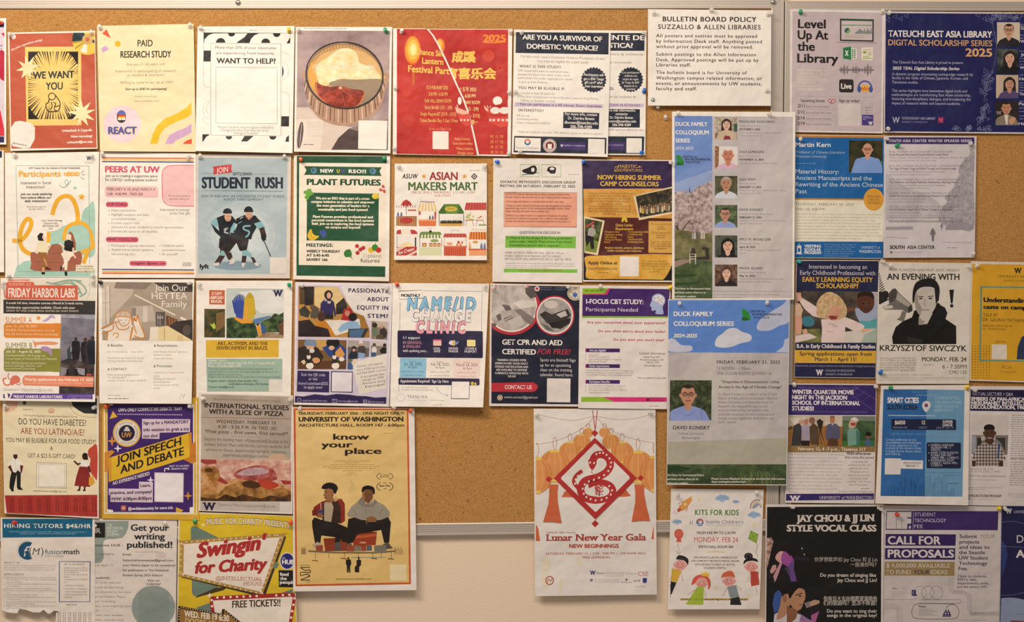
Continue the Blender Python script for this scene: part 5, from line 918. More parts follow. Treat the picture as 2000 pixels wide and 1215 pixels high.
# stem
s = Sheet(C3,'flyer','flyer','lilac equity in STEM flyer with a collage of classroom photographs','lilac classroom collage flyer',[(925,50),(1795,62),(1765,1168),(912,1148)],3,3,wave=.8,paper='E6DEE6')
s.part('background_print');s.p('D3C9DC',(950,75),(1780,88),(1745,1140),(920,1130));s.p('E3DEDA',(1330,85),(1780,90),(1770,400),(1600,400),(1440,320),(1380,190));s.p(W_,(912,1130),(1765,1146),(1765,1168),(912,1148))
s.part('headline');s.tl('2f2450',36,'kw',('PASSIONATE',1400,1760,145),('ABOUT',1568,1762,222),('EQUITY IN',1478,1758,297),('STEM?',1572,1756,372))
s.part('class_photograph');base = [(952,88),(1300,92),(1360,180),(1400,260),(1450,320),(1540,355),(1590,480),(1590,548),(950,540)]
s.p('B98a48',*base);s.p('DDC28a',(1095,95),(1300,92),(1360,190),(1340,280),(1100,280));s.p('5a4630',(960,90),(1095,92),(1090,250),(965,250));s.p('2a2420',(1005,92),(1095,92),(1085,260),(1010,260));s.p('A07434',(1380,220),(1450,320),(1540,355),(1590,480),(1590,548),(1400,548),(1340,400));s.p('2c2826',(1290,250),(1360,190),(1390,260),(1380,330),(1290,340))
s.p('E3DDD4',(1190,395),(1500,380),(1510,460),(1290,530),(1200,440));s.p('352a5c',(1148,320),(1152,240),(1185,205),(1240,200),(1272,230),(1290,340),(1280,370),(1265,300),(1262,370),(1180,370),(1172,300),(1165,330));s.e('2a1c1a',1222,165,38,42);s.e('D8a890',1226,170,20,28);s.r('2a2628',1185,340,1265,382);s.t('W',1208,1246,244,22,'E8DCC8','sK');s.e('E8E0E0',1196,214,12,5)
s.p('5a5048',(1060,330),(1090,255),(1130,280),(1150,330),(1110,380),(1060,370));s.e('6a5040',1080,275,22,24);s.p('3a3a30',(958,300),(1010,260),(1060,320),(1040,370),(970,350));s.p('C8842c',(1090,440),(1130,400),(1200,400),(1250,470),(1290,540),(1190,540));s.e('4a3428',1160,360,36,42);s.p('2c2224',(952,400),(1050,385),(1100,440),(1220,470),(1240,540),(952,538));s.p('AA3034',(1335,390),(1360,290),(1420,280),(1440,320),(1480,380),(1430,400));s.e('C88a70',1390,330,22,26);s.e('1d1a1c',1440,365,38,36);s.p('8fb4d4',(1305,480),(1340,430),(1410,400),(1480,405),(1510,450),(1500,480),(1400,470),(1330,500));s.p('3a3434',(1395,545),(1400,470),(1580,465),(1540,548));s.p('4a6a8c',(1410,480),(1550,470),(1510,545),(1412,545))
s.part('microscope_photograph');s.p('7c5a34',(950,565),(1385,570),(1380,832),(945,830));s.clip = (946,566,1384,832);s.p('C8a060',(1100,565),(1220,568),(1200,660),(1120,660));s.p('5c3a20',(945,770),(1385,745),(1380,835),(945,832));s.p('302824',(950,640),(1020,620),(1130,640),(1180,720),(1140,790),(1030,780),(950,760));s.e('7c90ac',1060,600,56,44);s.r('7c90ac',1005,590,1110,622);s.p('D8a888',(1020,622),(1095,622),(1085,670),(1050,690));s.e('E0D8D0',1075,665,22,20);s.p('2a4488',(1165,640),(1220,610),(1320,600),(1380,650),(1380,740),(1300,740),(1220,710),(1200,680));s.e('1d1a1c',1262,595,60,52);s.p('D89a50',(1270,690),(1330,630),(1370,700),(1340,730),(1300,720));s.e('D8b090',1250,640,26,20);s.p('E0C4A8',(975,760),(1005,745),(1020,770),(1000,790));s.e('D89a60',1110,752,36,26);s.e('E3d8c8',1340,740,24,20)
for x in (1045,1275): s.e('E8E0D4',x+10,800,34,30);s.p('2a2624',(x-25,780),(x-15,720),(x+10,690),(x+25,740),(x+45,770),(x+10,775));s.e('E8E0D4',x,720,18,22);s.r('2a2624',x-8,650,x+6,710)
s.part('group_photograph');s.p('6a6460',(1395,572),(1590,580),(1585,720),(1440,740),(1430,835),(1390,833));s.clip = (1392,574,1588,833);s.p('A8a09a',(1395,574),(1588,580),(1585,640),(1395,630));s.p('1f2432',(1405,700),(1430,660),(1480,670),(1480,740),(1400,740));s.e('2a2220',1450,645,22,22);s.e('c89a80',1450,660,14,14);s.p('4a3a3a',(1485,640),(1510,610),(1550,630),(1560,700),(1490,690));s.e('e0dcd8',1512,590,18,16);s.e('c89a80',1515,610,12,14);s.p('8aa8d0',(1490,680),(1550,690),(1540,735),(1490,730));s.p('3a5a8a',(1395,780),(1440,760),(1440,835),(1395,835))
s.part('group_photograph#2');s.p('8c7c6c',(1608,400),(1752,410),(1748,568),(1605,560));s.clip = (1606,404,1750,566);s.p('C2b4a4',(1640,404),(1750,410),(1750,470),(1650,450));s.p('6a7a60',(1610,470),(1650,430),(1665,520),(1620,540));s.e('3a2c24',1636,436,24,22);s.p('3c3836',(1680,480),(1720,450),(1748,500),(1740,550),(1680,550));s.e('c89a80',1700,450,14,16);s.p('5a4a3a',(1650,530),(1700,510),(1720,560),(1650,560))
s.part('group_photograph#3');s.p('8a8078',(1602,580),(1745,585),(1742,690),(1600,720));s.clip = (1600,580,1745,720);s.p('C8c0b8',(1602,580),(1745,585),(1745,625),(1602,620));s.p('dcd8d4',(1610,650),(1630,620),(1655,650),(1650,690),(1610,690));s.e('4a3a30',1632,612,14,15);s.p('22201f',(1680,660),(1715,630),(1740,640),(1740,690),(1690,690));s.e('2a2220',1725,615,15,16);s.p('3a5a80',(1605,680),(1650,680),(1645,720),(1605,720))
s.part('contact_panel','dark purple panel');s.p('2f2454',(945,842),(1230,850),(1228,1040),(938,1032));s.tl('CFC6DC',26,'',('Scan the QR code',978,1192,892),('or visit',1045,1125,930),('tinyurl.com/stem2025',950,1216,970),('to apply now!',1000,1165,1004));s.part('code_panel','dark purple square');s.p('2f2454',(1245,848),(1440,852),(1438,1042),(1242,1036));s.r('E6E0E6',1254,857,1430,1033)
s.part('note_print','printed paper note');s.p('E6DED4',(1440,770),(1748,690),(1740,1000),(1500,1060),(1470,950));s.p('DDCDB0',(1425,770),(1468,735),(1480,765),(1440,800));s.p('DDCDB0',(1460,1060),(1535,1080),(1535,1110),(1460,1085));
for q,a,b,y in (('Convert that passion',1478,1710,800),('into a STEM lesson plan',1470,1730,832),('and then teach it at one',1475,1740,860),('of our partner sites',1508,1722,896),('through our STEM',1525,1715,926),('Alternative Spring',1525,1728,955),('Break program!',1550,1728,984)): s.t(q,a,b,y,19,'6b6070','w',-.14)
s.part('footer_band');s.p('2f2454',(922,1070),(1000,1075),(1100,1055),(1200,1065),(1300,1052),(1420,1060),(1480,1070),(1560,1072),(1640,1085),(1740,1080),(1736,1140),(920,1130));s.tl('B8AACB',18,'',('expd.uw.edu/riverways',988,1210,1120),('riverways@uw.edu',1305,1485,1125),('@riverwaysedu',1575,1720,1132));s.ring('B8AACB',4,960,1107,16);s.o('B8AACB',4,1258,1100,1297,1130);s.l('B8AACB',3,(1258,1100),(1278,1116),(1297,1101));s.o('B8AACB',4,1535,1106,1566,1136);s.ring('B8AACB',3,1550,1121,7)
# name/id
s = Sheet(C4,'flyer','flyer','name and ID change clinic flyer with bubble letters in blue, white and pink','bubble letter clinic flyer',[(55,58),(918,65),(865,1172),(30,1165)],3,12,skew=.35,paper='F4EEE6')
NB = '2a2546'
s.part('frame_line');s.l('2a2638',3,(108,132),(320,122),(325,195),(115,205),closed=True);s.l('4a4658',3,(330,128),(855,135),(850,480));s.l('4a4658',3,(122,230),(118,480));s.l('4a4658',3,(110,960),(110,1030));s.l('8a8698',3,(390,1108),(520,1112))
s.part('headline');s.t('MONTHLY',130,305,182,24,'2a2638','K')
s.part('headline#2','sky blue bubble lettering')
def fat(txt,x0,x1,yb,h,c,w):
    s.t(txt,x0,x1,yb,h,'3a4468','wFi%d' % (w+4));s.t(txt,x0,x1,yb,h,c,'wFi%d' % w)
fat('NAME/ID',178,805,300,108,'8AC0E0',9)
s.part('headline#3','white bubble lettering');fat('CHANGE',215,765,400,100,'F4EEEA',8)
s.part('headline#4','pink bubble lettering');fat('CLINIC',260,715,505,100,'EEA8B4',8)
s.part('text_panel','navy panel');s.rr(NB,98,486,862,728,14);s.tl('E6E0E8',24,'b',('1:1 support',148,300,560),('with updating your...',145,368,676,22));s.tl('D89aac',26,'',('IN ESPAÑOL',148,316,605),('& ENGLISH',148,300,640));s.r('E89aa8',417,562,491,578);s.r('C04a78',417,562,491,572);s.rr('F0C8b8',417,578,491,620,6);s.p('E8E0E0',(555,595),(570,575),(610,572),(640,600),(600,620),(565,610));s.p('E8C050',(590,574),(612,574),(610,620),(592,620));s.p('5a90c8',(612,575),(640,600),(612,618));s.l('C8C8D8',5,(625,610),(645,580));s.rr('F3E49c',720,568,796,626,8);s.tl('E6E0E8',20,'b',('LEGAL',420,482,655),('NAME',425,480,680),('GENDER',555,642,655),('MARKER',555,642,680),('LICENSE &',705,805,655),('PASSPORT',698,810,682))
s.part('date_panel','sky blue panel');s.p('8CC2DE',(122,730),(358,732),(352,908),(116,905));s.tl('34506a',26,'',('Jan 28, 2025',155,316,796));s.tl('34506a',20,'',('4-7pm',195,272,822));s.blur(205,265,765,10,'5a7a94');s.tl('4a6a84',15,'',('Lake City Branch Library',135,335,858),('or virtual on Zoom',148,320,890))
s.part('date_panel#2','white panel');s.p('F0E8E0',(358,732),(602,735),(595,912),(352,908));s.tl('6a5a58',26,'',('Feb 18, 2025',398,558,800));s.tl('6a5a58',20,'',('4-7pm',440,518,826));s.blur(450,508,770,10,'9a8a88');s.tl('a08a84',15,'',('Seattle Location TBD',390,565,862),('or virtual on Zoom',390,562,894))
s.part('date_panel#3','pale pink panel');s.p('F2DBD4',(602,735),(838,738),(830,915),(595,912));s.tl('8a5a58',26,'',('March 18, 2025',625,815,805));s.tl('8a5a58',20,'',('4-7pm',685,765,832));s.blur(690,750,775,10,'b89a94');s.tl('b89a94',15,'',('Seattle Location TBD',630,800,868),('or virtual on Zoom',628,800,900))
s.part('sign_up_band');s.rr(NB,106,912,832,972,10);s.t('Appointment Required!  Sign Up Here',122,555,950,26,'EDE6EC','b');s.part('code_panel','white framed square');s.r('5a5670',582,938,740,1098);s.r('F4EEE8',586,942,736,1092)
s.part('small_print');s.tl('b0a6a0',16,'',('Or visit transwa.org/help',135,365,1000),('To submit inquiries@lavenderrights.org',135,412,1022));s.l('9ab8d4',4,(448,990),(470,1030),(505,1055),(548,1065),sm=4);s.l('9ab8d4',4,(535,1052),(550,1065),(538,1076));s.e('D8c050',768,958,14,16);s.e('D8c050',796,962,10,14);s.part('logo');s.ring('C8c0d0',4,128,1085,38,32);s.t('TRANS·WA',185,365,1092,28,'6a6074','w');s.blur(190,360,1112,7,'b0a6b0');s.blur(415,495,1155,13,'b0a6a0')
# cpr
s = Sheet(C4,'flyer','flyer','navy first aid class flyer with two red-ringed round photographs','navy first aid flyer',[(930,62),(1735,78),(1725,1165),(918,1160)],3,3,paper='E6DEDA')
s.part('background_print');s.p('1f2236',(940,78),(1728,88),(1716,1146),(938,1138))
s.clip = (940,78,1725,1140);s.part('resuscitation_photograph');s.clip = (940,80,1725,1140);s.e('BF3440',1120,280,258,244,n=44);s.e('EDE6E0',1120,270,228,228,n=44);s.p('n:a89c98:bcb2ac:ccc4be:14',*ell(1118,265,218,220,44));s.p('5a5250',(1240,100),(1320,90),(1345,180),(1290,200),(1245,150));s.p('857a78',(1140,300),(1200,290),(1330,380),(1290,440),(1220,380));s.p('d8d0ca',(1130,240),(1220,210),(1330,220),(1330,270),(1200,290));s.p('6a605e',(980,350),(1020,330),(1030,390),(1000,400));s.p('6a605e',(1030,250),(1100,260),(1120,300),(1070,310));s.p('c8c0ba',(1080,400),(1200,350),(1240,430),(1130,470));s.e('6a605e',962,435,20,18);s.l('6a605e',5,(1050,380),(1120,350),(1130,370),(1060,400),closed=True)
s.part('defibrillator_photograph');s.e('BF3440',1506,350,176,178,n=44);s.e('EDE6E0',1506,350,164,166,n=44);s.p('n:8e8684:a49c98:b8b0aa:14',*ell(1506,350,152,154,40));s.p('3c3838',(1370,340),(1420,310),(1480,340),(1620,290),(1650,350),(1560,440),(1440,420));s.p('2a2628',(1450,420),(1550,400),(1650,370),(1640,420),(1560,470),(1480,460));s.p('c8c2be',(1520,340),(1600,305),(1620,350),(1560,370));s.e('d0c8c2',1470,250,60,36);s.p('6a6464',(1380,420),(1440,440),(1500,490),(1440,480))
s.part('logo');s.e('E6DEDA',1348,110,23);s.r('B82c38',1334,104,1362,116);s.r('B82c38',1342,96,1354,124);s.blur(1380,1475,105,12,'6a6a80');s.blur(1380,1475,122,12,'6a6a80');s.blur(1515,1620,105,12,'6a6a80');s.blur(1515,1600,122,12,'6a6a80')
s.part('crest');s.clip = (1600,85,1727,225);s.e('CFC4AC',1688,150,70,66);s.ring('8a8070',5,1688,150,58,54);s.e('E8E0D4',1688,165,34)
for a in (0,PI/3,2*PI/3): s.l('5068a8',13,(1688-27*math.cos(a+PI/2),165-27*math.sin(a+PI/2)),(1688+27*math.cos(a+PI/2),165+27*math.sin(a+PI/2)))
s.t('W',1668,1708,122,24,'5a5264','sb');s.clip = None
s.part('headline');s.t('GET CPR AND AED',1035,1575,613,45,'F0E9E2','k');s.t('CERTIFIED',1035,1338,697,45,'F0E9E2','k');s.t('FOR FREE!',1350,1648,697,45,'C03a4a','bi')
s.part('body_text');s.tl('D6CFCC',18,'k',('TRAINING COURSES OFFER',988,1252,758),('AMERICAN RED CROSS ADULT',970,1268,788),('CPR/AED CERTIFICATION AND',970,1268,818),('ARE AVAILABLE TO ANYONE',980,1258,846),('CURRENTLY AFFILIATED WITH',970,1268,876),('THE UW',1082,1158,904));s.tl('E0D9D4',27,'',('Spots are limited! Sign',1375,1692,762),('up for an upcoming',1375,1650,808),('class on the training',1375,1660,850),('calendar, found here:',1373,1668,894))
s.part('contact_panel','red pill');s.p('C23440',(940,953),(1310,948),(1342,965),(1355,992),(1340,1022),(1310,1035),(938,1032));s.t('CONTACT US',1058,1300,1008,34,'F0E4E0','b');s.part('small_print');s.t('uwems.outreach@gmail.com',1055,1352,1092,22,'CFC8C8','');s.e('CDB8a0',1015,1085,25);s.ring('5a4a4a',4,1015,1085,15);s.part('code_panel','pale square panel');s.r('E6DFD8',1437,912,1645,1128)
# cbt
s = Sheet(C5,'flyer','flyer','therapy study flyer with purple header, lime and pink stripes and a brain head','purple-headed therapy study flyer',[(62,35),(905,42),(870,1188),(45,1178)],4,3,paper='EAE3DE')
PR = '44246a'
s.part('header_band');s.p(PR,(85,62),(898,70),(880,325),(82,325));s.p('D8337c',(320,62),(345,62),(312,124),(288,124));s.p('8FBE34',(85,62),(322,62),(290,115),(85,115));s.p('D8337c',(85,115),(300,113),(310,124),(85,124));s.p('8FBE34',(82,322),(880,324),(878,338),(82,338));s.blur(110,265,92,15,'4a6a1c')
s.part('brain_picture');s.p('A9B8DE',(712,220),(728,180),(735,140),(770,115),(815,118),(850,150),(853,195),(832,235),(838,290),(832,305),(765,300),(770,268),(730,272),(726,240),sm=3);s.p('E6E2E4',(742,160),(770,128),(815,128),(845,165),(838,200),(815,215),(790,190),(755,180),sm=3)
for x,y in ((762,155),(790,150),(800,175),(825,160),(820,190)): s.ring('9a94a8',4,x,y,7)
s.part('headline');s.t('I-FOCUS CBT STUDY:',118,652,208,42,'F0E9F0','k');s.t('Participants Needed',116,600,278,36,'E4DAE8','');s.part('question_text','magenta lettering');s.tl('B83a5c',23,'kw',('Are you concerned about your appearance?',126,855,393),('Do you often worry about your looks?',232,855,474),('Do you wish you could stop?',373,846,553))
s.part('body_text')
for q,x1,y in (('Are you eligible?',303,622),('Study requirements',333,768),('Participant Benefits',340,915)): s.p(PR,(112,y),(433,y+2),(432,y+37),(110,y+35));s.p('D8337c',(112,y),(120,y),(118,y+35),(110,y+35));s.t(q,148,x1,y+28,21,'E6DCEC','b')
s.tl('a2988f',17,'',('Aged 18-65',143,240,690),('No MRI contraindications',143,335,710),('Not currently engaged in Cognitive',143,450,732),('Behavioral Therapy',143,312,753),('Have significant concerns about your appearance',128,565,834),('Interest in receiving 12 weekly sessions of CBT with',126,556,856),('an individual therapist with specialized expertise',126,545,877),('Comprehensive diagnostic evaluation',145,485,978),('Receive brain images of your brain',145,455,998),('Monetary compensation of over $200 for',145,503,1018),('completing the study',145,332,1040))
for y in (684,704,724,828,850,972,992,1012): s.e('8a8078',114,y,4,n=8)
s.t('Contact Information',615,853,678,20,'5c5450','bw');s.tl('7c746e',16,'b',('Angela Fang, PhD',650,803,710),('Principal Investigator, UW',620,840,736),('206-221-1476',678,796,760),('ifocuscbt@uw.edu',660,820,790),('Visit our website for more info!',597,862,905))
s.part('footer_band');s.p('8FBE34',(74,1075),(270,1075),(385,1120),(72,1120));s.p('D8337c',(270,1075),(870,1078),(868,1120),(385,1120));s.blur(710,850,1095,13,'8a1c50');s.blur(710,850,1112,11,'8a1c50');s.e('5a1c3c',692,1100,14);s.blur(712,800,1165,15,'b0a69e')
# ---------------------------------------------------------------- lower rows, left board
D1 = (0,770,.2058);D2 = (370,760,.21395);D3 = (560,780,.32927);D4 = (1030,780,.32927);D5 = (1290,930,.23454);D6 = (1480,970,.20171);D7 = (1710,970,.20167);D8 = (1520,740,.21401)
E1 = (1700,745,.21398);E2 = (0,1000,.17699);E3 = (170,1000,.17699);E4 = (340,990,.18519)
# diabetes
s = Sheet(D1,'flyer','flyer','cream food study flyer with two drawn people and red tear-off tabs','cream food study flyer',[(22,20),(938,15),(938,1180),(42,1130)],2,4,paper='EFE6DE')
s.part('background_print');s.p('ECE0BE',(32,30),(920,28),(922,950),(45,955));s.p('E2B89a',(50,35),(170,35),(172,100),(150,140),(100,165),(52,170));s.e('4a5038',232,82,18);s.p('2f3232',(668,40),(920,40),(920,186),(800,182),(740,150),(690,110));s.l('7a6a5c',3,(655,90),(690,160),(760,205),(840,218),(920,220),sm=4);s.p('C04a3c',(922,490),(870,500),(838,530),(835,580),(860,620),(850,680),(862,750),(900,795),(922,800),sm=3)
s.part('logo');s.ring('C8604c',4,487,158,26,22);s.ring('C8604c',4,487,158,13,11);s.l('C8604c',4,(465,170),(510,170))
s.part('headline');s.t('DO YOU HAVE DIABETES?',177,817,294,58,'3c3430','');s.t('ARE YOU LATINO/A/E?',196,800,384,58,'9a3c30','');s.t('YOU MAY BE ELIGIBLE FOR OUR FOOD STUDY!',53,908,464,42,'3c3430','');s.t('&',476,503,530,36,'5a4e48','');s.t('GET A $25 E-GIFT CARD!',263,714,606,40,'4a403a','')
s.part('small_print');s.t('UW Health Disparities Undergraduate Research Group',225,733,215,16,'6a6058','');s.t('nbiobio.foodstudy@gmail.com',315,635,928,16,'7a7066','b');s.blur(218,310,152,16,'9a9084')
s.part('code_panel','white framed square');s.r('F0EADA',347,650,630,892);s.o('4a4440',3,347,650,630,892);s.o('7a7470',2,368,665,615,880)
s.part('man_drawing');s.p('F0ECE2',(125,605),(165,605),(205,650),(220,690),(195,750),(110,740),(75,680),(90,640));s.p('5c2a20',(75,690),(100,670),(125,740),(110,745));s.p('5c2a20',(190,670),(222,680),(205,750),(195,740));s.p('1f2220',(110,735),(150,745),(168,720),(198,745),(195,880),(160,885),(158,760),(130,890),(88,885),(95,800));s.p('4a221a',(125,570),(165,568),(165,605),(145,620),(128,600));s.p('E8E0D8',(122,560),(140,553),(165,555),(168,570),(122,572));s.p('1c1a1c',(88,885),(130,888),(130,925),(110,922));s.p('1c1a1c',(162,885),(195,880),(222,910),(170,905));s.l('c8c0b0',3,(145,620),(155,720))
s.part('woman_drawing');s.p('F0ECE4',(770,640),(800,620),(850,650),(845,690),(760,690));s.p('8c2a28',(755,685),(835,690),(862,800),(855,880),(705,870),(725,780));s.e('3a1c18',805,590,26,34);s.p('1d1718',(780,585),(800,555),(830,565),(835,620),(818,625),(815,590),(795,580));s.l('4a221a',14,(765,655),(740,668),(700,632));s.l('4a221a',14,(840,680),(855,740));s.p('D8A038',(845,790),(880,780),(902,840),(870,870),(842,860));s.l('D8A038',5,(855,790),(865,750),(890,790));s.p('4a221a',(750,872),(768,874),(762,905),(745,905));s.p('4a221a',(795,876),(815,876),(808,905),(795,905));s.p('1c1a1c',(735,905),(765,905),(760,918),(728,918));s.p('1c1a1c',(790,905),(815,905),(812,920),(786,920))
for i in range(10):
    x0 = 45+i*87.8;x1 = x0+87.8;f = lambda x: 960-(x-45)*.006
    s.part('tear_off_tab#%d' % i,'red tear-off tab');b0 = 1132+i*3.2;s.p('B03c34' if i % 2 else 'A8342e',(x0,f(x0)),(x1,f(x1)),(x1+(16-i*1.6),b0+3),(x0+(18-i*1.8),b0))
    for q in range(2): s.add([[(x0+40+q*22+(8-i*.8),985+j*17),(x0+52+q*22+(8-i*.8),985+j*17),(x0+52+q*22+(8-i*.8),985+j*17+random.randint(7,13)),(x0+40+q*22+(8-i*.8),998+j*17)] for j in range(8)],'7c2422')
# debate
s = Sheet(D1,'flyer','flyer','purple speech and debate flyer with yellow border and slanted ribbon','purple debate flyer',[(970,88),(1885,30),(1892,1195),(972,1180)],4,2,paper='D9AC3c')
s.part('border_print');s.p(W_,(985,92),(1868,60),(1870,1140),(990,1135));s.p('E0B23c',(995,92),(1860,60),(1862,1135),(998,1125)) ;s.p(W_,(1015,96),(1842,94),(1842,1132),(1015,1122))
s.p('43276e',(1070,92),(1780,94),(1785,115),(1832,125),(1832,1070),(1800,1075),(1800,1122),(1075,1118),(1070,1098),(1020,1092),(1020,110),(1070,106))
s.p('E0B23c',(1072,160),(1115,215),(1040,235));s.p('E0B23c',(1668,1072),(1740,1100),(1715,1125),(1672,1122))
s.part('headline');s.t("UW's ONLY COMPETITIVE DEBATE TEAM",1125,1723,158,30,'E6DEE8','k')
s.add([[(1115+i*20,186+i*.2),(1129+i*20,186+i*.2),(1129+i*20,194+i*.2),(1115+i*20,194+i*.2)] for i in range(31)],'C9BED4')
s.part('crest');s.e('DDB45c',1203,368,132);s.e('E6DED4',1203,368,116);s.e('D8c8b0',1203,368,84);s.e('2a2440',1203,368,76);s.t('UW',1155,1250,408,44,'C08a44','K');s.p('D8D0CC',(1172,350),(1185,325),(1225,325),(1238,352));s.e('D8D0CC',1204,318,16,9)
for i in range(36):
    if i % 9 != 4: s.add([[(1203+r*math.cos(i*PI/18+d),368+r*math.sin(i*PI/18+d)) for r,d in ((94,-.05),(106,-.05),(106,.05),(94,.05))]],'9a8e88')
s.part('text_panel','lilac text strips');LL = 'DCC8DA'
s.p(LL,(1348,235),(1805,238),(1802,360),(1515,365),(1512,425),(1348,420));s.tl('2f2440',30,'k',('Sign up for a MANDATORY',1360,1790,282),('info session to grab a try',1360,1795,348),('out slot!',1360,1500,410))
s.part('ribbon');s.p('D08a34',(992,552),(1060,530),(1090,545),(1035,600),(1025,735),(992,740));s.p('C87c2c',(1760,480),(1860,455),(1862,640),(1820,660),(1740,620));s.p('E0B630',(1028,605),(1815,362),(1800,600),(1030,835));s.p('D39A30',(1028,605),(1058,596),(1058,820),(1030,835));s.p('D08a34',(1790,372),(1818,362),(1820,480),(1800,605));s.t('JOIN SPEECH',1105,1720,572,74,'211b22','k',-.30);s.t('AND DEBATE',1142,1745,665,74,'211b22','k',-.30)
s.part('small_print');s.t('NO EXPERIENCE NEEDED',1072,1420,815,32,'DDD4E0','k',-.28);s.tl('D9D0E0',17,'b',('RSVP TO AN INFO',1608,1797,690),('SESSION HERE!',1625,1782,716));s.l('E6DEE8',10,(1562,735),(1568,705),(1600,708),sm=4);s.p('E6DEE8',(1595,692),(1612,712),(1592,722))
s.part('text_panel#2','lilac text strips');s.p(LL,(1320,830),(1452,832),(1450,1028),(1048,1022),(1048,962),(1032,955),(1032,895),(1318,898));s.tl('2f2440',30,'k',('Learn,',1332,1432,880),('practice, and compete!',1045,1440,945),('M/W: 6:00pm-8:00pm',1058,1440,1006))
s.part('code_panel','white square panel');s.p('D8C6DC',(1466,742),(1744,748),(1740,1028),(1464,1022));s.p('EFE9EE',(1474,752),(1738,756),(1734,1020),(1472,1014))
s.part('sparkle_print');s.spark('D8913c',1063,445,52);s.spark('EEE6EC',1118,515,40);s.spark('EEE6EC',1430,815,38);s.spark('D8913c',1785,965,46)
s.part('footer_text');s.rr('D87040',1148,1055,1196,1105,14);s.rr('43276e',1157,1064,1187,1096,8);s.rr('E08a50',1160,1067,1184,1093,7);s.ring('F0E6E8',4,1172,1080,9);s.t('@uwdebatesociety for more info',1216,1642,1095,28,'E6DEE8','k')
# pizza
s = Sheet(D2,'flyer','flyer','grey-brown international studies flyer with a close-up of pizza','pizza photo flyer',[(86,30),(945,58),(940,1142),(82,1112)],5,2,paper='E6DED6')
s.part('background_print');s.p('n:a39488:b4a69a:c0b4a8:5',(108,46),(935,70),(922,650),(105,636));s.p('A9A394',(700,640),(760,560),(920,520),(922,650));s.p('C8A48c',(690,645),(760,595),(850,590),(915,648));s.p('C4b8b0',(102,1018),(925,1025),(922,1122),(100,1108))
s.part('headline');s.t('INTERNATIONAL STUDIES',138,908,180,42,'2c2522','k');s.t('WITH A SLICE OF PIZZA',178,856,236,42,'2c2522','k');s.l('8a5c44',4,(105,258),(925,272))
s.part('date_text');s.t('WEDNESDAY, FEBRUARY 19',245,788,318,30,'4a403a','bw');s.t('4:30 - 5:30 P.M. IN THO 101',260,792,366,30,'4a403a','bw');s.t('*Free pizza - first come, first served!*',142,900,412,30,'4a403a','biw');s.l('8a7c70',3,(388,432),(655,438))
s.part('body_text');s.t('The Jackson School of International Studies presents',215,832,110,20,'7a6c62','');s.tl('665a52',27,'',('Explore the exciting major of International Studies at the',138,902,480),('Jackson School. Meet with faculty, current students, and',135,908,528),('advisers to discuss departmental highlights, resources,',150,888,576),('experiences, and opportunities.',308,725,620));s.l('665a52',2,(532,485),(818,492))
s.part('pizza_photograph');s.p('n:a8703c:c89058:d8ac7c:b8824c:12',(104,638),(928,652),(926,1026),(102,1016));s.clip = (102,640,928,1025);s.p('n:b87c6c:d0a090:e0c0ac:20',(104,638),(928,652),(928,900),(700,830),(480,790),(330,850),(104,720));s.p('n:8c3a34:a8504c:c47c74:18',(405,800),(430,750),(560,705),(680,698),(760,730),(800,790),(790,830),(650,840),(500,830),sm=4);s.p('n:b08c94:c0a0a8:d0b4b4:24',(430,780),(520,730),(640,715),(720,745),(700,770),(560,790),sm=4);s.p('9c3a30',(230,830),(270,790),(360,860),(330,870));s.p('9a4038',(104,640),(240,645),(250,680),(160,690),(104,670));s.p('B8402c',(620,850),(680,820),(800,860),(810,890),(720,920),(660,900),sm=3);s.p('9c3430',(830,830),(928,840),(928,870),(860,870))
s.p('n:7a4c20:a8743a:c49454:18',(104,740),(150,700),(230,705),(275,750),(280,800),(240,850),(200,840),(150,780));s.e('5a3418',175,740,40,22);s.p('n:6a4420:a0703a:c09252:14',(260,960),(330,890),(440,850),(540,835),(640,880),(720,920),(850,900),(928,930),(928,1026),(102,1016),(104,960));s.p('4a2c14',(480,860),(540,836),(620,850),(650,890),(580,905),(500,890),sm=3);s.p('n:2c1a0e:4a2e16:6a4420:24',(102,985),(250,1005),(330,960),(420,990),(480,960),(600,990),(660,1000),(740,970),(830,985),(928,960),(928,1028),(102,1020))
s.part('logo');s.t('W',120,242,1105,66,'271f44','sK');s.part('small_print');s.t('Questions? Please contact jsisadv@uw.edu',262,785,1074,24,'857a72','');s.part('code_panel','pale square panel');s.r('DAD2CA',824,1032,920,1122)
# know your place
s = Sheet(D3,'poster','poster','tan film poster with orange border and two people sitting on red crates','tan two-figure film poster',[(36,47),(757,52),(770,1132),(38,1140)],6,3,paper='EEE6E0',group='large posters')
s.part('background_print');s.p('C85c2c',(40,53),(722,53),(737,1097),(52,1110));s.p('n:ddba74:e3c27e:e7c988:3',(52,64),(712,64),(726,1086),(62,1098))
s.part('headline');s.t('THURSDAY, FEBRUARY 20th - ONE NIGHT ONLY!',68,698,91,16,'2e2418','k');s.t('UNIVERSITY OF WASHINGTON',70,692,131,26,'2e2418','K');s.t('ARCHITECTURE HALL, ROOM 147 - 6:00pm',70,697,162,17,'2e2418','k')
s.part('title');s.t('know',275,490,239,34,'2a2118','k');s.t('your',205,392,285,34,'2a2118','k');s.t('place',345,563,323,34,'2a2118','k')
s.part('small_print')
for y,a,b in ((368,282,495),(379,345,430),(390,258,520),(402,218,555),(413,250,525),(426,330,447),(438,365,412),(450,355,420)): s.blur(a,b,y,7,'b08c50')
s.t('www.knowyourplacefilm.com',290,502,1070,10,'5c4a30','b');s.blur(572,635,205,9,'b89660')
s.part('award_laurel')
def laurel(cx,cy,a,b,c):
    for q in (-1,1): s.l(c,4,*[(cx+q*a*math.cos(t),cy+b*math.sin(t)) for t in (-1.0,-.6,-.2,.2,.6,1.0)],sm=3)
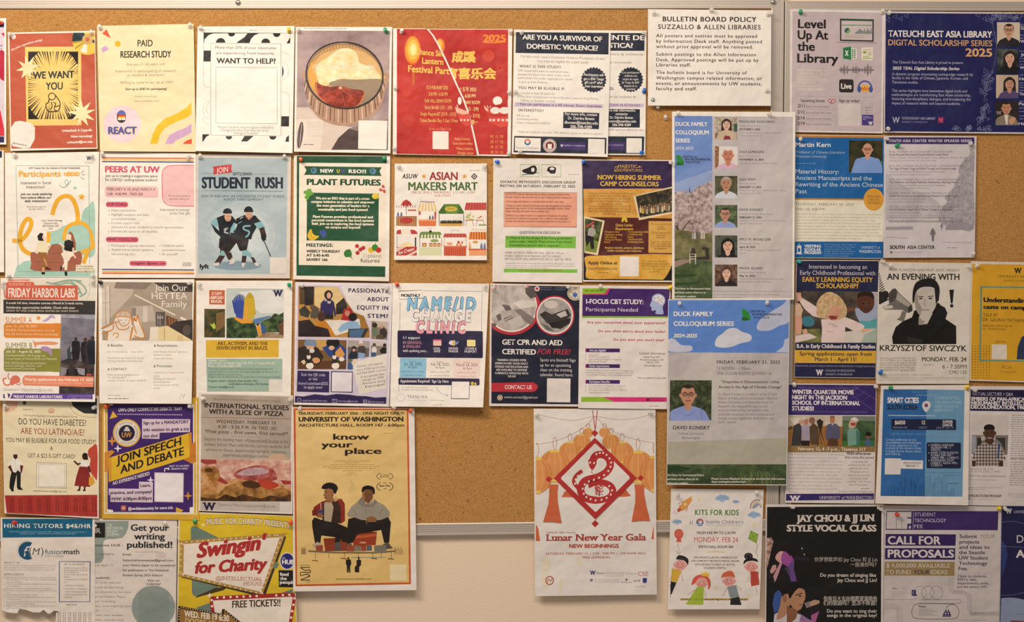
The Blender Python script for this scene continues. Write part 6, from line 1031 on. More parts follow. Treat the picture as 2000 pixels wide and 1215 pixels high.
laurel(582,457,48,22,'6a5434');s.t('SF URBAN',556,610,453,8,'6a5434','');s.t('FILM FEST',553,612,464,8,'6a5434','b')
s.part('award_laurel#2');laurel(582,518,48,28,'3a2c1c');s.t('Best Film',550,614,518,11,'3a2c1c','k');s.t('2020',572,592,500,7,'3a2c1c','b');s.t('LGBT',572,594,534,7,'3a2c1c','b')
s.part('crate_picture');s.p('8a3a20',(218,826),(360,818),(365,900),(228,902));s.p('9a3f22',(390,800),(535,785),(528,865),(395,870));s.p('C05c34',(395,812),(530,797),(528,812),(394,828));s.p('6a2a18',(360,800),(540,790),(500,785),(370,792));s.e('D8a080',452,850,22,5)
s.part('figure_picture');BK = '231b18'
s.p('8a2c22',(152,680),(160,640),(205,608),(250,595),(325,590),(345,620),(346,720),(320,740),(300,690),(200,690));s.p('3a241c',(215,608),(300,596),(320,640),(320,735),(210,735));s.p('B0A088',(222,612),(262,602),(278,640),(262,740),(222,730));s.p(BK,(150,720),(165,700),(220,720),(300,735),(358,760),(360,850),(330,845),(315,822),(240,812),(205,808),(200,852),(168,858),(152,760));s.p(BK,(290,812),(318,818),(318,850),(284,850))
s.p('9a6a42',(225,552),(230,528),(262,525),(280,550),(275,585),(258,605),(235,602),(224,580));s.p('9a6a42',(240,590),(275,580),(282,605),(245,615));s.p('1e1714',*[(255+47*math.cos(a)*(1+.05*(i % 2)),528+33*math.sin(a)*(1+.08*(i % 2))) for i,a in enumerate([PI*.98+j*(PI*1.2)/21 for j in range(22)])],(290,562),(279,556),(272,536),(250,528),(226,534));s.l('4a3020',4,(222,545),(238,543));s.l('2a1810',4,(226,553),(236,552));s.p('8a5a34',(224,556),(216,572),(226,574));s.l('5a2c1c',4,(222,584),(238,586));s.p('7a4c2c',(236,600),(256,606),(272,590),(262,600));s.e('8a5a38',272,566,6,10);s.p('C8a070',(285,575),(300,580),(302,600),(282,608));s.l('C8C4D0',3,(200,612),(205,670));s.e('38467c',202,668,14,12);s.p('8c5c3a',(175,685),(200,672),(220,690),(210,705),(180,700));s.p('6a241c',(150,660),(178,650),(185,690),(152,690))
s.p('B8A890',(152,862),(185,845),(205,858),(200,890),(165,885));s.p('5a504c',(285,850),(315,845),(325,895),(285,900))
s.part('figure_picture#2');GY = '9a9284'
s.p(BK,(365,710),(400,700),(520,715),(600,695),(618,730),(608,850),(578,852),(560,775),(480,790),(420,800),(392,850),(360,860),(355,800));s.p(GY,(358,680),(385,635),(430,600),(470,620),(520,598),(575,625),(612,670),(610,695),(560,715),(500,720),(440,715),(400,700),(365,698));s.p('857e72',(420,610),(445,578),(470,620),(510,625),(520,590),(540,610),(510,640),(450,638));s.p('8a5c38',(470,705),(500,692),(535,705),(530,728),(480,728));s.p('7a5030',(448,560),(452,535),(485,528),(512,545),(510,590),(485,618),(462,606),(450,585));s.p('1a1412',(444,545),(452,520),(485,511),(518,525),(522,560),(512,560),(505,540),(470,534),(450,550),sm=3);s.l('2a1a12',3,(460,565),(474,563));s.l('2a1a12',3,(486,563),(502,566));s.l('4a2a1c',3,(470,596),(492,596));s.l('5a3a24',3,(480,566),(478,584));s.p('a06c40',(450,560),(460,545),(466,600),(456,596));s.l('857e72',3,(468,640),(474,740));s.l('857e72',4,(395,660),(420,690));s.l('857e72',4,(570,650),(545,690))
s.p('5a504c',(570,860),(600,848),(630,885),(575,890));s.p('5a504c',(355,862),(385,855),(390,895),(350,890))
s.part('skyline_picture');s.p('7a6a50',(125,895),(300,905),(520,905),(650,895),(640,905),(520,915),(280,914),(130,905));s.p('9a4a34',(172,868),(215,864),(215,898),(175,900));s.p('9a4a34',(357,866),(400,866),(402,902),(355,902));s.p('80786a',(400,868),(440,868),(440,900),(402,900));s.p('9a4a34',(440,868),(472,866),(472,900),(442,900));s.p('5a6068',(474,866),(505,868),(505,898),(474,898));s.p('7c7668',(518,868),(590,862),(592,912),(520,912))
for i in range(18):
    x = 88+i*3 if i < 9 else 640+(i-9)*6;s.l('6a5840',2,(x,875+(i % 3)*6),(x,920))
for x,y in ((170,948),(250,940),(342,940),(425,935),(510,942),(560,938),(620,945)): s.l('6a5840',2.5,(x,905),(x,y));
for x,y in ((150,955),(320,942),(500,942),(600,945)): s.l('8a3a24' if x == 320 else '5a4a38',5,(x,y),(x+36,y+4))
s.l('8aa0a0',4,(385,938),(585,938));s.p('d3b97c',(370,480),(372,520),(378,520),(378,478),(400,490),(402,550),(410,550),(410,500),(418,550),(365,555))
s.part('walker_print');s.p(BK,(358,1028),(356,985),(350,975),(352,952),(364,948),(380,952),(383,978),(376,988),(378,1028),(370,1028),(368,995),(366,1028));s.e(BK,366,942,6);s.part('walker_print#2');s.p(BK,(404,1025),(403,995),(414,985),(414,955),(428,948),(442,955),(440,985),(430,995),(430,1027),(418,1027));s.e(BK,427,941,6)
s.part('logo');s.t('NOMAS',80,138,990,9,'3a2c1c','w');s.t('UW',116,140,1088,8,'3a2c1c','w');s.l('3a2c1c',5,(82,998),(138,998));s.l('3a2c1c',5,(82,1000),(110,1015),(135,1012),(138,1028),(85,1026),(84,1045),(115,1038),(136,1048),(84,1070),sm=3);s.l('3a2c1c',5,(82,1072),(138,1072));s.part('code_panel','pale square panel');s.r('E9D9AC',612,980,710,1075)
# lunar gala
s = Sheet(D4,'poster','poster','white lunar new year gala poster with red diamond snake and orange lanterns','snake and lantern gala poster',[(37,55),(760,57),(768,1158),(45,1168)],3,3,paper='EAE4DF',wave=1,group='large posters')
s.part('stain','pale yellow smear');s.p('E9E0CA',(80,950),(120,930),(140,990),(118,1040),(130,1100),(100,1130),(84,1080),(92,1010),sm=4);s.p('E9E0CA',(190,1070),(210,1060),(208,1130),(192,1150),sm=3);s.p('E9E0CA',(290,940),(330,960),(320,990),(300,985),sm=3)
s.part('string_line');s.clip = (50,60,752,1150);s.l('B08a78',2.5,(50,85),(150,110),(280,125),(400,102),(540,122),(660,110),(752,82),sm=5);s.l('B08a78',2.5,(50,268),(160,250),(270,205),(350,155),(402,104),(450,150),(540,205),(650,240),(752,258),sm=5)
s.part('lantern_picture')
def lantern(n,cx,cy,rx,ry):
    s.part('lantern_picture#%d' % n);s.clip = (50,60,750,1150)
    s.l('B0603c',2.5,(cx-4,cy-ry),(cx-12,cy-ry-25*ry/55),(cx,cy-ry-42*ry/55),(cx+12,cy-ry-25*ry/55),(cx+4,cy-ry),sm=4)
    s.e('D98a4c',cx,cy,rx,ry);s.e('E0985a',cx,cy,rx*.6,ry*.92)
    for q in (-.8,-.4,.0,.4,.8): s.l('EDC078',2.5,*[(cx+rx*q*math.cos(t)*1.0,cy+ry*math.sin(t)) for t in (-1.5,-1,-.5,0,.5,1,1.5)],sm=2)
    s.p('EDC860',(cx-rx*.35,cy-ry*.98),(cx+rx*.35,cy-ry*.98),(cx+rx*.3,cy-ry*.82),(cx-rx*.3,cy-ry*.82));s.p('EDC860',(cx-rx*.25,cy+ry*.85),(cx+rx*.25,cy+ry*.85),(cx+rx*.25,cy+ry*1.02),(cx-rx*.25,cy+ry*1.02))
lantern(1,360,199,30,30);lantern(2,457,197,32,30);lantern(3,322,252,52,46);lantern(4,497,252,52,46);lantern(5,253,315,66,64);lantern(6,563,315,66,64);lantern(7,163,395,92,96);lantern(8,657,400,92,96);lantern(9,55,450,92,108);lantern(10,757,440,92,108)
s.clip = (50,60,750,1150)
for n,pts in enumerate((((128,505),(183,505),(178,550),(180,610),(203,735),(150,728),(93,728),(125,620),(130,560)),((635,505),(692,505),(692,560),(705,630),(728,722),(680,720),(618,726),(640,610),(640,560)),((222,545),(262,545),(270,582),(203,580)),((540,580),(580,530),(615,574),(580,578)),((50,740),(65,765),(76,842),(50,840)),((750,750),(742,790),(735,830),(750,830)))): s.part('tassel_picture#%d' % n);s.clip = (50,60,750,1150);s.p('D06a44',*pts)
s.part('diamond_frame');R = 'B83434';s.l(R,4,(386,65),(402,180));s.l(R,4,(415,65),(402,180));s.p(R,(400,180),(420,200),(400,222),(380,200));s.p(R,(400,228),(650,468),(404,712),(157,468));s.p('E8E2DC',(400,262),(410,266),(605,458),(607,470),(412,664),(402,668),(202,474),(200,464));s.p(R,(127,455),(147,474),(127,494),(107,474));s.p(R,(672,450),(693,466),(672,484),(652,466));s.p(R,(402,716),(424,738),(402,760),(380,738))
s.part('snake_picture');s.l(R,44,(385,372),(405,335),(445,328),(480,350),(492,390),(470,430),(420,460),(350,480),(322,510),(318,550),(345,585),(410,598),(480,580),(505,545),(490,515),(450,498),(400,498),(360,505),sm=6);s.p(R,(360,362),(375,348),(405,355),(412,378),(400,405),(388,420),(375,412),(366,395));s.l(R,3,(383,415),(382,430),(376,437));s.l(R,3,(382,430),(388,438));s.l(R,22,(318,545),(290,515),(275,485),(292,450),(325,424),sm=4)
for x,y in ((372,375),(396,378),(410,325),(430,318),(450,318),(470,330),(487,350),(497,375),(493,400),(480,425),(455,450),(425,465),(395,478),(365,487),(340,505),(328,530),(335,560),(350,580),(375,592),(405,600),(440,596),(470,585),(495,565),(502,540),(485,515),(283,500),(287,475),(300,455)): s.e('E8E2DC',x,y,5.5,7,rot=.5,n=10)
s.e('E8E2DC',425,545,62,34);s.t('蛇',398,452,545,28,R,'k',0);s.t('年',400,448,572,24,R,'k',0)
s.part('headline');s.t('GSAUW 58th Annual',113,283,795,10,'A86050','b');s.t('Lunar New Year Gala',110,705,838,38,'A8483c','sk');s.t('NEW BEGINNINGS',248,543,881,22,'B05040','K')
s.part('date_text');s.tl('B4604e',13,'b',('SATURDAY, FEBRUARY 15  |  5:30 - 9:00 PM  |  UW KANE HALL',108,706,921),('FREE ADMISSION',328,490,944))
s.part('logo');s.ring('B8503c',6,132,1075,22,24);s.l('B8503c',4,(118,1082),(128,1065),(138,1080),(146,1062),sm=3);s.part('logo#2');s.t('W',370,406,1042,24,'2f3478','sK');s.t('Alumni',408,460,1038,15,'4a5088','');s.t('THE HORGUSEE',466,575,1038,12,'b0a8a8','');s.t('FOUNDATION',466,570,1052,9,'b0a8a8','');s.t('YI Fusion',582,650,1040,12,'b0a0a0','');s.t('CSE',655,718,1048,26,'C08a84','b');s.t('W',370,390,1082,16,'2f3478','sK');s.blur(398,545,1074,7,'b0a8a8');s.blur(398,545,1086,6,'b0a8a8');s.spark('3a4070',588,1070,12);s.blur(555,622,1088,6,'6a6a90');s.t('cbc UW',630,670,1082,12,'4a4a7a','b');s.p('3a3f88',(684,1060),(710,1060),(708,1085),(696,1092),(684,1085));s.blur(640,698,1114,8,'b0a8a0')
# kits for kids
s = Sheet(D5,'flyer','flyer','white kits for kids flyer with crayon drawings of children and a rocket','crayon drawing flyer',[(88,103),(860,113),(825,1108),(60,1110)],3,3,paper='EFE8E3')
s.part('headline');s.t('KITS FOR KIDS',287,652,325,44,'5a8a48','kw');s.t('MONDAY, FEB 24',280,645,550,42,'CC5c4c','',);s.t('AT',238,272,402,28,'6a6664','s')
s.part('logo');s.e('4a78b0',328,385,31);s.p('D86a50',*ell(330,380,26,22,10,PI,2*PI));s.e('EDE6E0',332,384,15,12);s.l('EDE6E0',5,(300,395),(320,405),(345,400),sm=3);s.t("Seattle Children's",377,690,394,27,'6a7898','');s.t('HOSPITAL • RESEARCH • FOUNDATION',377,672,413,9,'9aa0b0','')
s.part('body_text');s.tl('3c3634',22,'b',('FROM 4:00 PM TO 5:30 PM',303,625,484),('SMITH HALL ROOM 404',317,606,600));s.tl('5a504c',16,'b',('JOIN ORIGAMI CLUB AND CHEMISRGLA FOR',275,640,686),('FOR COMMUNITY MEETING IN MAKING ORIGAMI',258,656,715),('KITS FOR KIDS TO ENJOY AT SEATTLE',290,620,745),("CHILDREN'S HOSPITAL",360,548,773));s.l('D8B868',6,(385,634),(460,630),(538,636),sm=3);s.p('D8B450',(165,1020),(730,1018),(732,1030),(165,1034));s.t('QUESTIONS? CONTACT ORIGAMIUW@UW.EDU OR CHEM@UW.EDU',167,728,1034,14,'5c4a1c','k')
def crayon(c,pts,n=10,w=5,ang=.0,fill=None):
    """a shape coloured in with loose strokes"""
    if fill: s.p(fill,*pts)
    xs = [p[0] for p in pts];ys = [p[1] for p in pts];x0,x1,y0,y1 = min(xs),max(xs),min(ys),max(ys)
    for i in range(n):
        f = (i+.5)/n;x = x0+(x1-x0)*f
        hit = []
        for (ax,ay),(bx,by) in zip(pts,pts[1:]+pts[:1]):
            if (ax-x)*(bx-x) < 0: hit.append(ay+(by-ay)*(x-ax)/(bx-ax))
        if len(hit) > 1: s.l(c,w,(x+random.uniform(-2,2),min(hit)+3),(x+random.uniform(-3,3),max(hit)-3))
s.part('rocket_drawing');s.p('E6A450',(258,170),(262,200),(215,265),(175,290),(155,262),(190,215));s.l('C8743c',3,(258,170),(262,200),(215,265),(175,290),(155,262),(190,215),closed=True);s.l('C8743c',4,(190,215),(150,225),(160,255));s.l('D8704c',4,(200,275),(215,292),(225,255));s.e('C85848',155,282,14,18,rot=.7);s.e('F0D8A0',205,235,13);s.l('D88a7a',4,(120,290),(105,310));s.l('D88a7a',4,(135,300),(125,322))
s.part('star_drawing')
for x,y in ((322,198),(780,405),(462,935),(735,997)): s.star('EFDDA8',x,y,20,9,8)
s.part('rainbow_drawing')
for r,c in ((62,'9a6a90'),(50,'DDD0A0'),(38,'7a9ac0'),(26,'C8A8b8'),(14,'6a88b8')): s.l(c,8,*ell(808,260,r*.95,r,14,PI*.95,PI*1.62))
for r,c in ((30,'5a78a8'),(42,'D8C8a0')): s.l(c,6,*ell(808,270,r,r*1.2,14,PI,2*PI-.2))
def cloud(n,cx,cy,k):
    s.part('cloud_drawing#%d' % n)
    for dx,dy,r in ((-40,4,22),(-12,-12,27),(20,-8,26),(45,4,20),(0,12,28)): s.e('A8C2E0',cx+dx*k,cy+dy*k,r*k,r*.8*k,n=14)
    for i in range(9): s.l('7c9cc8',3,(cx+(-55+i*12)*k,cy+14*k),(cx+(-45+i*12)*k,cy-16*k))
cloud(1,515,183,.95);cloud(2,626,213,.45);cloud(3,138,380,.65);cloud(4,780,322,.85)
s.part('balloon_drawing');s.e('D8604c',153,482,38,42);s.p('D8604c',(138,518),(168,518),(175,550),(130,548));s.l('8a6a5c',2.5,(145,552),(150,600),(165,640),(140,645),(138,625),(160,655),sm=4)
for i in range(5): s.l('E8988a',3,(125+i*12,500),(140+i*10,455))
s.part('kite_drawing');s.p('9CBE48',(752,456),(814,485),(798,556),(732,522));s.l('5a7a2c',3,(752,456),(814,485),(798,556),(732,522),closed=True);s.l('5a7a2c',3,(752,456),(798,556));s.l('5a7a2c',3,(814,485),(732,522));s.l('5a7a2c',3,(798,556),(808,590),(795,630),(812,675),sm=4)
for y in (595,620,650): s.p('7aa048',(785,y-8),(820,y+8),(785,y+8),(820,y-8))
SK = 'E8A8A0'
def child(n,cx,cy,hair,top,pts,pants=None,bun=0):
    s.part('child_drawing#%d' % n);s.clip = (72,100,850,1100)
    for q in (-1,1): s.e(SK,cx+q*48,cy+6,11,16,n=10)
    if bun: s.e(hair,cx-22,cy-82,36,30);s.ring('8a8080',3,cx-22,cy-82,20)
    s.p(SK,*ell(cx,cy+6,48,44))
    if pants: crayon(pants[1],pants[0],8,6,fill=pants[0] and pants[1])
    crayon(top[1],pts,9,5,fill=top[0])
    for q in (-1,1): s.e('3a2c2c',cx+q*16,cy-2,4,5,n=8);s.e('DC8480',cx+q*26,cy+16,10,8,n=10)
    s.l('7a3a38',3,(cx-12,cy+22),(cx,cy+28),(cx+13,cy+21),sm=3)
child(1,165,735,'1f1c1e',('E8BC50','D8A83c'),[(98,765),(176,790),(135,888),(84,870)],([(86,875),(132,888),(92,985),(82,985)],'2a282c'));s.p('1f1c1e',(130,690),(150,660),(200,668),(232,695),(228,740),(215,720),(190,700),(150,695),sm=3)
for x in range(6): s.l('6a6668',2,(150+x*12,672),(160+x*12,700))
s.l('C8887c',3,(170,800),(186,860),(172,872));s.l('C8887c',3,(186,860),(194,872));s.l('C87868',5,(85,985),(82,1010))
child(2,345,885,'D85c48',('B4C848','9ab438'),[(310,918),(360,922),(356,1072),(208,1070)]);s.p('D8604c',(258,900),(275,850),(320,822),(370,825),(412,860),(418,910),(398,948),(395,890),(370,850),(320,850),(295,880),(270,905),sm=3);s.p('EAC04c',(338,830),(345,795),(362,815),(378,790),(390,815),(412,800),(402,838));s.l('C8887c',3,(300,940),(230,985),(222,975));s.l('C8887c',3,(360,940),(380,1015))
child(3,572,870,'D8704c',('9AA4a8','848e94'),[(555,925),(630,905),(655,1005),(580,1015)],([(585,1018),(655,1005),(675,1074),(580,1072)],'2a282c'));s.p('D8704c',(505,850),(520,810),(570,788),(605,800),(622,850),(600,838),(560,835),(520,845),sm=3);s.l('C8887c',3,(560,925),(525,985),(515,1000));s.l('C8887c',3,(632,910),(665,940),(680,935));s.l('C8887c',3,(665,940),(672,958))
child(4,755,750,'1f1c1e',('CC5448','B8443c'),[(750,792),(812,795),(824,905),(755,918)],None,1);s.p('1f1c1e',(692,735),(700,700),(750,680),(800,690),(810,715),(770,705),(720,712),sm=3);s.l('C8887c',3,(748,800),(728,885));s.l('C8887c',3,(795,915),(808,985),(790,992))
# fusionmath, torn at the bottom
s = Sheet(E2,'flyer','flyer','torn tutor hiring flyer with teal header and a ragged white bottom edge','torn teal-headed tutor flyer',[(15,60),(1045,70),(1055,1500),(15,1500)],4,1,paper='EAE1D8',outline=[(5,60),(1045,70),(1052,1500),(630,1500),(610,1240),(620,1110),(660,1105),(600,1085),(560,1120),(530,1125),(480,1080),(440,1110),(360,1108),(290,1082),(215,1070),(190,1120),(120,1115),(70,1105),(20,1080)])
s.part('torn_edge','white torn fibres');s.p('F4EEE6',(70,1098),(130,1040),(200,1020),(260,1058),(350,1060),(440,1065),(500,1060),(560,1085),(610,1080),(640,1095),(585,1088),(550,1112),(480,1078),(440,1102),(360,1102),(290,1078),(215,1066),(190,1112),(120,1108))
s.part('header_band');s.p('1a6488',(25,75),(1020,75),(1018,276),(28,284));s.t('HIRING TUTORS $45/HR',45,1005,176,44,'E2E2DC','kw');s.tl('9ac0d0',16,'',('Fusion Math, a locally owned and operated STEM, writing, and test prep tutoring center is',102,952,226),('looking for tutors!',220,385,246),('www.fusionmath.com/about-us/careers/jobs',410,835,246))
s.l('E2E2DC',6,(765,150),(850,165))
s.part('logo');s.p('1f5478',*ell(305,428,103,100,30,PI*.32,PI*1.68)[0:31],(330,380),(318,430),(332,480));s.p('EAE1D8',(360,335),(325,390),(320,440),(335,490),(362,520),(420,520),(420,330));s.l('8a9aa8',3,*ell(300,425,112,108,20,PI*.75,PI*1.6));s.t('f',262,325,490,110,'EAE1D8','i');s.t('(',325,350,468,80,'4a4a50','');s.t('M',350,448,468,66,'4a4a50','is');s.t(')',452,480,468,80,'4a4a50','');s.t('fusion',496,700,466,56,'3a5a80','');s.t('math',706,876,466,56,'2c2a30','b');s.t('STEM TUTORS',496,702,500,20,'8a8288','')
s.part('body_text');s.tl('6a625c',22,'w',('ABOUT US',40,215,570),('APPLICANTS',40,262,700))
for i,q in enumerate(('Fusion Math has been serving the Seattle community for 20 years. We','support students from elementary through college level with one on','one tutoring and small group learning with caring and dedicated staff.')): s.t(q,42,618-i*8,598+i*24,15,'a89e94','i')
for i,(a,b,q) in enumerate(((70,625,'Must be able to start almost immediately, which is generally after'),(70,622,'3pm, Monday to Thursday. Weekend availability is especially'),(70,238,'especially Sundays.'),(70,625,'Math, Science, Engineering or English major graduates and'),(70,228,'juniors & seniors.'),(70,566,'Record of academic tutoring experience is required.'),(70,625,'Minimum of 8 hours availability but strong possibility of many'),(70,112,'more'),(70,412,'First and second tutors right to apply.'),(70,620,'Will train on our career CLUB and help those who enjoy to grow'),(70,240,'in the field of education'),(70,620,'Strong knowledge of Physics, Chemistry, Bio, Stats, plus'),(70,388,'ability to explain concepts clearly.'),(70,625,'Must have good ties to spark through any year of'),(70,300,'tutoring school kids'))): s.t(q,a,b,(730,752,780,803,824,850,874,898,922,948,972,998,1020,1044,1066)[i],15,'a39a90','')
for y in (724,797,846,868,916,942,992,1038): s.e('8a8078',50,y,5,n=8)
s.part('glance_panel','blue framed box');s.l('2c5a88',8,(655,547),(995,550),(992,990),(655,992),closed=True);s.tl('7a7068',22,'w',('AT A GLANCE',708,932,588));s.tl('9a9086',17,'i',('Excellent starting pay at $45/hr',708,960,625),('Convert session that one right off',706,968,650),('the loving Hiring Trust',706,868,672),('Grassy, audience, remote planning',706,968,698),('possible',706,765,724),('A relaxed minimum with flexible',706,965,752),('hours',706,748,778),('INTERVIEW PROCESS',718,930,822),('Contacted by our hiring team',695,955,856),('Virtual interviewing setting',718,955,888),('Mock tutoring session and',718,962,918),('finalized',715,795,948));s.blur(730,845,1032,18,'8a8078')
for i in range(7): s.part('tear_off_tab#%d' % i);s.add([[(640+i*56+q*20-8*(q == 0)*(i == 0),1110+j*22),(650+i*56+q*20,1110+j*22),(652+i*56+q*20,1110+j*22+random.randint(9,17)),(642+i*56+q*20,1127+j*22)] for q in range(2) for j in range(6)],'a89c92')
# history journal
s = Sheet(E3,'flyer','flyer','beige get your writing published flyer with grey-green round blob shapes','beige writing journal flyer',[(-250,72),(995,82),(975,1500),(-260,1500)],3,1,paper='E4DAD2')
SG = '93A09a'
s.part('blob_print');s.p(SG,(-200,100),(460,100),(455,170),(430,240),(390,285),(320,298),(220,300),(185,320),(172,370),(180,430),(185,500),(165,550),(130,565),(-200,560));s.p('D8C8C4',(745,450),(880,450),(870,500),(800,515),(760,490))
s.part('logo');s.r('201e20',-60,118,198,285);s.t('HR',40,155,232,52,'D8D2CC','s');s.tl('D5D8D2',27,'b',('THE',220,275,158),('HISTORICAL',220,402,192),('REVIEW',220,338,228),('JOURNAL',220,362,262));s.e('D8D2CC',88,150,20)
s.part('headline');s.tl('26292c',68,'k',('Get your',482,905,207),('writing',518,860,303),('published!',440,942,395));s.l('8a8480',4,(525,442),(845,444))
s.part('body_text');s.tl('4a4644',26,'b',('Submissions DUE :',-20,395,380),('Email:',395,490,480,22),('historicalreviewatuw@gmail.com',395,952,545,24),('your history paper to be considered',395,972,600,24),('for publication in The Historical',395,900,655,24),('Review Spring 2025 Edition!',395,835,710,24),('Visit our',666,805,768,24),('Linktree!',660,812,806,24),('To submit:',20,255,738,24));s.tl('7a7472',24,'',('Early: January',20,298,474),('15, 2025',20,138,532),('General: April 15,',10,292,600),('Your paper (with title and',-60,370,790,21),('removed) with all identifying',-60,400,842,21),('information removed to the email',-60,485,893,21),('above with the Subject "Paper',-60,428,945,21),('Submission" including',-60,312,996,21),('Name, year, and major(s) and',-60,482,1048,21),('email',-20,122,1098,21),('Quarter and year written',-60,398,1148,21),('if applicable, course and',-60,398,1200,21));s.l('4a4644',3,(20,756),(145,758))
s.part('code_panel','grey-green disc');s.e(SG,732,1052,240,240);s.r('8b9892',572,884,902,1215)
# swingin
s = Sheet(E4,'flyer','flyer','yellow swing music charity flyer with retro marquee signs in tan and red','yellow retro marquee flyer',[(45,48),(1250,95),(1310,1600),(25,1600)],5,1,paper='EAE0CE')
s.part('background_print');s.p('DDBE2c',(60,66),(1250,95),(1300,1590),(35,1590))
s.part('marquee_sign');GG = '6f8478'
s.p('4a3a24',(225,960),(520,880),(560,850),(300,850));s.p(GG,(175,225),(190,205),(225,205),(700,440),(700,740),(230,945),(205,935),(188,905));s.p('3e3222',(1150,290),(1182,320),(960,940),(920,950),(80,745),(75,735));s.p(GG,(1040,590),(1085,580),(1105,610),(1085,650),(1030,650));s.p('B8904c',(68,378),(85,358),(1125,282),(1155,295),(1160,325),(940,905),(910,922),(75,735),(58,712),sm=2);s.p('EFE4D6',(105,402),(115,392),(1085,322),(1105,330),(1108,345),(920,880),(900,892),(110,712),(98,700),sm=2)
pts = [(80,388)]+[(128+i*58.5,371-i*4.4) for i in range(17)]+[(1093,298),(1133,325),(1115,380),(1095,432),(1078,485),(1058,538),(1038,590),(1018,645),(998,698),(980,748),(960,800),(938,855),(918,905)]+[(865-i*55,907-i*13.3) for i in range(15)]+[(72,690),(70,625),(70,560),(72,500),(74,445)]
for x,y in pts: s.e('F3E9C8',x,y,8,n=10)
s.part('headline');s.t("Swingin'",240,985,492,150,'E8B8A0','Ki',-.13);s.t("Swingin'",236,980,488,150,'AE3030','Ki',-.13);s.t('for Charity',222,990,682,118,'E8B8A0','Ki',-.06);s.t('for Charity',218,986,678,118,'AE3030','Ki',-.06);s.tl('C07868',38,'s',('@INTELLECTUAL',438,930,776),('HOUSE',730,930,830));s.t('MUSIC FOR CHARITY PRESENTS',340,1228,196,68,'4a3018','K',.045,26);s.t('MUSIC FOR CHARITY PRESENTS',344,1224,193,62,'F1E8DA','b',.045,26)
s.part('sparkle_print');s.spark('F4ECDC',308,190,24);s.spark('F4ECDC',375,935,32)
s.part('sponsor_badge');s.e('EAE2E0',1192,572,80,92);s.e('2c2c78',1192,572,70,82);s.t('the',1140,1172,550,24,'E0DCE0','i');s.t('HUB',1138,1268,605,46,'F0EAEA','K')
s.part('sponsor_badge#2','black square with white words');s.r('1d1b1c',1102,668,1290,850);s.tl('F0EAE4',34,'k',('feed',1115,1208,728),('the',1115,1188,772),('people',1115,1275,812))
s.part('ticket_sign');s.p(GG,(1100,920),(1250,865),(1260,1100),(1180,1100));s.p(GG,(240,1060),(390,1010),(420,1110),(250,1100));s.p('A82f2e',(378,965),(395,945),(1230,905),(1275,915),(1290,945),(1240,1250),(420,1250),(378,1050));s.p('EFE6DA',(412,988),(1245,948),(1250,965),(1205,1250),(455,1250),(412,1010))
for i in range(13):
    if not 6.5 < i < 8.5: s.e('F3E9D0',457+i*69,957-i*2.6,13,n=12)
for x,y in ((396,985),(400,1048),(1268,965),(1258,1033),(1246,1100),(1235,1168),(1225,1230)): s.e('F3E9D0',x,y,13,n=12)
s.t('FREE TICKETS!!',612,1122,1055,72,'4a3024','k',-.04);s.part('code_panel','pale square panel');s.r('EAE0D2',838,1098,1100,1300)
s.part('arrow_sign');s.p('3a2418',(42,1055),(60,1045),(500,1125),(505,1080),(530,1078),(800,1290),(30,1290));s.p('9a7238',(62,1072),(520,1150),(530,1100),(760,1290),(60,1290))
for i in range(18): s.e('E8D8B0',75+i*25,1058+i*4.5,6,n=8)
for i in range(9): s.e('E8D8B0',540+i*24,1095+i*20,6,n=8)
for i in range(5): s.e('E8D8B0',52,1075+i*28,6,n=8)
s.t('WED. FEB 19 6:30',108,580,1183,62,'F1E8DA','k',.11);s.t('DOORS AT 6:00',118,560,1250,52,'DDC898','b',.11)
# ---------------------------------------------------------------- lower rows, right-hand board
# early learning
s = Sheet(C7,'flyer','flyer','navy early learning scholarship flyer with a curly blond toddler, arms spread','toddler scholarship flyer',[(72,38),(860,42),(826,1160),(55,1152)],3,1,paper='DCD4D0')
NB = '222549'
s.part('background_print');s.p(NB,(80,45),(856,48),(850,340),(74,330));s.p(NB,(62,820),(836,822),(826,1156),(56,1150))
s.part('headline');s.tl('D5CEDA',40,'',('Interested in becoming an',195,745,122),('Early Childhood Professional with',110,823,180));s.tl('DDAE40',44,'k',('EARLY LEARNING EQUITY',133,800,246),('SCHOLARSHIP?',263,663,305))
s.part('toddler_photograph');s.p('n:2c2a26:3f3a34:5a5044:9',(74,330),(850,340),(838,825),(62,822));s.clip = (64,332,850,823)
s.p('n:5a6234:7a7c48:948e5c:12',(66,700),(300,690),(320,823),(64,823));s.p('3c7c90',(130,590),(200,570),(245,610),(230,660),(150,665),sm=3);s.p('B9AEB8',(790,340),(850,340),(848,480),(800,470));s.p('D5CFC4',(520,720),(838,690),(836,823),(520,823));s.p('A9B8A8',(720,740),(840,690),(836,823),(690,823))
s.p('D8A890',(70,345),(120,350),(115,410),(80,440));s.p('D9B89c',(70,440),(110,455),(138,510),(125,560),(70,570));s.p('D8a48a',(70,570),(125,560),(130,640),(120,740),(66,750));s.p('D8a48a',(130,700),(170,690),(185,730),(140,750));s.p('E0D0CC',(66,755),(200,735),(270,770),(180,800),(64,823))
s.p('9FA9C6',(625,490),(700,500),(840,440),(846,560),(838,690),(720,700),(680,640),(640,560));s.p('55A3A8',(675,610),(760,620),(842,590),(838,680),(720,690));s.p('5a3424',(650,420),(660,360),(720,342),(790,350),(815,420),(800,500),(740,545),(690,520),(660,480),sm=3);s.p('2c1c16',(655,400),(670,350),(740,338),(800,355),(812,410),(760,380),(700,380),sm=3);s.e('3a2018',710,450,12,7);s.e('3a2018',765,452,12,7);s.l('301812',5,(715,500),(745,506),(770,498));s.p('7a4a34',(550,490),(640,485),(630,520),(560,530))
PKC = 'E3CFCB'
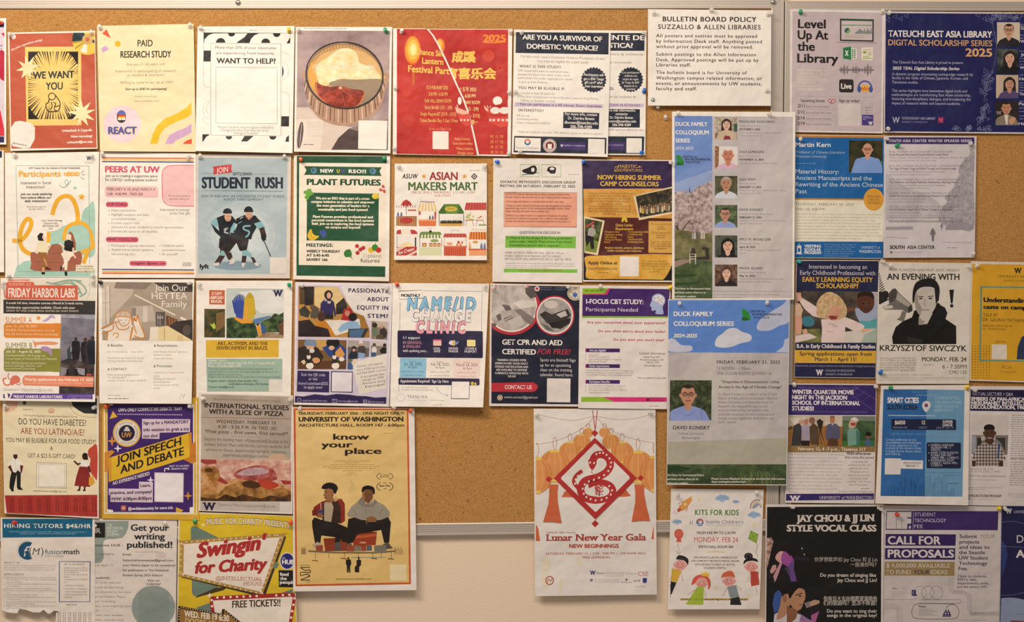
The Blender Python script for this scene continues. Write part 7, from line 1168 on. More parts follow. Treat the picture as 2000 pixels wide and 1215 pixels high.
s.p(PKC,(105,430),(125,395),(200,440),(290,500),(310,590),(230,570),(150,500));s.p('E0AF98',(80,400),(110,365),(130,400),(108,432));s.p(PKC,(310,600),(420,600),(540,580),(620,610),(720,660),(715,700),(620,715),(540,670),(525,823),(310,823),(318,700));s.p('DDA890',(700,690),(800,690),(750,715),(690,730))
s.p('n:b89468:ccab80:dfc49c:40',(265,470),(280,420),(320,370),(375,342),(430,350),(490,390),(535,450),(555,510),(545,570),(500,600),(440,610),(380,600),(320,590),(270,560),sm=4);s.p('D79c84',(360,560),(380,480),(430,460),(480,490),(490,560),(460,605),(400,608),sm=3);s.p('n:b89468:ccab80:dfc49c:40',(330,540),(350,440),(410,400),(490,430),(530,520),(500,540),(470,480),(410,490),(380,560),(350,580),sm=3);s.p('8c3a38',(375,575),(410,565),(450,572),(470,560),(455,600),(405,605));s.l('9a7060',5,(415,660),(468,672));s.l('9a7060',4,(360,715),(425,720));s.l('9a7060',4,(375,640),(440,650))
s.part('degree_text');s.t('B.A. in Early Childhood & Family Studies',78,822,875,36,'E3DCE0','k')
s.part('deadline_panel','yellow band');s.p('DDAE3a',(60,893),(834,900),(830,1018),(58,1015));s.tl('2c2838',36,'b',('Spring applications open from',105,790,946),('March 1 - April 15!',250,645,998))
s.part('small_print');s.t('Research-driven curriculum | Hands-on fieldwork and embedded education | Strengths-based learning',70,818,1052,18,'A09ab0','');s.part('logo');s.t('W',258,330,1132,52,'DDD6DC','sK');s.tl('B8B4C4',20,'s',('COLLEGE OF EDUCATION',350,630,1098),('UNIVERSITY of WASHINGTON',350,605,1132,17))
# evening with
s = Sheet(C8,'flyer','flyer','black and white evening talk flyer with a portrait and a megaphone','black and white megaphone flyer',[(78,55),(918,65),(900,1168),(50,1168)],4,2,paper='DDD6CB')
s.part('halftone_pattern');s.clip = (75,100,400,470)
for i in range(14): s.l('2a2826',11-i*.55,(80,440-i*22),(165-i*7,395-i*20))
s.p('232120',(78,330),(155,320),(175,360),(140,410),(78,440))
s.part('megaphone_picture');s.p('6f6a64',(165,340),(205,298),(235,305),(275,350),(375,440),(385,490),(345,520),(290,490),(130,490),(112,465),(170,440));s.e('4a4642',205,360,34,66,rot=.35);s.p('A8a298',(245,330),(365,440),(350,470),(235,400));s.p('3a3734',(340,470),(380,445),(385,500),(350,520));s.p('7a756e',(290,500),(330,510),(305,600),(240,580),(270,560));s.p('c8c2b8',(115,455),(200,450),(210,475),(130,486))
s.part('portrait_picture');s.clip = (190,150,785,804)
s.p('141313',(205,804),(198,740),(230,650),(290,600),(380,560),(400,500),(600,430),(680,470),(702,520),(685,575),(782,640),(784,804));s.p('C8C1B8',(450,540),(570,520),(520,620),(440,630),(440,570));s.p('9c958c',(440,560),(500,600),(470,630),(440,628))
s.p('C6BFB6',(395,380),(420,310),(500,280),(590,300),(612,380),(600,450),(560,520),(500,556),(450,540),(415,480),sm=3);s.p('9f978e',(398,390),(425,330),(440,420),(470,480),(455,540),(418,480));s.p('1c1a1a',(385,420),(388,320),(420,240),(510,205),(590,220),(630,290),(625,380),(600,430),(605,360),(580,290),(500,280),(440,300),(410,350),(398,420),sm=3);s.p('1c1a1a',(585,300),(630,300),(625,400),(598,440))
s.e('4a4440',460,388,17,8);s.e('4a4440',548,388,17,8);s.l('3c3835',7,(435,368),(485,372));s.l('3c3835',7,(525,372),(575,366));s.l('8a827a',5,(498,390),(490,450),(512,458));s.l('6a5f58',6,(465,496),(500,490),(540,496),sm=3);s.p('2c2a2a',(340,735),(480,765),(470,795),(335,790));s.p('1a1818',(600,440),(620,425),(700,520),(680,575),(600,520))
s.part('exclamation_mark');s.p('1a1818',(720,310),(762,306),(750,432),(734,432));s.e('1a1818',742,455,15)
s.part('headline');s.t('PROF. FLORCZYK AND PROF. JEZYK PRESENT',170,815,140,22,'6a645c','');s.t('AN EVENING WITH',152,812,216,54,'1e1c1b','b');s.t('KRZYSZTOF SIWCZYK',86,878,868,52,'1e1c1b','b')
s.part('date_text');s.t('MONDAY, FEB. 24',470,876,962,38,'262322','b');s.t('6 - 7:30PM',658,878,1028,36,'35312e','');s.t('CMU 120',720,878,1078,32,'4a4540','')
s.part('body_text');s.tl('857d74',17,'',('Please join us on Monday, February',86,415,940),('24, at 6:00pm, for a reading and',86,415,960),('conversation with award-winning',86,415,982),('Polish poet Krzysztof Siwczyk and',86,415,1003),('his translator Prof. Piotr Florczyk,',86,412,1026),('moderated by Prof. Agnieszka Jezyk.',86,412,1048));s.t('SLAVIC LANGUAGES & LITERATURES · UNIVERSITY of WASHINGTON',112,570,1092,13,'8f877e','');s.blur(68,880,1112,9,'a59c92');s.blur(68,880,1126,9,'a59c92');s.blur(68,490,1138,9,'a59c92');s.blur(485,578,1000,13,'a59c92')
# caste
s = Sheet(C8,'flyer','flyer','mustard yellow caste talk flyer with a teal frame, cut by the right edge','mustard yellow talk flyer',[(918,48),(1800,62),(1790,1165),(902,1138)],3,1,paper='E0D8CC')
s.part('background_print');s.p('DCA628',(930,72),(1790,85),(1780,1155),(915,1128))
s.add([[(925+i*26,820+j*24),(933+i*26,820+j*24),(933+i*26,828+j*24),(925+i*26,828+j*24)] for i in range(7) for j in range(13)],'6a4c20')
s.part('frame_line');s.l('5f9a90',13,(1600,290),(1012,282),(1000,954),(1600,962))
s.part('headline');s.t('Understanding',1032,1445,424,40,'231f1c','K');s.t('caste on campus',1030,1485,486,36,'231f1c','K');s.tl('6a4c20',30,'',('TALK BY',1028,1165,554),('DR. GAURAV PATHANIA',1025,1430,600))
s.part('small_print');s.tl('7a5c24',18,'i',('FEBRUARY 27TH, 4:30 PM',1022,1295,648),('101, THOMSON HALL',1025,1240,676));s.t('REGISTER',1145,1235,792,16,'8a6a2c','');s.t('RCSA',1200,1292,1028,26,'8a6a2c','i');s.t('UW GRADUATE',1185,1330,1068,16,'8a6a2c','')
s.part('logo');s.t('W',1310,1382,158,46,'231f1c','sK');s.t('UNIVERSITY DIVERSITY',1162,1530,200,22,'7a5420','s');s.t('UNIVERSITY of WASHINGTON',1215,1480,236,17,'8a6420','s');s.part('code_panel','pale square panel');s.r('E3DACE',1108,806,1244,944);s.part('portrait_picture');s.p('2c3a5c',(1335,944),(1345,830),(1380,740),(1402,728),(1480,740),(1480,946));s.p('E0D8CC',(1440,735),(1480,735),(1480,900))
# movie night
s = Sheet(D8,'flyer','flyer','purple movie night flyer with three outdoor photos and gold date band','purple movie night flyer',[(88,42),(898,48),(878,1140),(62,1130)],3,2,paper='E2DAD8')
PV = '38286a'
s.part('headline_panel','deep purple panel');s.p(PV,(96,52),(892,58),(888,332),(92,330));s.part('film_strip_print');s.l('5c4a90',6,(560,60),(700,170),(890,300),sm=3);s.l('5c4a90',6,(690,60),(790,130),(890,190),sm=3);s.l('5c4a90',4,(640,120),(740,90));s.l('5c4a90',4,(760,210),(860,140));s.l('5c4a90',4,(700,165),(800,115))
s.part('headline');s.tl('E8E0E6',36,'K',('WINTER QUARTER MOVIE',125,690,138),('NIGHT IN THE JACKSON',125,628,188),('SCHOOL OF INTERNATIONAL',125,748,238),('STUDIES!',125,325,288));s.tl('7a6aa8',17,'',('THE HENRY M. JACKSON SCHOOL OF INTERNATIONAL STUDIES',125,735,92),('HOSTED BY ANDREA GEVURTZ ARAI, JSIS ACTING ASSISTANT PROFESSOR',122,812,310))
s.part('film_photograph');s.p('A8743c',(92,335),(418,336),(414,612),(90,610));s.clip = (90,334,418,612);s.p('C9BCA8',(92,335),(418,336),(418,430),(92,435));s.p('dcd4c8',(92,360),(250,350),(300,400),(150,420));s.p('6a5030',(92,440),(130,430),(130,462),(92,465))
s.p('3a3a40',(130,520),(140,430),(190,400),(215,440),(205,610),(120,610));s.e('C89a80',210,388,24,28);s.p('C8C0B8',(188,380),(200,355),(230,358),(236,380));s.p('A9A0B4',(215,560),(212,430),(255,405),(285,430),(290,565));s.e('B88468',255,392,22,28);s.p('2a2420',(205,565),(290,565),(285,610),(210,610));s.p('5c4838',(290,560),(285,440),(320,400),(365,440),(368,600),(300,600));s.e('8a6450',308,380,28,30);s.p('2c2622',(350,385),(380,365),(412,390),(405,420),(395,460),(375,460),(360,420));s.l('241f1c',6,(380,455),(360,610));s.l('241f1c',6,(388,455),(425,610));s.l('241f1c',5,(384,455),(392,600))
s.part('film_photograph#2');s.p('A06a34',(418,336),(586,338),(584,614),(414,612));s.clip = (416,335,587,613);s.p('CFC4B0',(418,336),(586,338),(586,435),(418,430));s.p('5c5a78',(430,520),(440,425),(480,405),(530,410),(560,440),(568,530),(545,560),(540,545),(460,545),(440,565));s.e('B87a5c',494,372,24,34);s.e('8a6a58',494,348,22,12);s.p('5a3c24',(455,545),(540,545),(550,614),(450,612));s.p('c8c0c0',(484,406),(505,408),(494,430))
s.part('film_photograph#3');s.p('n:2f4a30:44603c:5a7450:10',(586,338),(886,340),(882,618),(584,614));s.clip = (586,338,887,617);s.p('7a8478',(586,338),(886,340),(886,385),(586,380));s.p('3c7438',(586,570),(884,560),(882,618),(584,614));s.p('79A496',(630,490),(640,455),(720,455),(740,480),(742,600),(636,612));s.p('4a7a70',(710,470),(745,480),(742,610),(715,610));s.p('C8A898',(640,440),(655,380),(690,350),(725,362),(735,385),(715,400),(705,440),(670,455),sm=2);s.p('A8403c',(655,405),(705,400),(705,430),(670,425));s.p('E0D8D4',(660,365),(700,348),(735,375),(700,390));s.p('4a6a8a',(795,570),(820,545),(850,575),(848,612),(795,610));s.e('8a6048',820,525,20,24);s.e('1c1816',824,505,26,20)
s.part('date_band','gold band');s.p('94784a',(90,610),(884,618),(882,666),(88,670));s.t('February 12, 4 -7 p.m., Thomson 317',182,798,655,28,'EDE4D6','kw')
s.part('body_text')
for i,(q,b) in enumerate((('Little Voices from Fukushima (2015) by Hitomi Kamanaka',600),('documentary film dedicated to giving voice to the',540),('mothers and children living in Fukushima in their post',580),('nuclear meltdown world. Taking the parallels between',582),('the Fukushima disaster and Chernobyl, director Hitomi',585),('Kamanaka takes us to Belarus, where people are still',570),('suffering from the aftereffects of the 1986 nuclear',545),('disaster. The mothers in Belarus have valuable lessons',585),('to offer to the mothers in Fukushima, who face in their',575),('struggle of raising and tending as they do',490),('everything in their power to protect their children',540),('and future.',185))): s.t(q,95,b,697+i*31.5,18,'b3a8a4','')
s.tl('5c5250',22,'ib',('PIZZA will be served -',625,855,692),('First come, first served',608,872,728));s.tl('958a86',19,'',('Come meet JSIS',665,818,765),('students, faculty, and',635,842,795),('staff and join us for',645,832,826),('free pizza and an',655,818,856),('opportunity to build',638,835,888),('community while',650,818,918),('watching "Little Voices',628,842,946),('From Fukushima"',648,818,976),('Questions? Email jsisadv@uw.edu',550,860,1036,17));s.blur(755,835,1008,15,'a59a96')
s.part('footer_band');s.p(PV,(72,1050),(874,1046),(872,1102),(70,1112));s.t('W',103,203,1114,46,'E3DCE2','sK',0);s.t('UNIVERSITY of WASHINGTON',375,860,1098,28,'D5CCD8','s',0)
# smart cities
s = Sheet(E1,'flyer','flyer','two-tone blue smart cities study flyer with wide white bottom margin','two-tone blue cities flyer',[(95,38),(905,32),(892,1132),(44,1115)],6,9,paper='E8E0DA')
s.part('background_print');s.p('2f68a8',(120,72),(518,74),(492,1050),(92,1046));s.p('6c9cc0',(518,74),(860,78),(840,1052),(492,1050))
s.part('headline');s.t('SMART CITIES',155,442,195,46,'EAE6E6','K');s.t('SOUTH KOREA',153,432,258,46,'1b2844','K');s.tl('A9C6DC',26,'',('COMMUNITIES,',588,818,165),('TECHNOLOGIES,',586,836,203),('AND CLIMATE',584,800,240),('RESILIENCY',582,757,276));s.l('A9BEDA',9,(165,310),(592,314));s.blur(380,645,102,13,'5f8ac0');s.blur(420,605,130,12,'86acd0')
s.part('map_pin_icon');s.p('DDD6DC',(508,282),(480,248),(472,215),(485,188),(510,178),(538,188),(550,215),(540,245),sm=3);s.e('A84048',510,218,17);s.p('34508c',*ell(510,218,17,17,10,0,PI))
s.part('fact_panel','navy panel');s.rr('1b2444',192,345,782,443,12);s.tl('DDD6D6',34,'k',('$6050',223,318,392),('12',470,500,392));s.tl('DDD6D6',24,'k',('SUMMER',660,752,380),('QUARTER',658,750,410));s.tl('8a9ab8',17,'',('PROGRAM FEE',207,335,430),('CREDITS',442,517,430),('JUNE 23 - JULY 18',600,757,432));s.t('LED BY JAN WHITTINGTON, AND BRANDEN BORN',188,805,490,16,'7ea6cc','')
s.part('body_text');s.tl('B9CCE6',20,'',('Critical reflection on the',143,420,542),('possibilities and challenges',143,462,568),('of smart urbanism in the',140,425,594),('context of the modern cities',140,462,618),('in South Korea: Busan, Seoul,',140,466,646),('and Sejong',140,270,670))
s.part('credit_panel','navy panel');s.rr('1b2444',512,558,826,794,12);s.tl('C9CCDA',19,'',('KOREAN LANGUAGE',553,760,590),('(KOREAN 199) - 2',553,735,612),('CREDITS',553,640,634),('SMART CITIES IN SOUTH',553,800,660),('KOREA (JSIS 490 /',553,750,682),('URBDP 498) - 5 CREDITS',553,805,706),('INDEPENDENT STUDY',553,765,730),('(URBDP / GEOG 499) -',553,802,754),('5 CREDITS',553,655,776))
for y in (583,653,723): s.e('C9CCDA',535,y,5,n=8)
s.part('code_panel','pale square panel');s.r('DCD6D4',134,702,275,850);s.part('deadline_panel','white label');s.p('E2DCD8',(278,718),(480,722),(478,800),(276,795));s.tl('5a5a68',18,'b',('APPLICATION DUE',300,462,754),('FEBRUARY 15',318,440,780))
s.part('skyline_picture');s.clip = (95,800,842,1050);Lc = '1f4a84'
for x,y in ((320,830),(430,845)): s.l(Lc,3,(x-12,1048),(x-8,900),(x,y),(x+8,900),(x+12,1048))
s.l(Lc,3,(305,890),(335,890),(328,910),(312,910),closed=True);s.p('285c98',(306,890),(336,890),(330,975),(312,975))
for x,y,w in ((190,960,30),(225,975,26),(255,920,28),(290,960,22),(350,900,22),(378,905,20),(400,930,16),(448,950,18),(467,930,26)): s.l(Lc,3,(x,1048),(x,y),(x+w,y),(x+w,1048));s.l(Lc,2,(x+w/2,1048),(x+w/2,y+15))
for x,y,w in ((497,860,48),(562,920,24),(596,890,55),(660,920,40),(700,1000,30),(735,980,28)):
    s.l('4a7aa4',3,(x,1048),(x,y),(x+w,y),(x+w,1048))
    for q in range(3): s.l('4a7aa4',2,(x+w*(q+1)/4,1048),(x+w*(q+1)/4,y+8))
s.l('4a7aa4',3,(605,890),(620,868),(635,890));s.blur(500,830,836,10,'4a7aa4');s.blur(665,830,862,10,'4a7aa4');s.blur(712,802,936,13,'3a5a80')
# embers
s = Sheet(E1,'flyer','flyer','white virtual lecture flyer with navy title band and a student in a checked shirt','checked shirt lecture flyer',[(905,42),(1800,48),(1790,1145),(885,1130)],4,1,paper='DED6D4')
s.part('headline');s.p('221c44',(916,75),(1790,80),(1780,280),(910,268));s.t('VIRTUAL LECTURE + Q&A',930,1303,130,30,'C6C0CC','');s.tl('E3DCDE',32,'K',('EMBERS OF PAN-AFRICANISM:',922,1520,178),('NKRUMAHIST INTELLECTUALS &',920,1555,216),('DECOLONIZATION, 1960-1970',918,1530,252))
s.part('portrait_photograph');s.p('D3CCC8',(928,305),(1260,308),(1250,775),(922,772));s.clip = (920,305,1258,776);s.p('7c7470',(925,490),(1258,492),(1250,670),(922,660));s.p('2c2a28',(975,515),(1010,515),(1015,560),(975,600));s.p('3a3834',(1140,515),(1230,515),(1230,640),(1190,560));s.p('9CA0AA',(925,492),(965,500),(960,640),(925,650));s.p('B8B0A8',(1010,500),(1140,500),(1140,540),(1010,540))
s.p('4c3024',(1040,530),(1130,530),(1110,590),(1070,590));s.e('54382a',1088,475,48,68);s.e('1c1614',1085,425,50,34);s.p('54382a',(1042,440),(1130,440),(1134,490),(1040,490));s.e('54382a',1036,472,8,16);s.e('54382a',1140,472,8,16);s.e('1c1412',1066,468,7,4);s.e('1c1412',1108,468,7,4);s.l('e0d4cc',6,(1068,514),(1088,519),(1108,513),sm=3);s.p('4c3024',(925,720),(965,720),(965,780),(930,780));s.p('4c3024',(1170,720),(1212,720),(1212,780),(1168,780))
s.part('checked_shirt');s.clip = (920,305,1240,774);SHP = [(918,720),(960,620),(1000,575),(1062,560),(1090,590),(1130,555),(1180,580),(1215,640),(1232,715),(1200,725),(1180,700),(1170,776),(960,776),(965,700),(950,725)];s.p('C8BEB8',*SHP)
def inside(x,y):
    k = False
    for (ax,ay),(bx,by) in zip(SHP,SHP[1:]+SHP[:1]):
        if (ay > y) != (by > y) and x < (bx-ax)*(y-ay)/(by-ay)+ax: k = not k
    return k
for i in range(22):
    for j in range(15):
        x,y = 925+i*14,560+j*14.4
        if (i % 2 and j % 2) and inside(x+7,y+7): s.add([[(x,y),(x+14,y),(x+14,y+14),(x,y+14)]],'4a3c3a')
        elif (i % 2 or j % 2) and inside(x+7,y+7): s.add([[(x,y),(x+14,y),(x+14,y+14),(x,y+14)]],'8f827e')
s.part('strap_print');s.p('2c4a80',(1165,570),(1185,578),(1178,640),(1168,700),(1155,700),(1165,630))
s.part('small_print');s.tl('8f8684',17,'',('WEDNESDAY, FEB. 12, 2025',908,1130,808),('VIRTUAL (VIA ZOOM), 12-1 PM PST',908,1188,832));s.t('REGISTER: tinyurl.com/africanstudies',906,1240,872,17,'7a706e','i');s.t('This lecture is free and open to the public',904,1155,904,14,'9a9290','i');s.blur(896,1210,975,12,'aca4a2');s.blur(896,1050,990,11,'aca4a2');s.t('AFRICAN STUDIES PROGRAM',896,1195,1056,22,'4a4444','k');s.t('W',896,912,1080,15,'3a3438','sK');s.blur(918,1130,1080,9,'aca4a2')
s.part('body_text')
for i in range(32):
    if i != 20: s.blur(1290-i*.6,1480,315+i*20.5,14,'a39a98')
s.t('ABOUT THE SPEAKER',1278,1460,716,17,'6a6262','b');s.blur(1260,1470,1030,10,'b0a8a6');s.blur(1260,1470,1045,10,'b0a8a6');s.blur(1260,1400,1060,10,'b0a8a6')
# vocal class
s = Sheet(D6,'poster','poster','black vocal class poster with two singers holding microphones','black vocal class poster',[(77,75),(1222,78),(1212,1500),(70,1500)],4,1,paper='E0D8D2',group='large posters')
s.part('background_print');s.p('191717',(90,100),(1198,95),(1192,1495),(78,1495))
s.part('headline');s.t('JAY CHOU & JJ LIN',375,1132,240,62,'D9CFC8','sK',-.01);s.t('STYLE VOCAL CLASS',280,1150,336,60,'D9CFC8','sK',0)
s.part('body_text');s.tl('C2B9B2',34,'',('你梦想歌声如 Jay Chou 和 JJ Lin',548,1158,627),('一般美妙吗？',898,1150,677));s.tl('D9D0CA',33,'b',('Do you dream of singing like',605,1145,776),('Jay Chou and JJ Lin?',768,1155,826),('Do you want to sing their',670,1155,1124),('songs in the original key?',670,1155,1166));s.tl('C2B9B2',36,'b',('你有远大志向想愿望演唱他',636,1155,1008),('们的歌曲吗？坚决不降调！',636,1150,1050))
s.part('singer_picture');s.clip = (80,390,520,850)
s.p('n:7a5a54:b08c80:d6b8a8:60',(84,405),(130,395),(152,430),(125,540),(95,680),(82,690));s.p('9C4c90',(215,640),(340,590),(350,660),(290,690),(230,680));s.p('6a4a8c',(300,660),(355,600),(350,700),(378,822),(320,822),(305,740));s.p('1f1a20',(120,840),(130,760),(240,650),(290,680),(320,822),(180,840));s.p('C090a0',(150,770),(215,640),(235,650),(185,790),(165,830));s.p('D8A8a4',(170,590),(185,540),(240,530),(300,560),(310,620),(270,650),(215,640),(185,620),sm=3);s.p('A0509c',(245,540),(300,530),(335,590),(320,640),(250,655),(225,610),sm=3);s.p('1c1618',(155,545),(180,470),(230,440),(300,450),(328,510),(320,580),(290,550),(240,520),(190,550),(165,590),sm=3);s.p('C89890',(118,720),(145,665),(178,660),(180,700),(150,740),(125,745));s.l('2a2426',24,(125,790),(112,740));s.e('b07aa0',195,608,6,4);s.l('7a3a50',4,(195,625),(215,622));s.p('4a4050',(260,690),(300,680),(305,780));s.p('2c2836',(365,590),(490,585),(500,625),(380,612))
s.e('C8C4C8',428,502,5,9);s.e('C8C4C8',450,560,5,9)
s.part('singer_picture#2');s.clip = (90,820,610,1490);s.p('3a5a9c',(160,940),(200,905),(235,940),(235,1090),(160,1130),(143,1040));s.p('D0c8d0',(160,1140),(235,1100),(280,1080),(420,1150),(520,1215),(560,1495),(130,1495));s.p('B8886a',(235,960),(290,940),(380,890),(445,895),(462,960),(450,1010),(438,1040),(420,1085),(380,1105),(340,1080),(310,1050),(270,1150),(180,1190),(215,1060),sm=3);s.p('8a5c44',(280,1060),(340,1080),(390,1105),(370,1180),(280,1260),(282,1140));s.p('191414',(230,960),(240,900),(290,850),(380,830),(440,850),(455,900),(400,885),(350,930),(310,990),(290,940),(250,960),sm=3);s.e('9a6a50',262,985,22,40);s.l('2a1c18',8,(365,955),(430,935));s.e('2a1c18',408,962,15,6);s.l('7a3c34',7,(395,1050),(430,1042));s.l('9a6a50',5,(440,960),(458,1000),(440,1012));s.p('8a7a7c',(450,1030),(520,1010),(530,1060),(470,1080));s.p('B8987c',(500,1030),(540,1000),(595,1005),(600,1030),(560,1050),(510,1060));s.p('231c24',(500,1070),(600,1040),(600,1130),(510,1140));s.p('A85c90',(515,1150),(595,1110),(560,1215),(520,1210));s.p('9a70a0',(390,1120),(420,1150),(400,1210),(430,1215),(540,1215),(450,1160))
# technology fee
s = Sheet(D7,'poster','poster','grey call for proposals poster with purple header and title bars','grey technology fee poster',[(85,85),(1222,92),(1190,1500),(75,1500)],3,2,paper='CFC7C6',group='large posters')
s.part('header_band');s.p('3f2a68',(106,138),(1190,142),(1184,326),(98,322));s.p('CFC7C6',(112,148),(348,148),(346,200),(306,200),(306,212),(346,214),(344,262),(308,262),(306,314),(105,312));s.l('4a3a6c',3,(200,195),(200,310));s.l('4a3a6c',3,(255,195),(255,310));s.l('6a5a84',2,(155,200),(255,195));s.l('6a5a84',2,(108,262),(155,260));s.r('CFC7C6',322,284,342,310);s.l('B8AEC4',4,(368,145),(362,318));s.tl('CFC6D4',34,'',('STUDENT',380,585,190),('TECHNOLOGY',378,684,248),('FEE',375,458,305))
s.part('headline');s.p('36235e',(98,362),(778,366),(775,476),(96,476));s.p('36235e',(92,498),(772,500),(770,612),(90,608));s.t('CALL FOR',118,632,462,76,'DCD4D2','k');s.t('PROPOSALS',118,760,590,74,'DCD4D2','k')
s.part('funding_panel','tan band');s.p('9c855c',(90,630),(768,632),(764,768),(85,764));s.t('$ 4,000,000 AVAILIABLE',105,722,688,40,'CFC6BC','b');s.t('TO FUND',105,342,752,40,'CFC6BC','b');s.t('YOUR',372,520,752,40,'3c3054','ib');s.t('IDEAS',535,697,752,40,'CFC6BC','b')
s.part('body_text');s.t('Submit',815,985,402,34,'3c3054','b');s.t('YOUR',1012,1152,402,36,'9c8a6c','i');s.tl('3c3054',34,'b',('projects',812,1005,455),('and ideas to',810,1105,506),('the Seattle',808,1062,558),('UW Student',806,1090,610),('Technology',805,1082,662),('Fee.',803,895,713));s.tl('5c5068',24,'b',('Open to students,',797,1080,782),("RSO's, labs,",795,985,815),('departments, units,',793,1100,850),('and the entire UW.',790,1080,885));s.l('b0a8b0',2,(800,740),(1150,745))
s.part('diagram_print');LNC = '9a929a'
for i in range(5): s.l('b0a8ae',3,(710+i*11,785),(710+i*11,900),(745+i*6,940-i*8),(850,945-i*8),(890+i*9,975-i*7),(890+i*10,1090),(925,1150-i*7),(1200,1152-i*8))
for r,x in ((62,592),(62,508)): s.ring('7a727c',4,x,932,60,64)
s.l(LNC,3,*ell(430,935,62,66,12,PI*1.1,PI*2.4));s.l(LNC,4,(85,996),(380,998),(400,990));s.l(LNC,4,(440,1000),(815,998),(835,1015),(815,1034),(420,1032));s.l('7a727c',5,(760,1040),(420,1038),(360,1080),(355,1140),(410,1182),(740,1185),(800,1150),(805,1090),(760,1045),(700,1060),(685,1090),sm=3);s.l(LNC,4,(790,1195),(1080,1198),(1080,1300))
for i in range(5): s.l('b0a8ae',3,(85,1035+i*12),(200-i*8,1038+i*12),(262-i*14,1090),(262-i*12,1240))
s.p('352a60',(352,903),(392,905),(390,945),(400,948),(398,962),(372,962),(350,958));s.l('CFC7C6',4,(375,912),(362,930),(372,950));s.t('Write',160,208,898,16,'4a4460','b');s.t('Review',420,488,1072,17,'4a4460','b')
for i in range(6): s.blur(155,240+(i % 3)*30,920+i*11,7,'b0a8a8')
for i in range(6): s.blur(418,540+(i % 3)*30,1092+i*12,7,'b0a8a8')
for x,y in ((680,1110),(706,1110),(665,1135),(692,1135),(718,1135)): s.e('352a60',x,y-8,7,n=8);s.p('352a60',(x-13,y+14),(x-8,y),(x+8,y),(x+13,y+14))
for x in (662,690,718): s.r('352a60',x-12,1152,x+12,1163)
# navy cut off at the right
s = Sheet(D7,'poster','poster','navy university poster with curved lines, cut off in the bottom right corner','cut-off navy corner poster',[(1218,88),(2300,80),(2300,1500),(1195,1500)],4,1,paper='B9B4C8',group='large posters')
s.part('background_print');s.p('20204c',(1222,88),(2295,84),(2295,1495),(1200,1495));s.p('2f3f7c',(1222,420),(1260,470),(1280,560),(1250,700),(1220,780));s.p('8C9AB8',(1217,985),(1300,978),(1380,985),(1440,1000),(2290,1100),(2290,1495),(1202,1495));s.l('6a72a4',4,(1220,248),(1330,240),(1440,262),sm=3);s.l('6a72a4',4,(1220,480),(1440,492));s.l('6a72a4',4,(1218,955),(1320,952),(1440,930),sm=3);s.p('7a4038',(1310,1200),(1440,1205),(1440,1300),(1305,1300))
s.part('logo');s.t('W',1258,1322,166,48,'DDD8DC','sK');s.t('UNIVERSITY of WASHINGTON',1338,1790,160,27,'B4B0C4','s');s.part('headline');s.t('DATA',1368,1640,446,72,'DCD6DC','');s.t('ALIVE',1360,1660,590,72,'E3DDE0','k');s.part('small_print');s.blur(1390,1480,1145,16,'6a7694')
# ---------------------------------------------------------------- build
need = {('|',0),('H',0)}
for q in SHEETS:
    for _,kind,d,_,_ in q.ops:
        if kind == 'text':
            for ch in d[0]: need.add((ch,0))
make_glyphs(need)
_h = FONT_CACHE.get(('H',1)) or FONT_CACHE.get(('H',0))
if _h: CAPH = float(_h[0][:,1].max())
for q in SHEETS: q.build()
# ---------------------------------------------------------------- push pins
def plastic(name,h,clear=0):
    m,nt,b = nodes_of(name);b.inputs['Base Color'].default_value = lin(h);b.inputs['Roughness'].default_value = .16
    if clear: b.inputs['Transmission Weight'].default_value = .3;b.inputs['Alpha'].default_value = .72;b.inputs['IOR'].default_value = 1.3;b.inputs['Roughness'].default_value = .2;b.inputs['Coat Weight'].default_value = .8;b.inputs['Coat Roughness'].default_value = .05
    else: b.inputs['Coat Weight'].default_value = .4
    return m
PCOL = {'clear': plastic('clear_plastic','FFFCF6',1),'white': plastic('white_plastic','F0E8DE'),'blue': plastic('blue_plastic','1f6fd8'),'green': plastic('green_plastic','16a060'),'orange': plastic('orange_plastic','F0602c'),
        'yellow': plastic('yellow_plastic','F0D030'),'red': plastic('red_plastic','D83a2c'),'teal': plastic('teal_plastic','30b4b8'),'black': plastic('black_plastic','1c1c1e'),'brass': steel}
GRIP = [(.0042,.0),(.0046,.0006),(.0046,.0014),(.0034,.0022),(.0026,.0045),(.0027,.0075),(.0040,.0098),(.0042,.0106),(.0040,.0116),(.0030,.0122)]
TACK = [(.0046,0),(.0046,.0006),(.0038,.0016),(.0022,.0024),(.0008,.0027)]
NEED = [(.0005,0),(.0005,.006),(.0004,.0068)]
meshes = {}
for c,m in PCOL.items():
    V,F = lathe(TACK if c == 'brass' else GRIP,18)
    me = bpy.data.meshes.new('grip');me.from_pydata(V,[],F);me.materials.append(m);me.polygons.foreach_set('use_smooth',[True]*len(F));me.update();meshes[c] = me
V,F = lathe(NEED,8);me = bpy.data.meshes.new('needle');me.from_pydata([(x,y+.0055,z) for x,y,z in V],[],F);me.materials.append(steel);me.update();meshes['needle'] = me
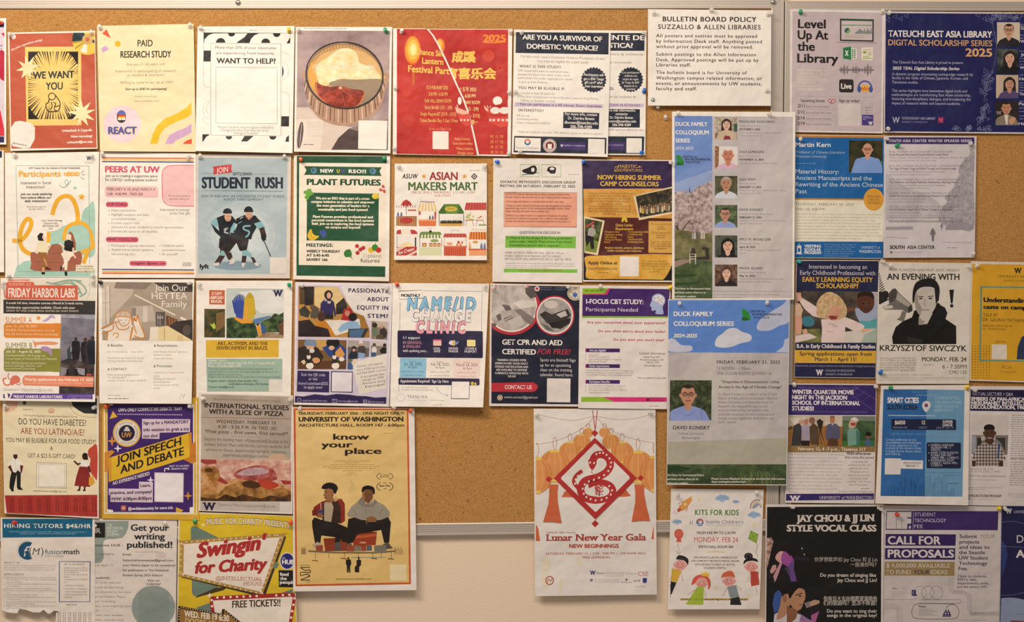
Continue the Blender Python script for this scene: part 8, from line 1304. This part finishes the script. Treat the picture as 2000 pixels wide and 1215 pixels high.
def pin(c,x,y,label,tx=None,tz=None):
    # it stands on the topmost sheet under it
    d = BOARD
    for q in SHEETS:
        uv = hom(q.H,[(x,y)])
        if -.01 < uv[0,0] < 1.01 and -.01 < uv[0,1] < 1.01: d = max(d,float(q.depth(uv)[0])+.0008)
    r = bpy.data.objects.new('thumbtack' if c == 'brass' else 'push_pin',None);COL.objects.link(r);r.empty_display_size = .01
    r.location = P3(x,y,d)
    r.rotation_euler = (math.radians(random.uniform(-24,10) if tx is None else tx),0,math.radians(random.uniform(-16,16) if tz is None else tz))
    r['label'] = label;r['category'] = 'thumbtack' if c == 'brass' else 'push pin';r['group'] = 'push pins in the boards'
    for n in ('grip','needle'):
        o = bpy.data.objects.new(n if c != 'brass' else {'grip': 'head','needle': 'needle'}[n],meshes[c if n == 'grip' else n]);COL.objects.link(o);o.parent = r
POS = {'tl': 'top left corner','tr': 'top right corner','bl': 'bottom left corner','br': 'bottom right corner','t': 'top edge','l': 'left edge','r': 'right edge','b': 'bottom edge'}
SEEN = {}
def on(words):
    """find the sheet whose short name holds these words"""
    hit = [q for q in SHEETS if words in q.where]
    assert len(hit) == 1,(words,[q.where for q in hit])
    return hit[0].where
def P(fr,c,x,y,pos,words):
    px = (fr[0]+x*fr[2],fr[1]+y*fr[2])
    w = on(words)
    key = (c,pos,w);assert key not in SEEN,key
    SEEN[key] = 1
    pin(c,px[0],px[1],'%s %s at the %s of the %s' % ({'brass': 'dull brass'}.get(c,c),'thumbtack' if c == 'brass' else 'push pin',POS[pos],w))
for q in [
 (A1,'orange',14,68,'tr','lilac cut-off'),(A1,'clear',100,172,'tl','orange sunburst'),(A1,'clear',808,155,'tr','orange sunburst'),(A1,'clear',885,112,'tl','cream paid'),(A1,'clear',1668,100,'tr','cream paid'),
 (A2,'clear',72,110,'tl','black and white pattern'),(A2,'yellow',824,136,'tr','black and white pattern'),(A2,'clear',905,125,'tl','drink photo'),(A2,'green',1648,140,'tr','drink photo'),
 (A3,'white',95,130,'tl','torn red'),(A3,'clear',928,135,'tr','torn red'),(A3,'clear',50,560,'l','torn red'),(A3,'clear',918,590,'r','torn red'),(A3,'clear',40,1020,'bl','torn red'),(A3,'clear',915,1060,'br','torn red'),
 (A3,'clear',1015,138,'tl','navy English'),(A3,'clear',965,585,'l','navy English'),(A3,'clear',1002,1048,'bl','navy English'),(A3,'clear',1945,132,'tr','half covered'),(A3,'blue',1952,585,'r','half covered'),(A3,'blue',1936,1050,'br','half covered'),
 (A4,'clear',380,110,'tl','bulletin board policy'),(A4,'clear',815,80,'t','bulletin board policy'),(A4,'clear',1248,112,'tr','bulletin board policy'),(A4,'clear',1240,697,'r','bulletin board policy'),(A4,'brass',372,762,'bl','bulletin board policy'),
 (B1,'clear',150,70,'tl','sofa drawing'),(B1,'clear',842,70,'tr','sofa drawing'),(B1,'clear',85,1165,'bl','sofa drawing'),(B1,'clear',858,1165,'br','sofa drawing'),(B1,'clear',938,60,'tl','pink rainbow'),(B1,'clear',1728,76,'tr','pink rainbow'),
 (B2,'clear',72,78,'tl','blue hockey'),(B2,'clear',808,80,'tr','blue hockey'),(B2,'orange',958,102,'tl','green plant'),(B2,'green',1688,94,'tr','green plant'),
 (B3,'clear',115,120,'tl','makers mart'),(B3,'clear',896,118,'tr','makers mart'),(B3,'blue',1015,78,'tl','salmon and green'),(B4,'blue',93,78,'tl','purple and gold camp'),(B4,'clear',890,80,'tr','purple and gold camp'),
 (B5,'clear',78,38,'tl','tall six-portrait'),(B5,'clear',642,40,'tr','tall six-portrait'),(C6,'clear',120,40,'tl','tall blue-sky'),(C6,'clear',665,40,'tr','tall blue-sky'),
 (B6,'green',195,112,'tl','grey level up'),(B6,'clear',905,112,'tr','grey level up'),(B7,'clear',118,118,'tl','wide dark blue'),(B7,'clear',110,1130,'bl','wide dark blue'),
 (B8,'clear',108,80,'tl','blue manuscripts'),(B8,'clear',866,74,'tr','blue manuscripts'),(C1,'green',188,142,'tl','snowy grey'),(C1,'clear',848,115,'tr','snowy grey'),(C1,'clear',866,1108,'br','snowy grey'),
 (C2,'clear',42,60,'tl','coral and olive'),(C2,'clear',868,45,'tr','coral and olive'),(C2,'black',940,58,'tl','brown tea shop'),(C2,'clear',1772,58,'tr','brown tea shop'),
 (C3,'clear',72,68,'tl','macaw study'),(C3,'green',870,74,'tr','macaw study'),(C3,'clear',985,85,'tl','lilac classroom'),(C3,'clear',1750,100,'tr','lilac classroom'),
 (C4,'orange',98,77,'tl','bubble letter'),(C4,'clear',885,85,'tr','bubble letter'),(C4,'clear',962,95,'tl','navy first aid'),(C4,'clear',1632,92,'tr','navy first aid'),(C5,'clear',247,52,'tl','purple-headed'),(C5,'yellow',902,65,'tr','purple-headed'),
 (C7,'teal',93,50,'tl','toddler scholarship'),(C8,'clear',102,48,'tl','black and white megaphone'),(C8,'clear',180,98,'t','black and white megaphone'),(C8,'clear',890,95,'tr','black and white megaphone'),(C8,'blue',88,1068,'bl','black and white megaphone'),(C8,'clear',968,95,'tl','mustard'),
 (D1,'clear',68,122,'tl','cream food study'),(D1,'clear',903,120,'tr','cream food study'),(D1,'orange',1022,112,'tl','purple debate'),(D1,'clear',1815,118,'tr','purple debate'),
 (D2,'white',132,90,'tl','pizza photo'),(D2,'clear',932,92,'tr','pizza photo'),(D3,'clear',80,52,'tl','tan two-figure'),(D3,'clear',638,50,'t','tan two-figure'),(D3,'orange',733,67,'tr','tan two-figure'),
 (D4,'clear',56,92,'tl','snake and lantern'),(D4,'clear',724,74,'tr','snake and lantern'),(D5,'clear',140,150,'tl','crayon'),(D5,'clear',802,142,'tr','crayon'),
 (D8,'clear',148,60,'tl','purple movie'),(D8,'clear',888,72,'tr','purple movie'),(E1,'green',182,58,'tl','two-tone'),(E1,'yellow',875,62,'tr','two-tone'),(E1,'clear',945,78,'tl','checked shirt'),
 (D6,'clear',332,100,'tl','black vocal'),(D6,'clear',1170,108,'tr','black vocal'),(D7,'red',205,170,'tl','grey technology'),(D7,'yellow',1190,116,'tr','grey technology'),(D7,'clear',1250,110,'tl','cut-off navy corner'),
 (E2,'red',170,120,'tl','torn teal'),(E3,'clear',860,128,'tr','beige writing'),(E4,'green',224,158,'tl','yellow retro'),(E4,'orange',1237,160,'tr','yellow retro')]: P(*q)
pin('clear',*[A4[0]+410*A4[2],A4[1]+824*A4[2]],'clear push pin alone in the cork just under the policy notice')
pin('clear',*[A4[0]+472*A4[2],A4[1]+906*A4[2]],'clear push pin alone in the cork beside the top of the six-portrait poster')
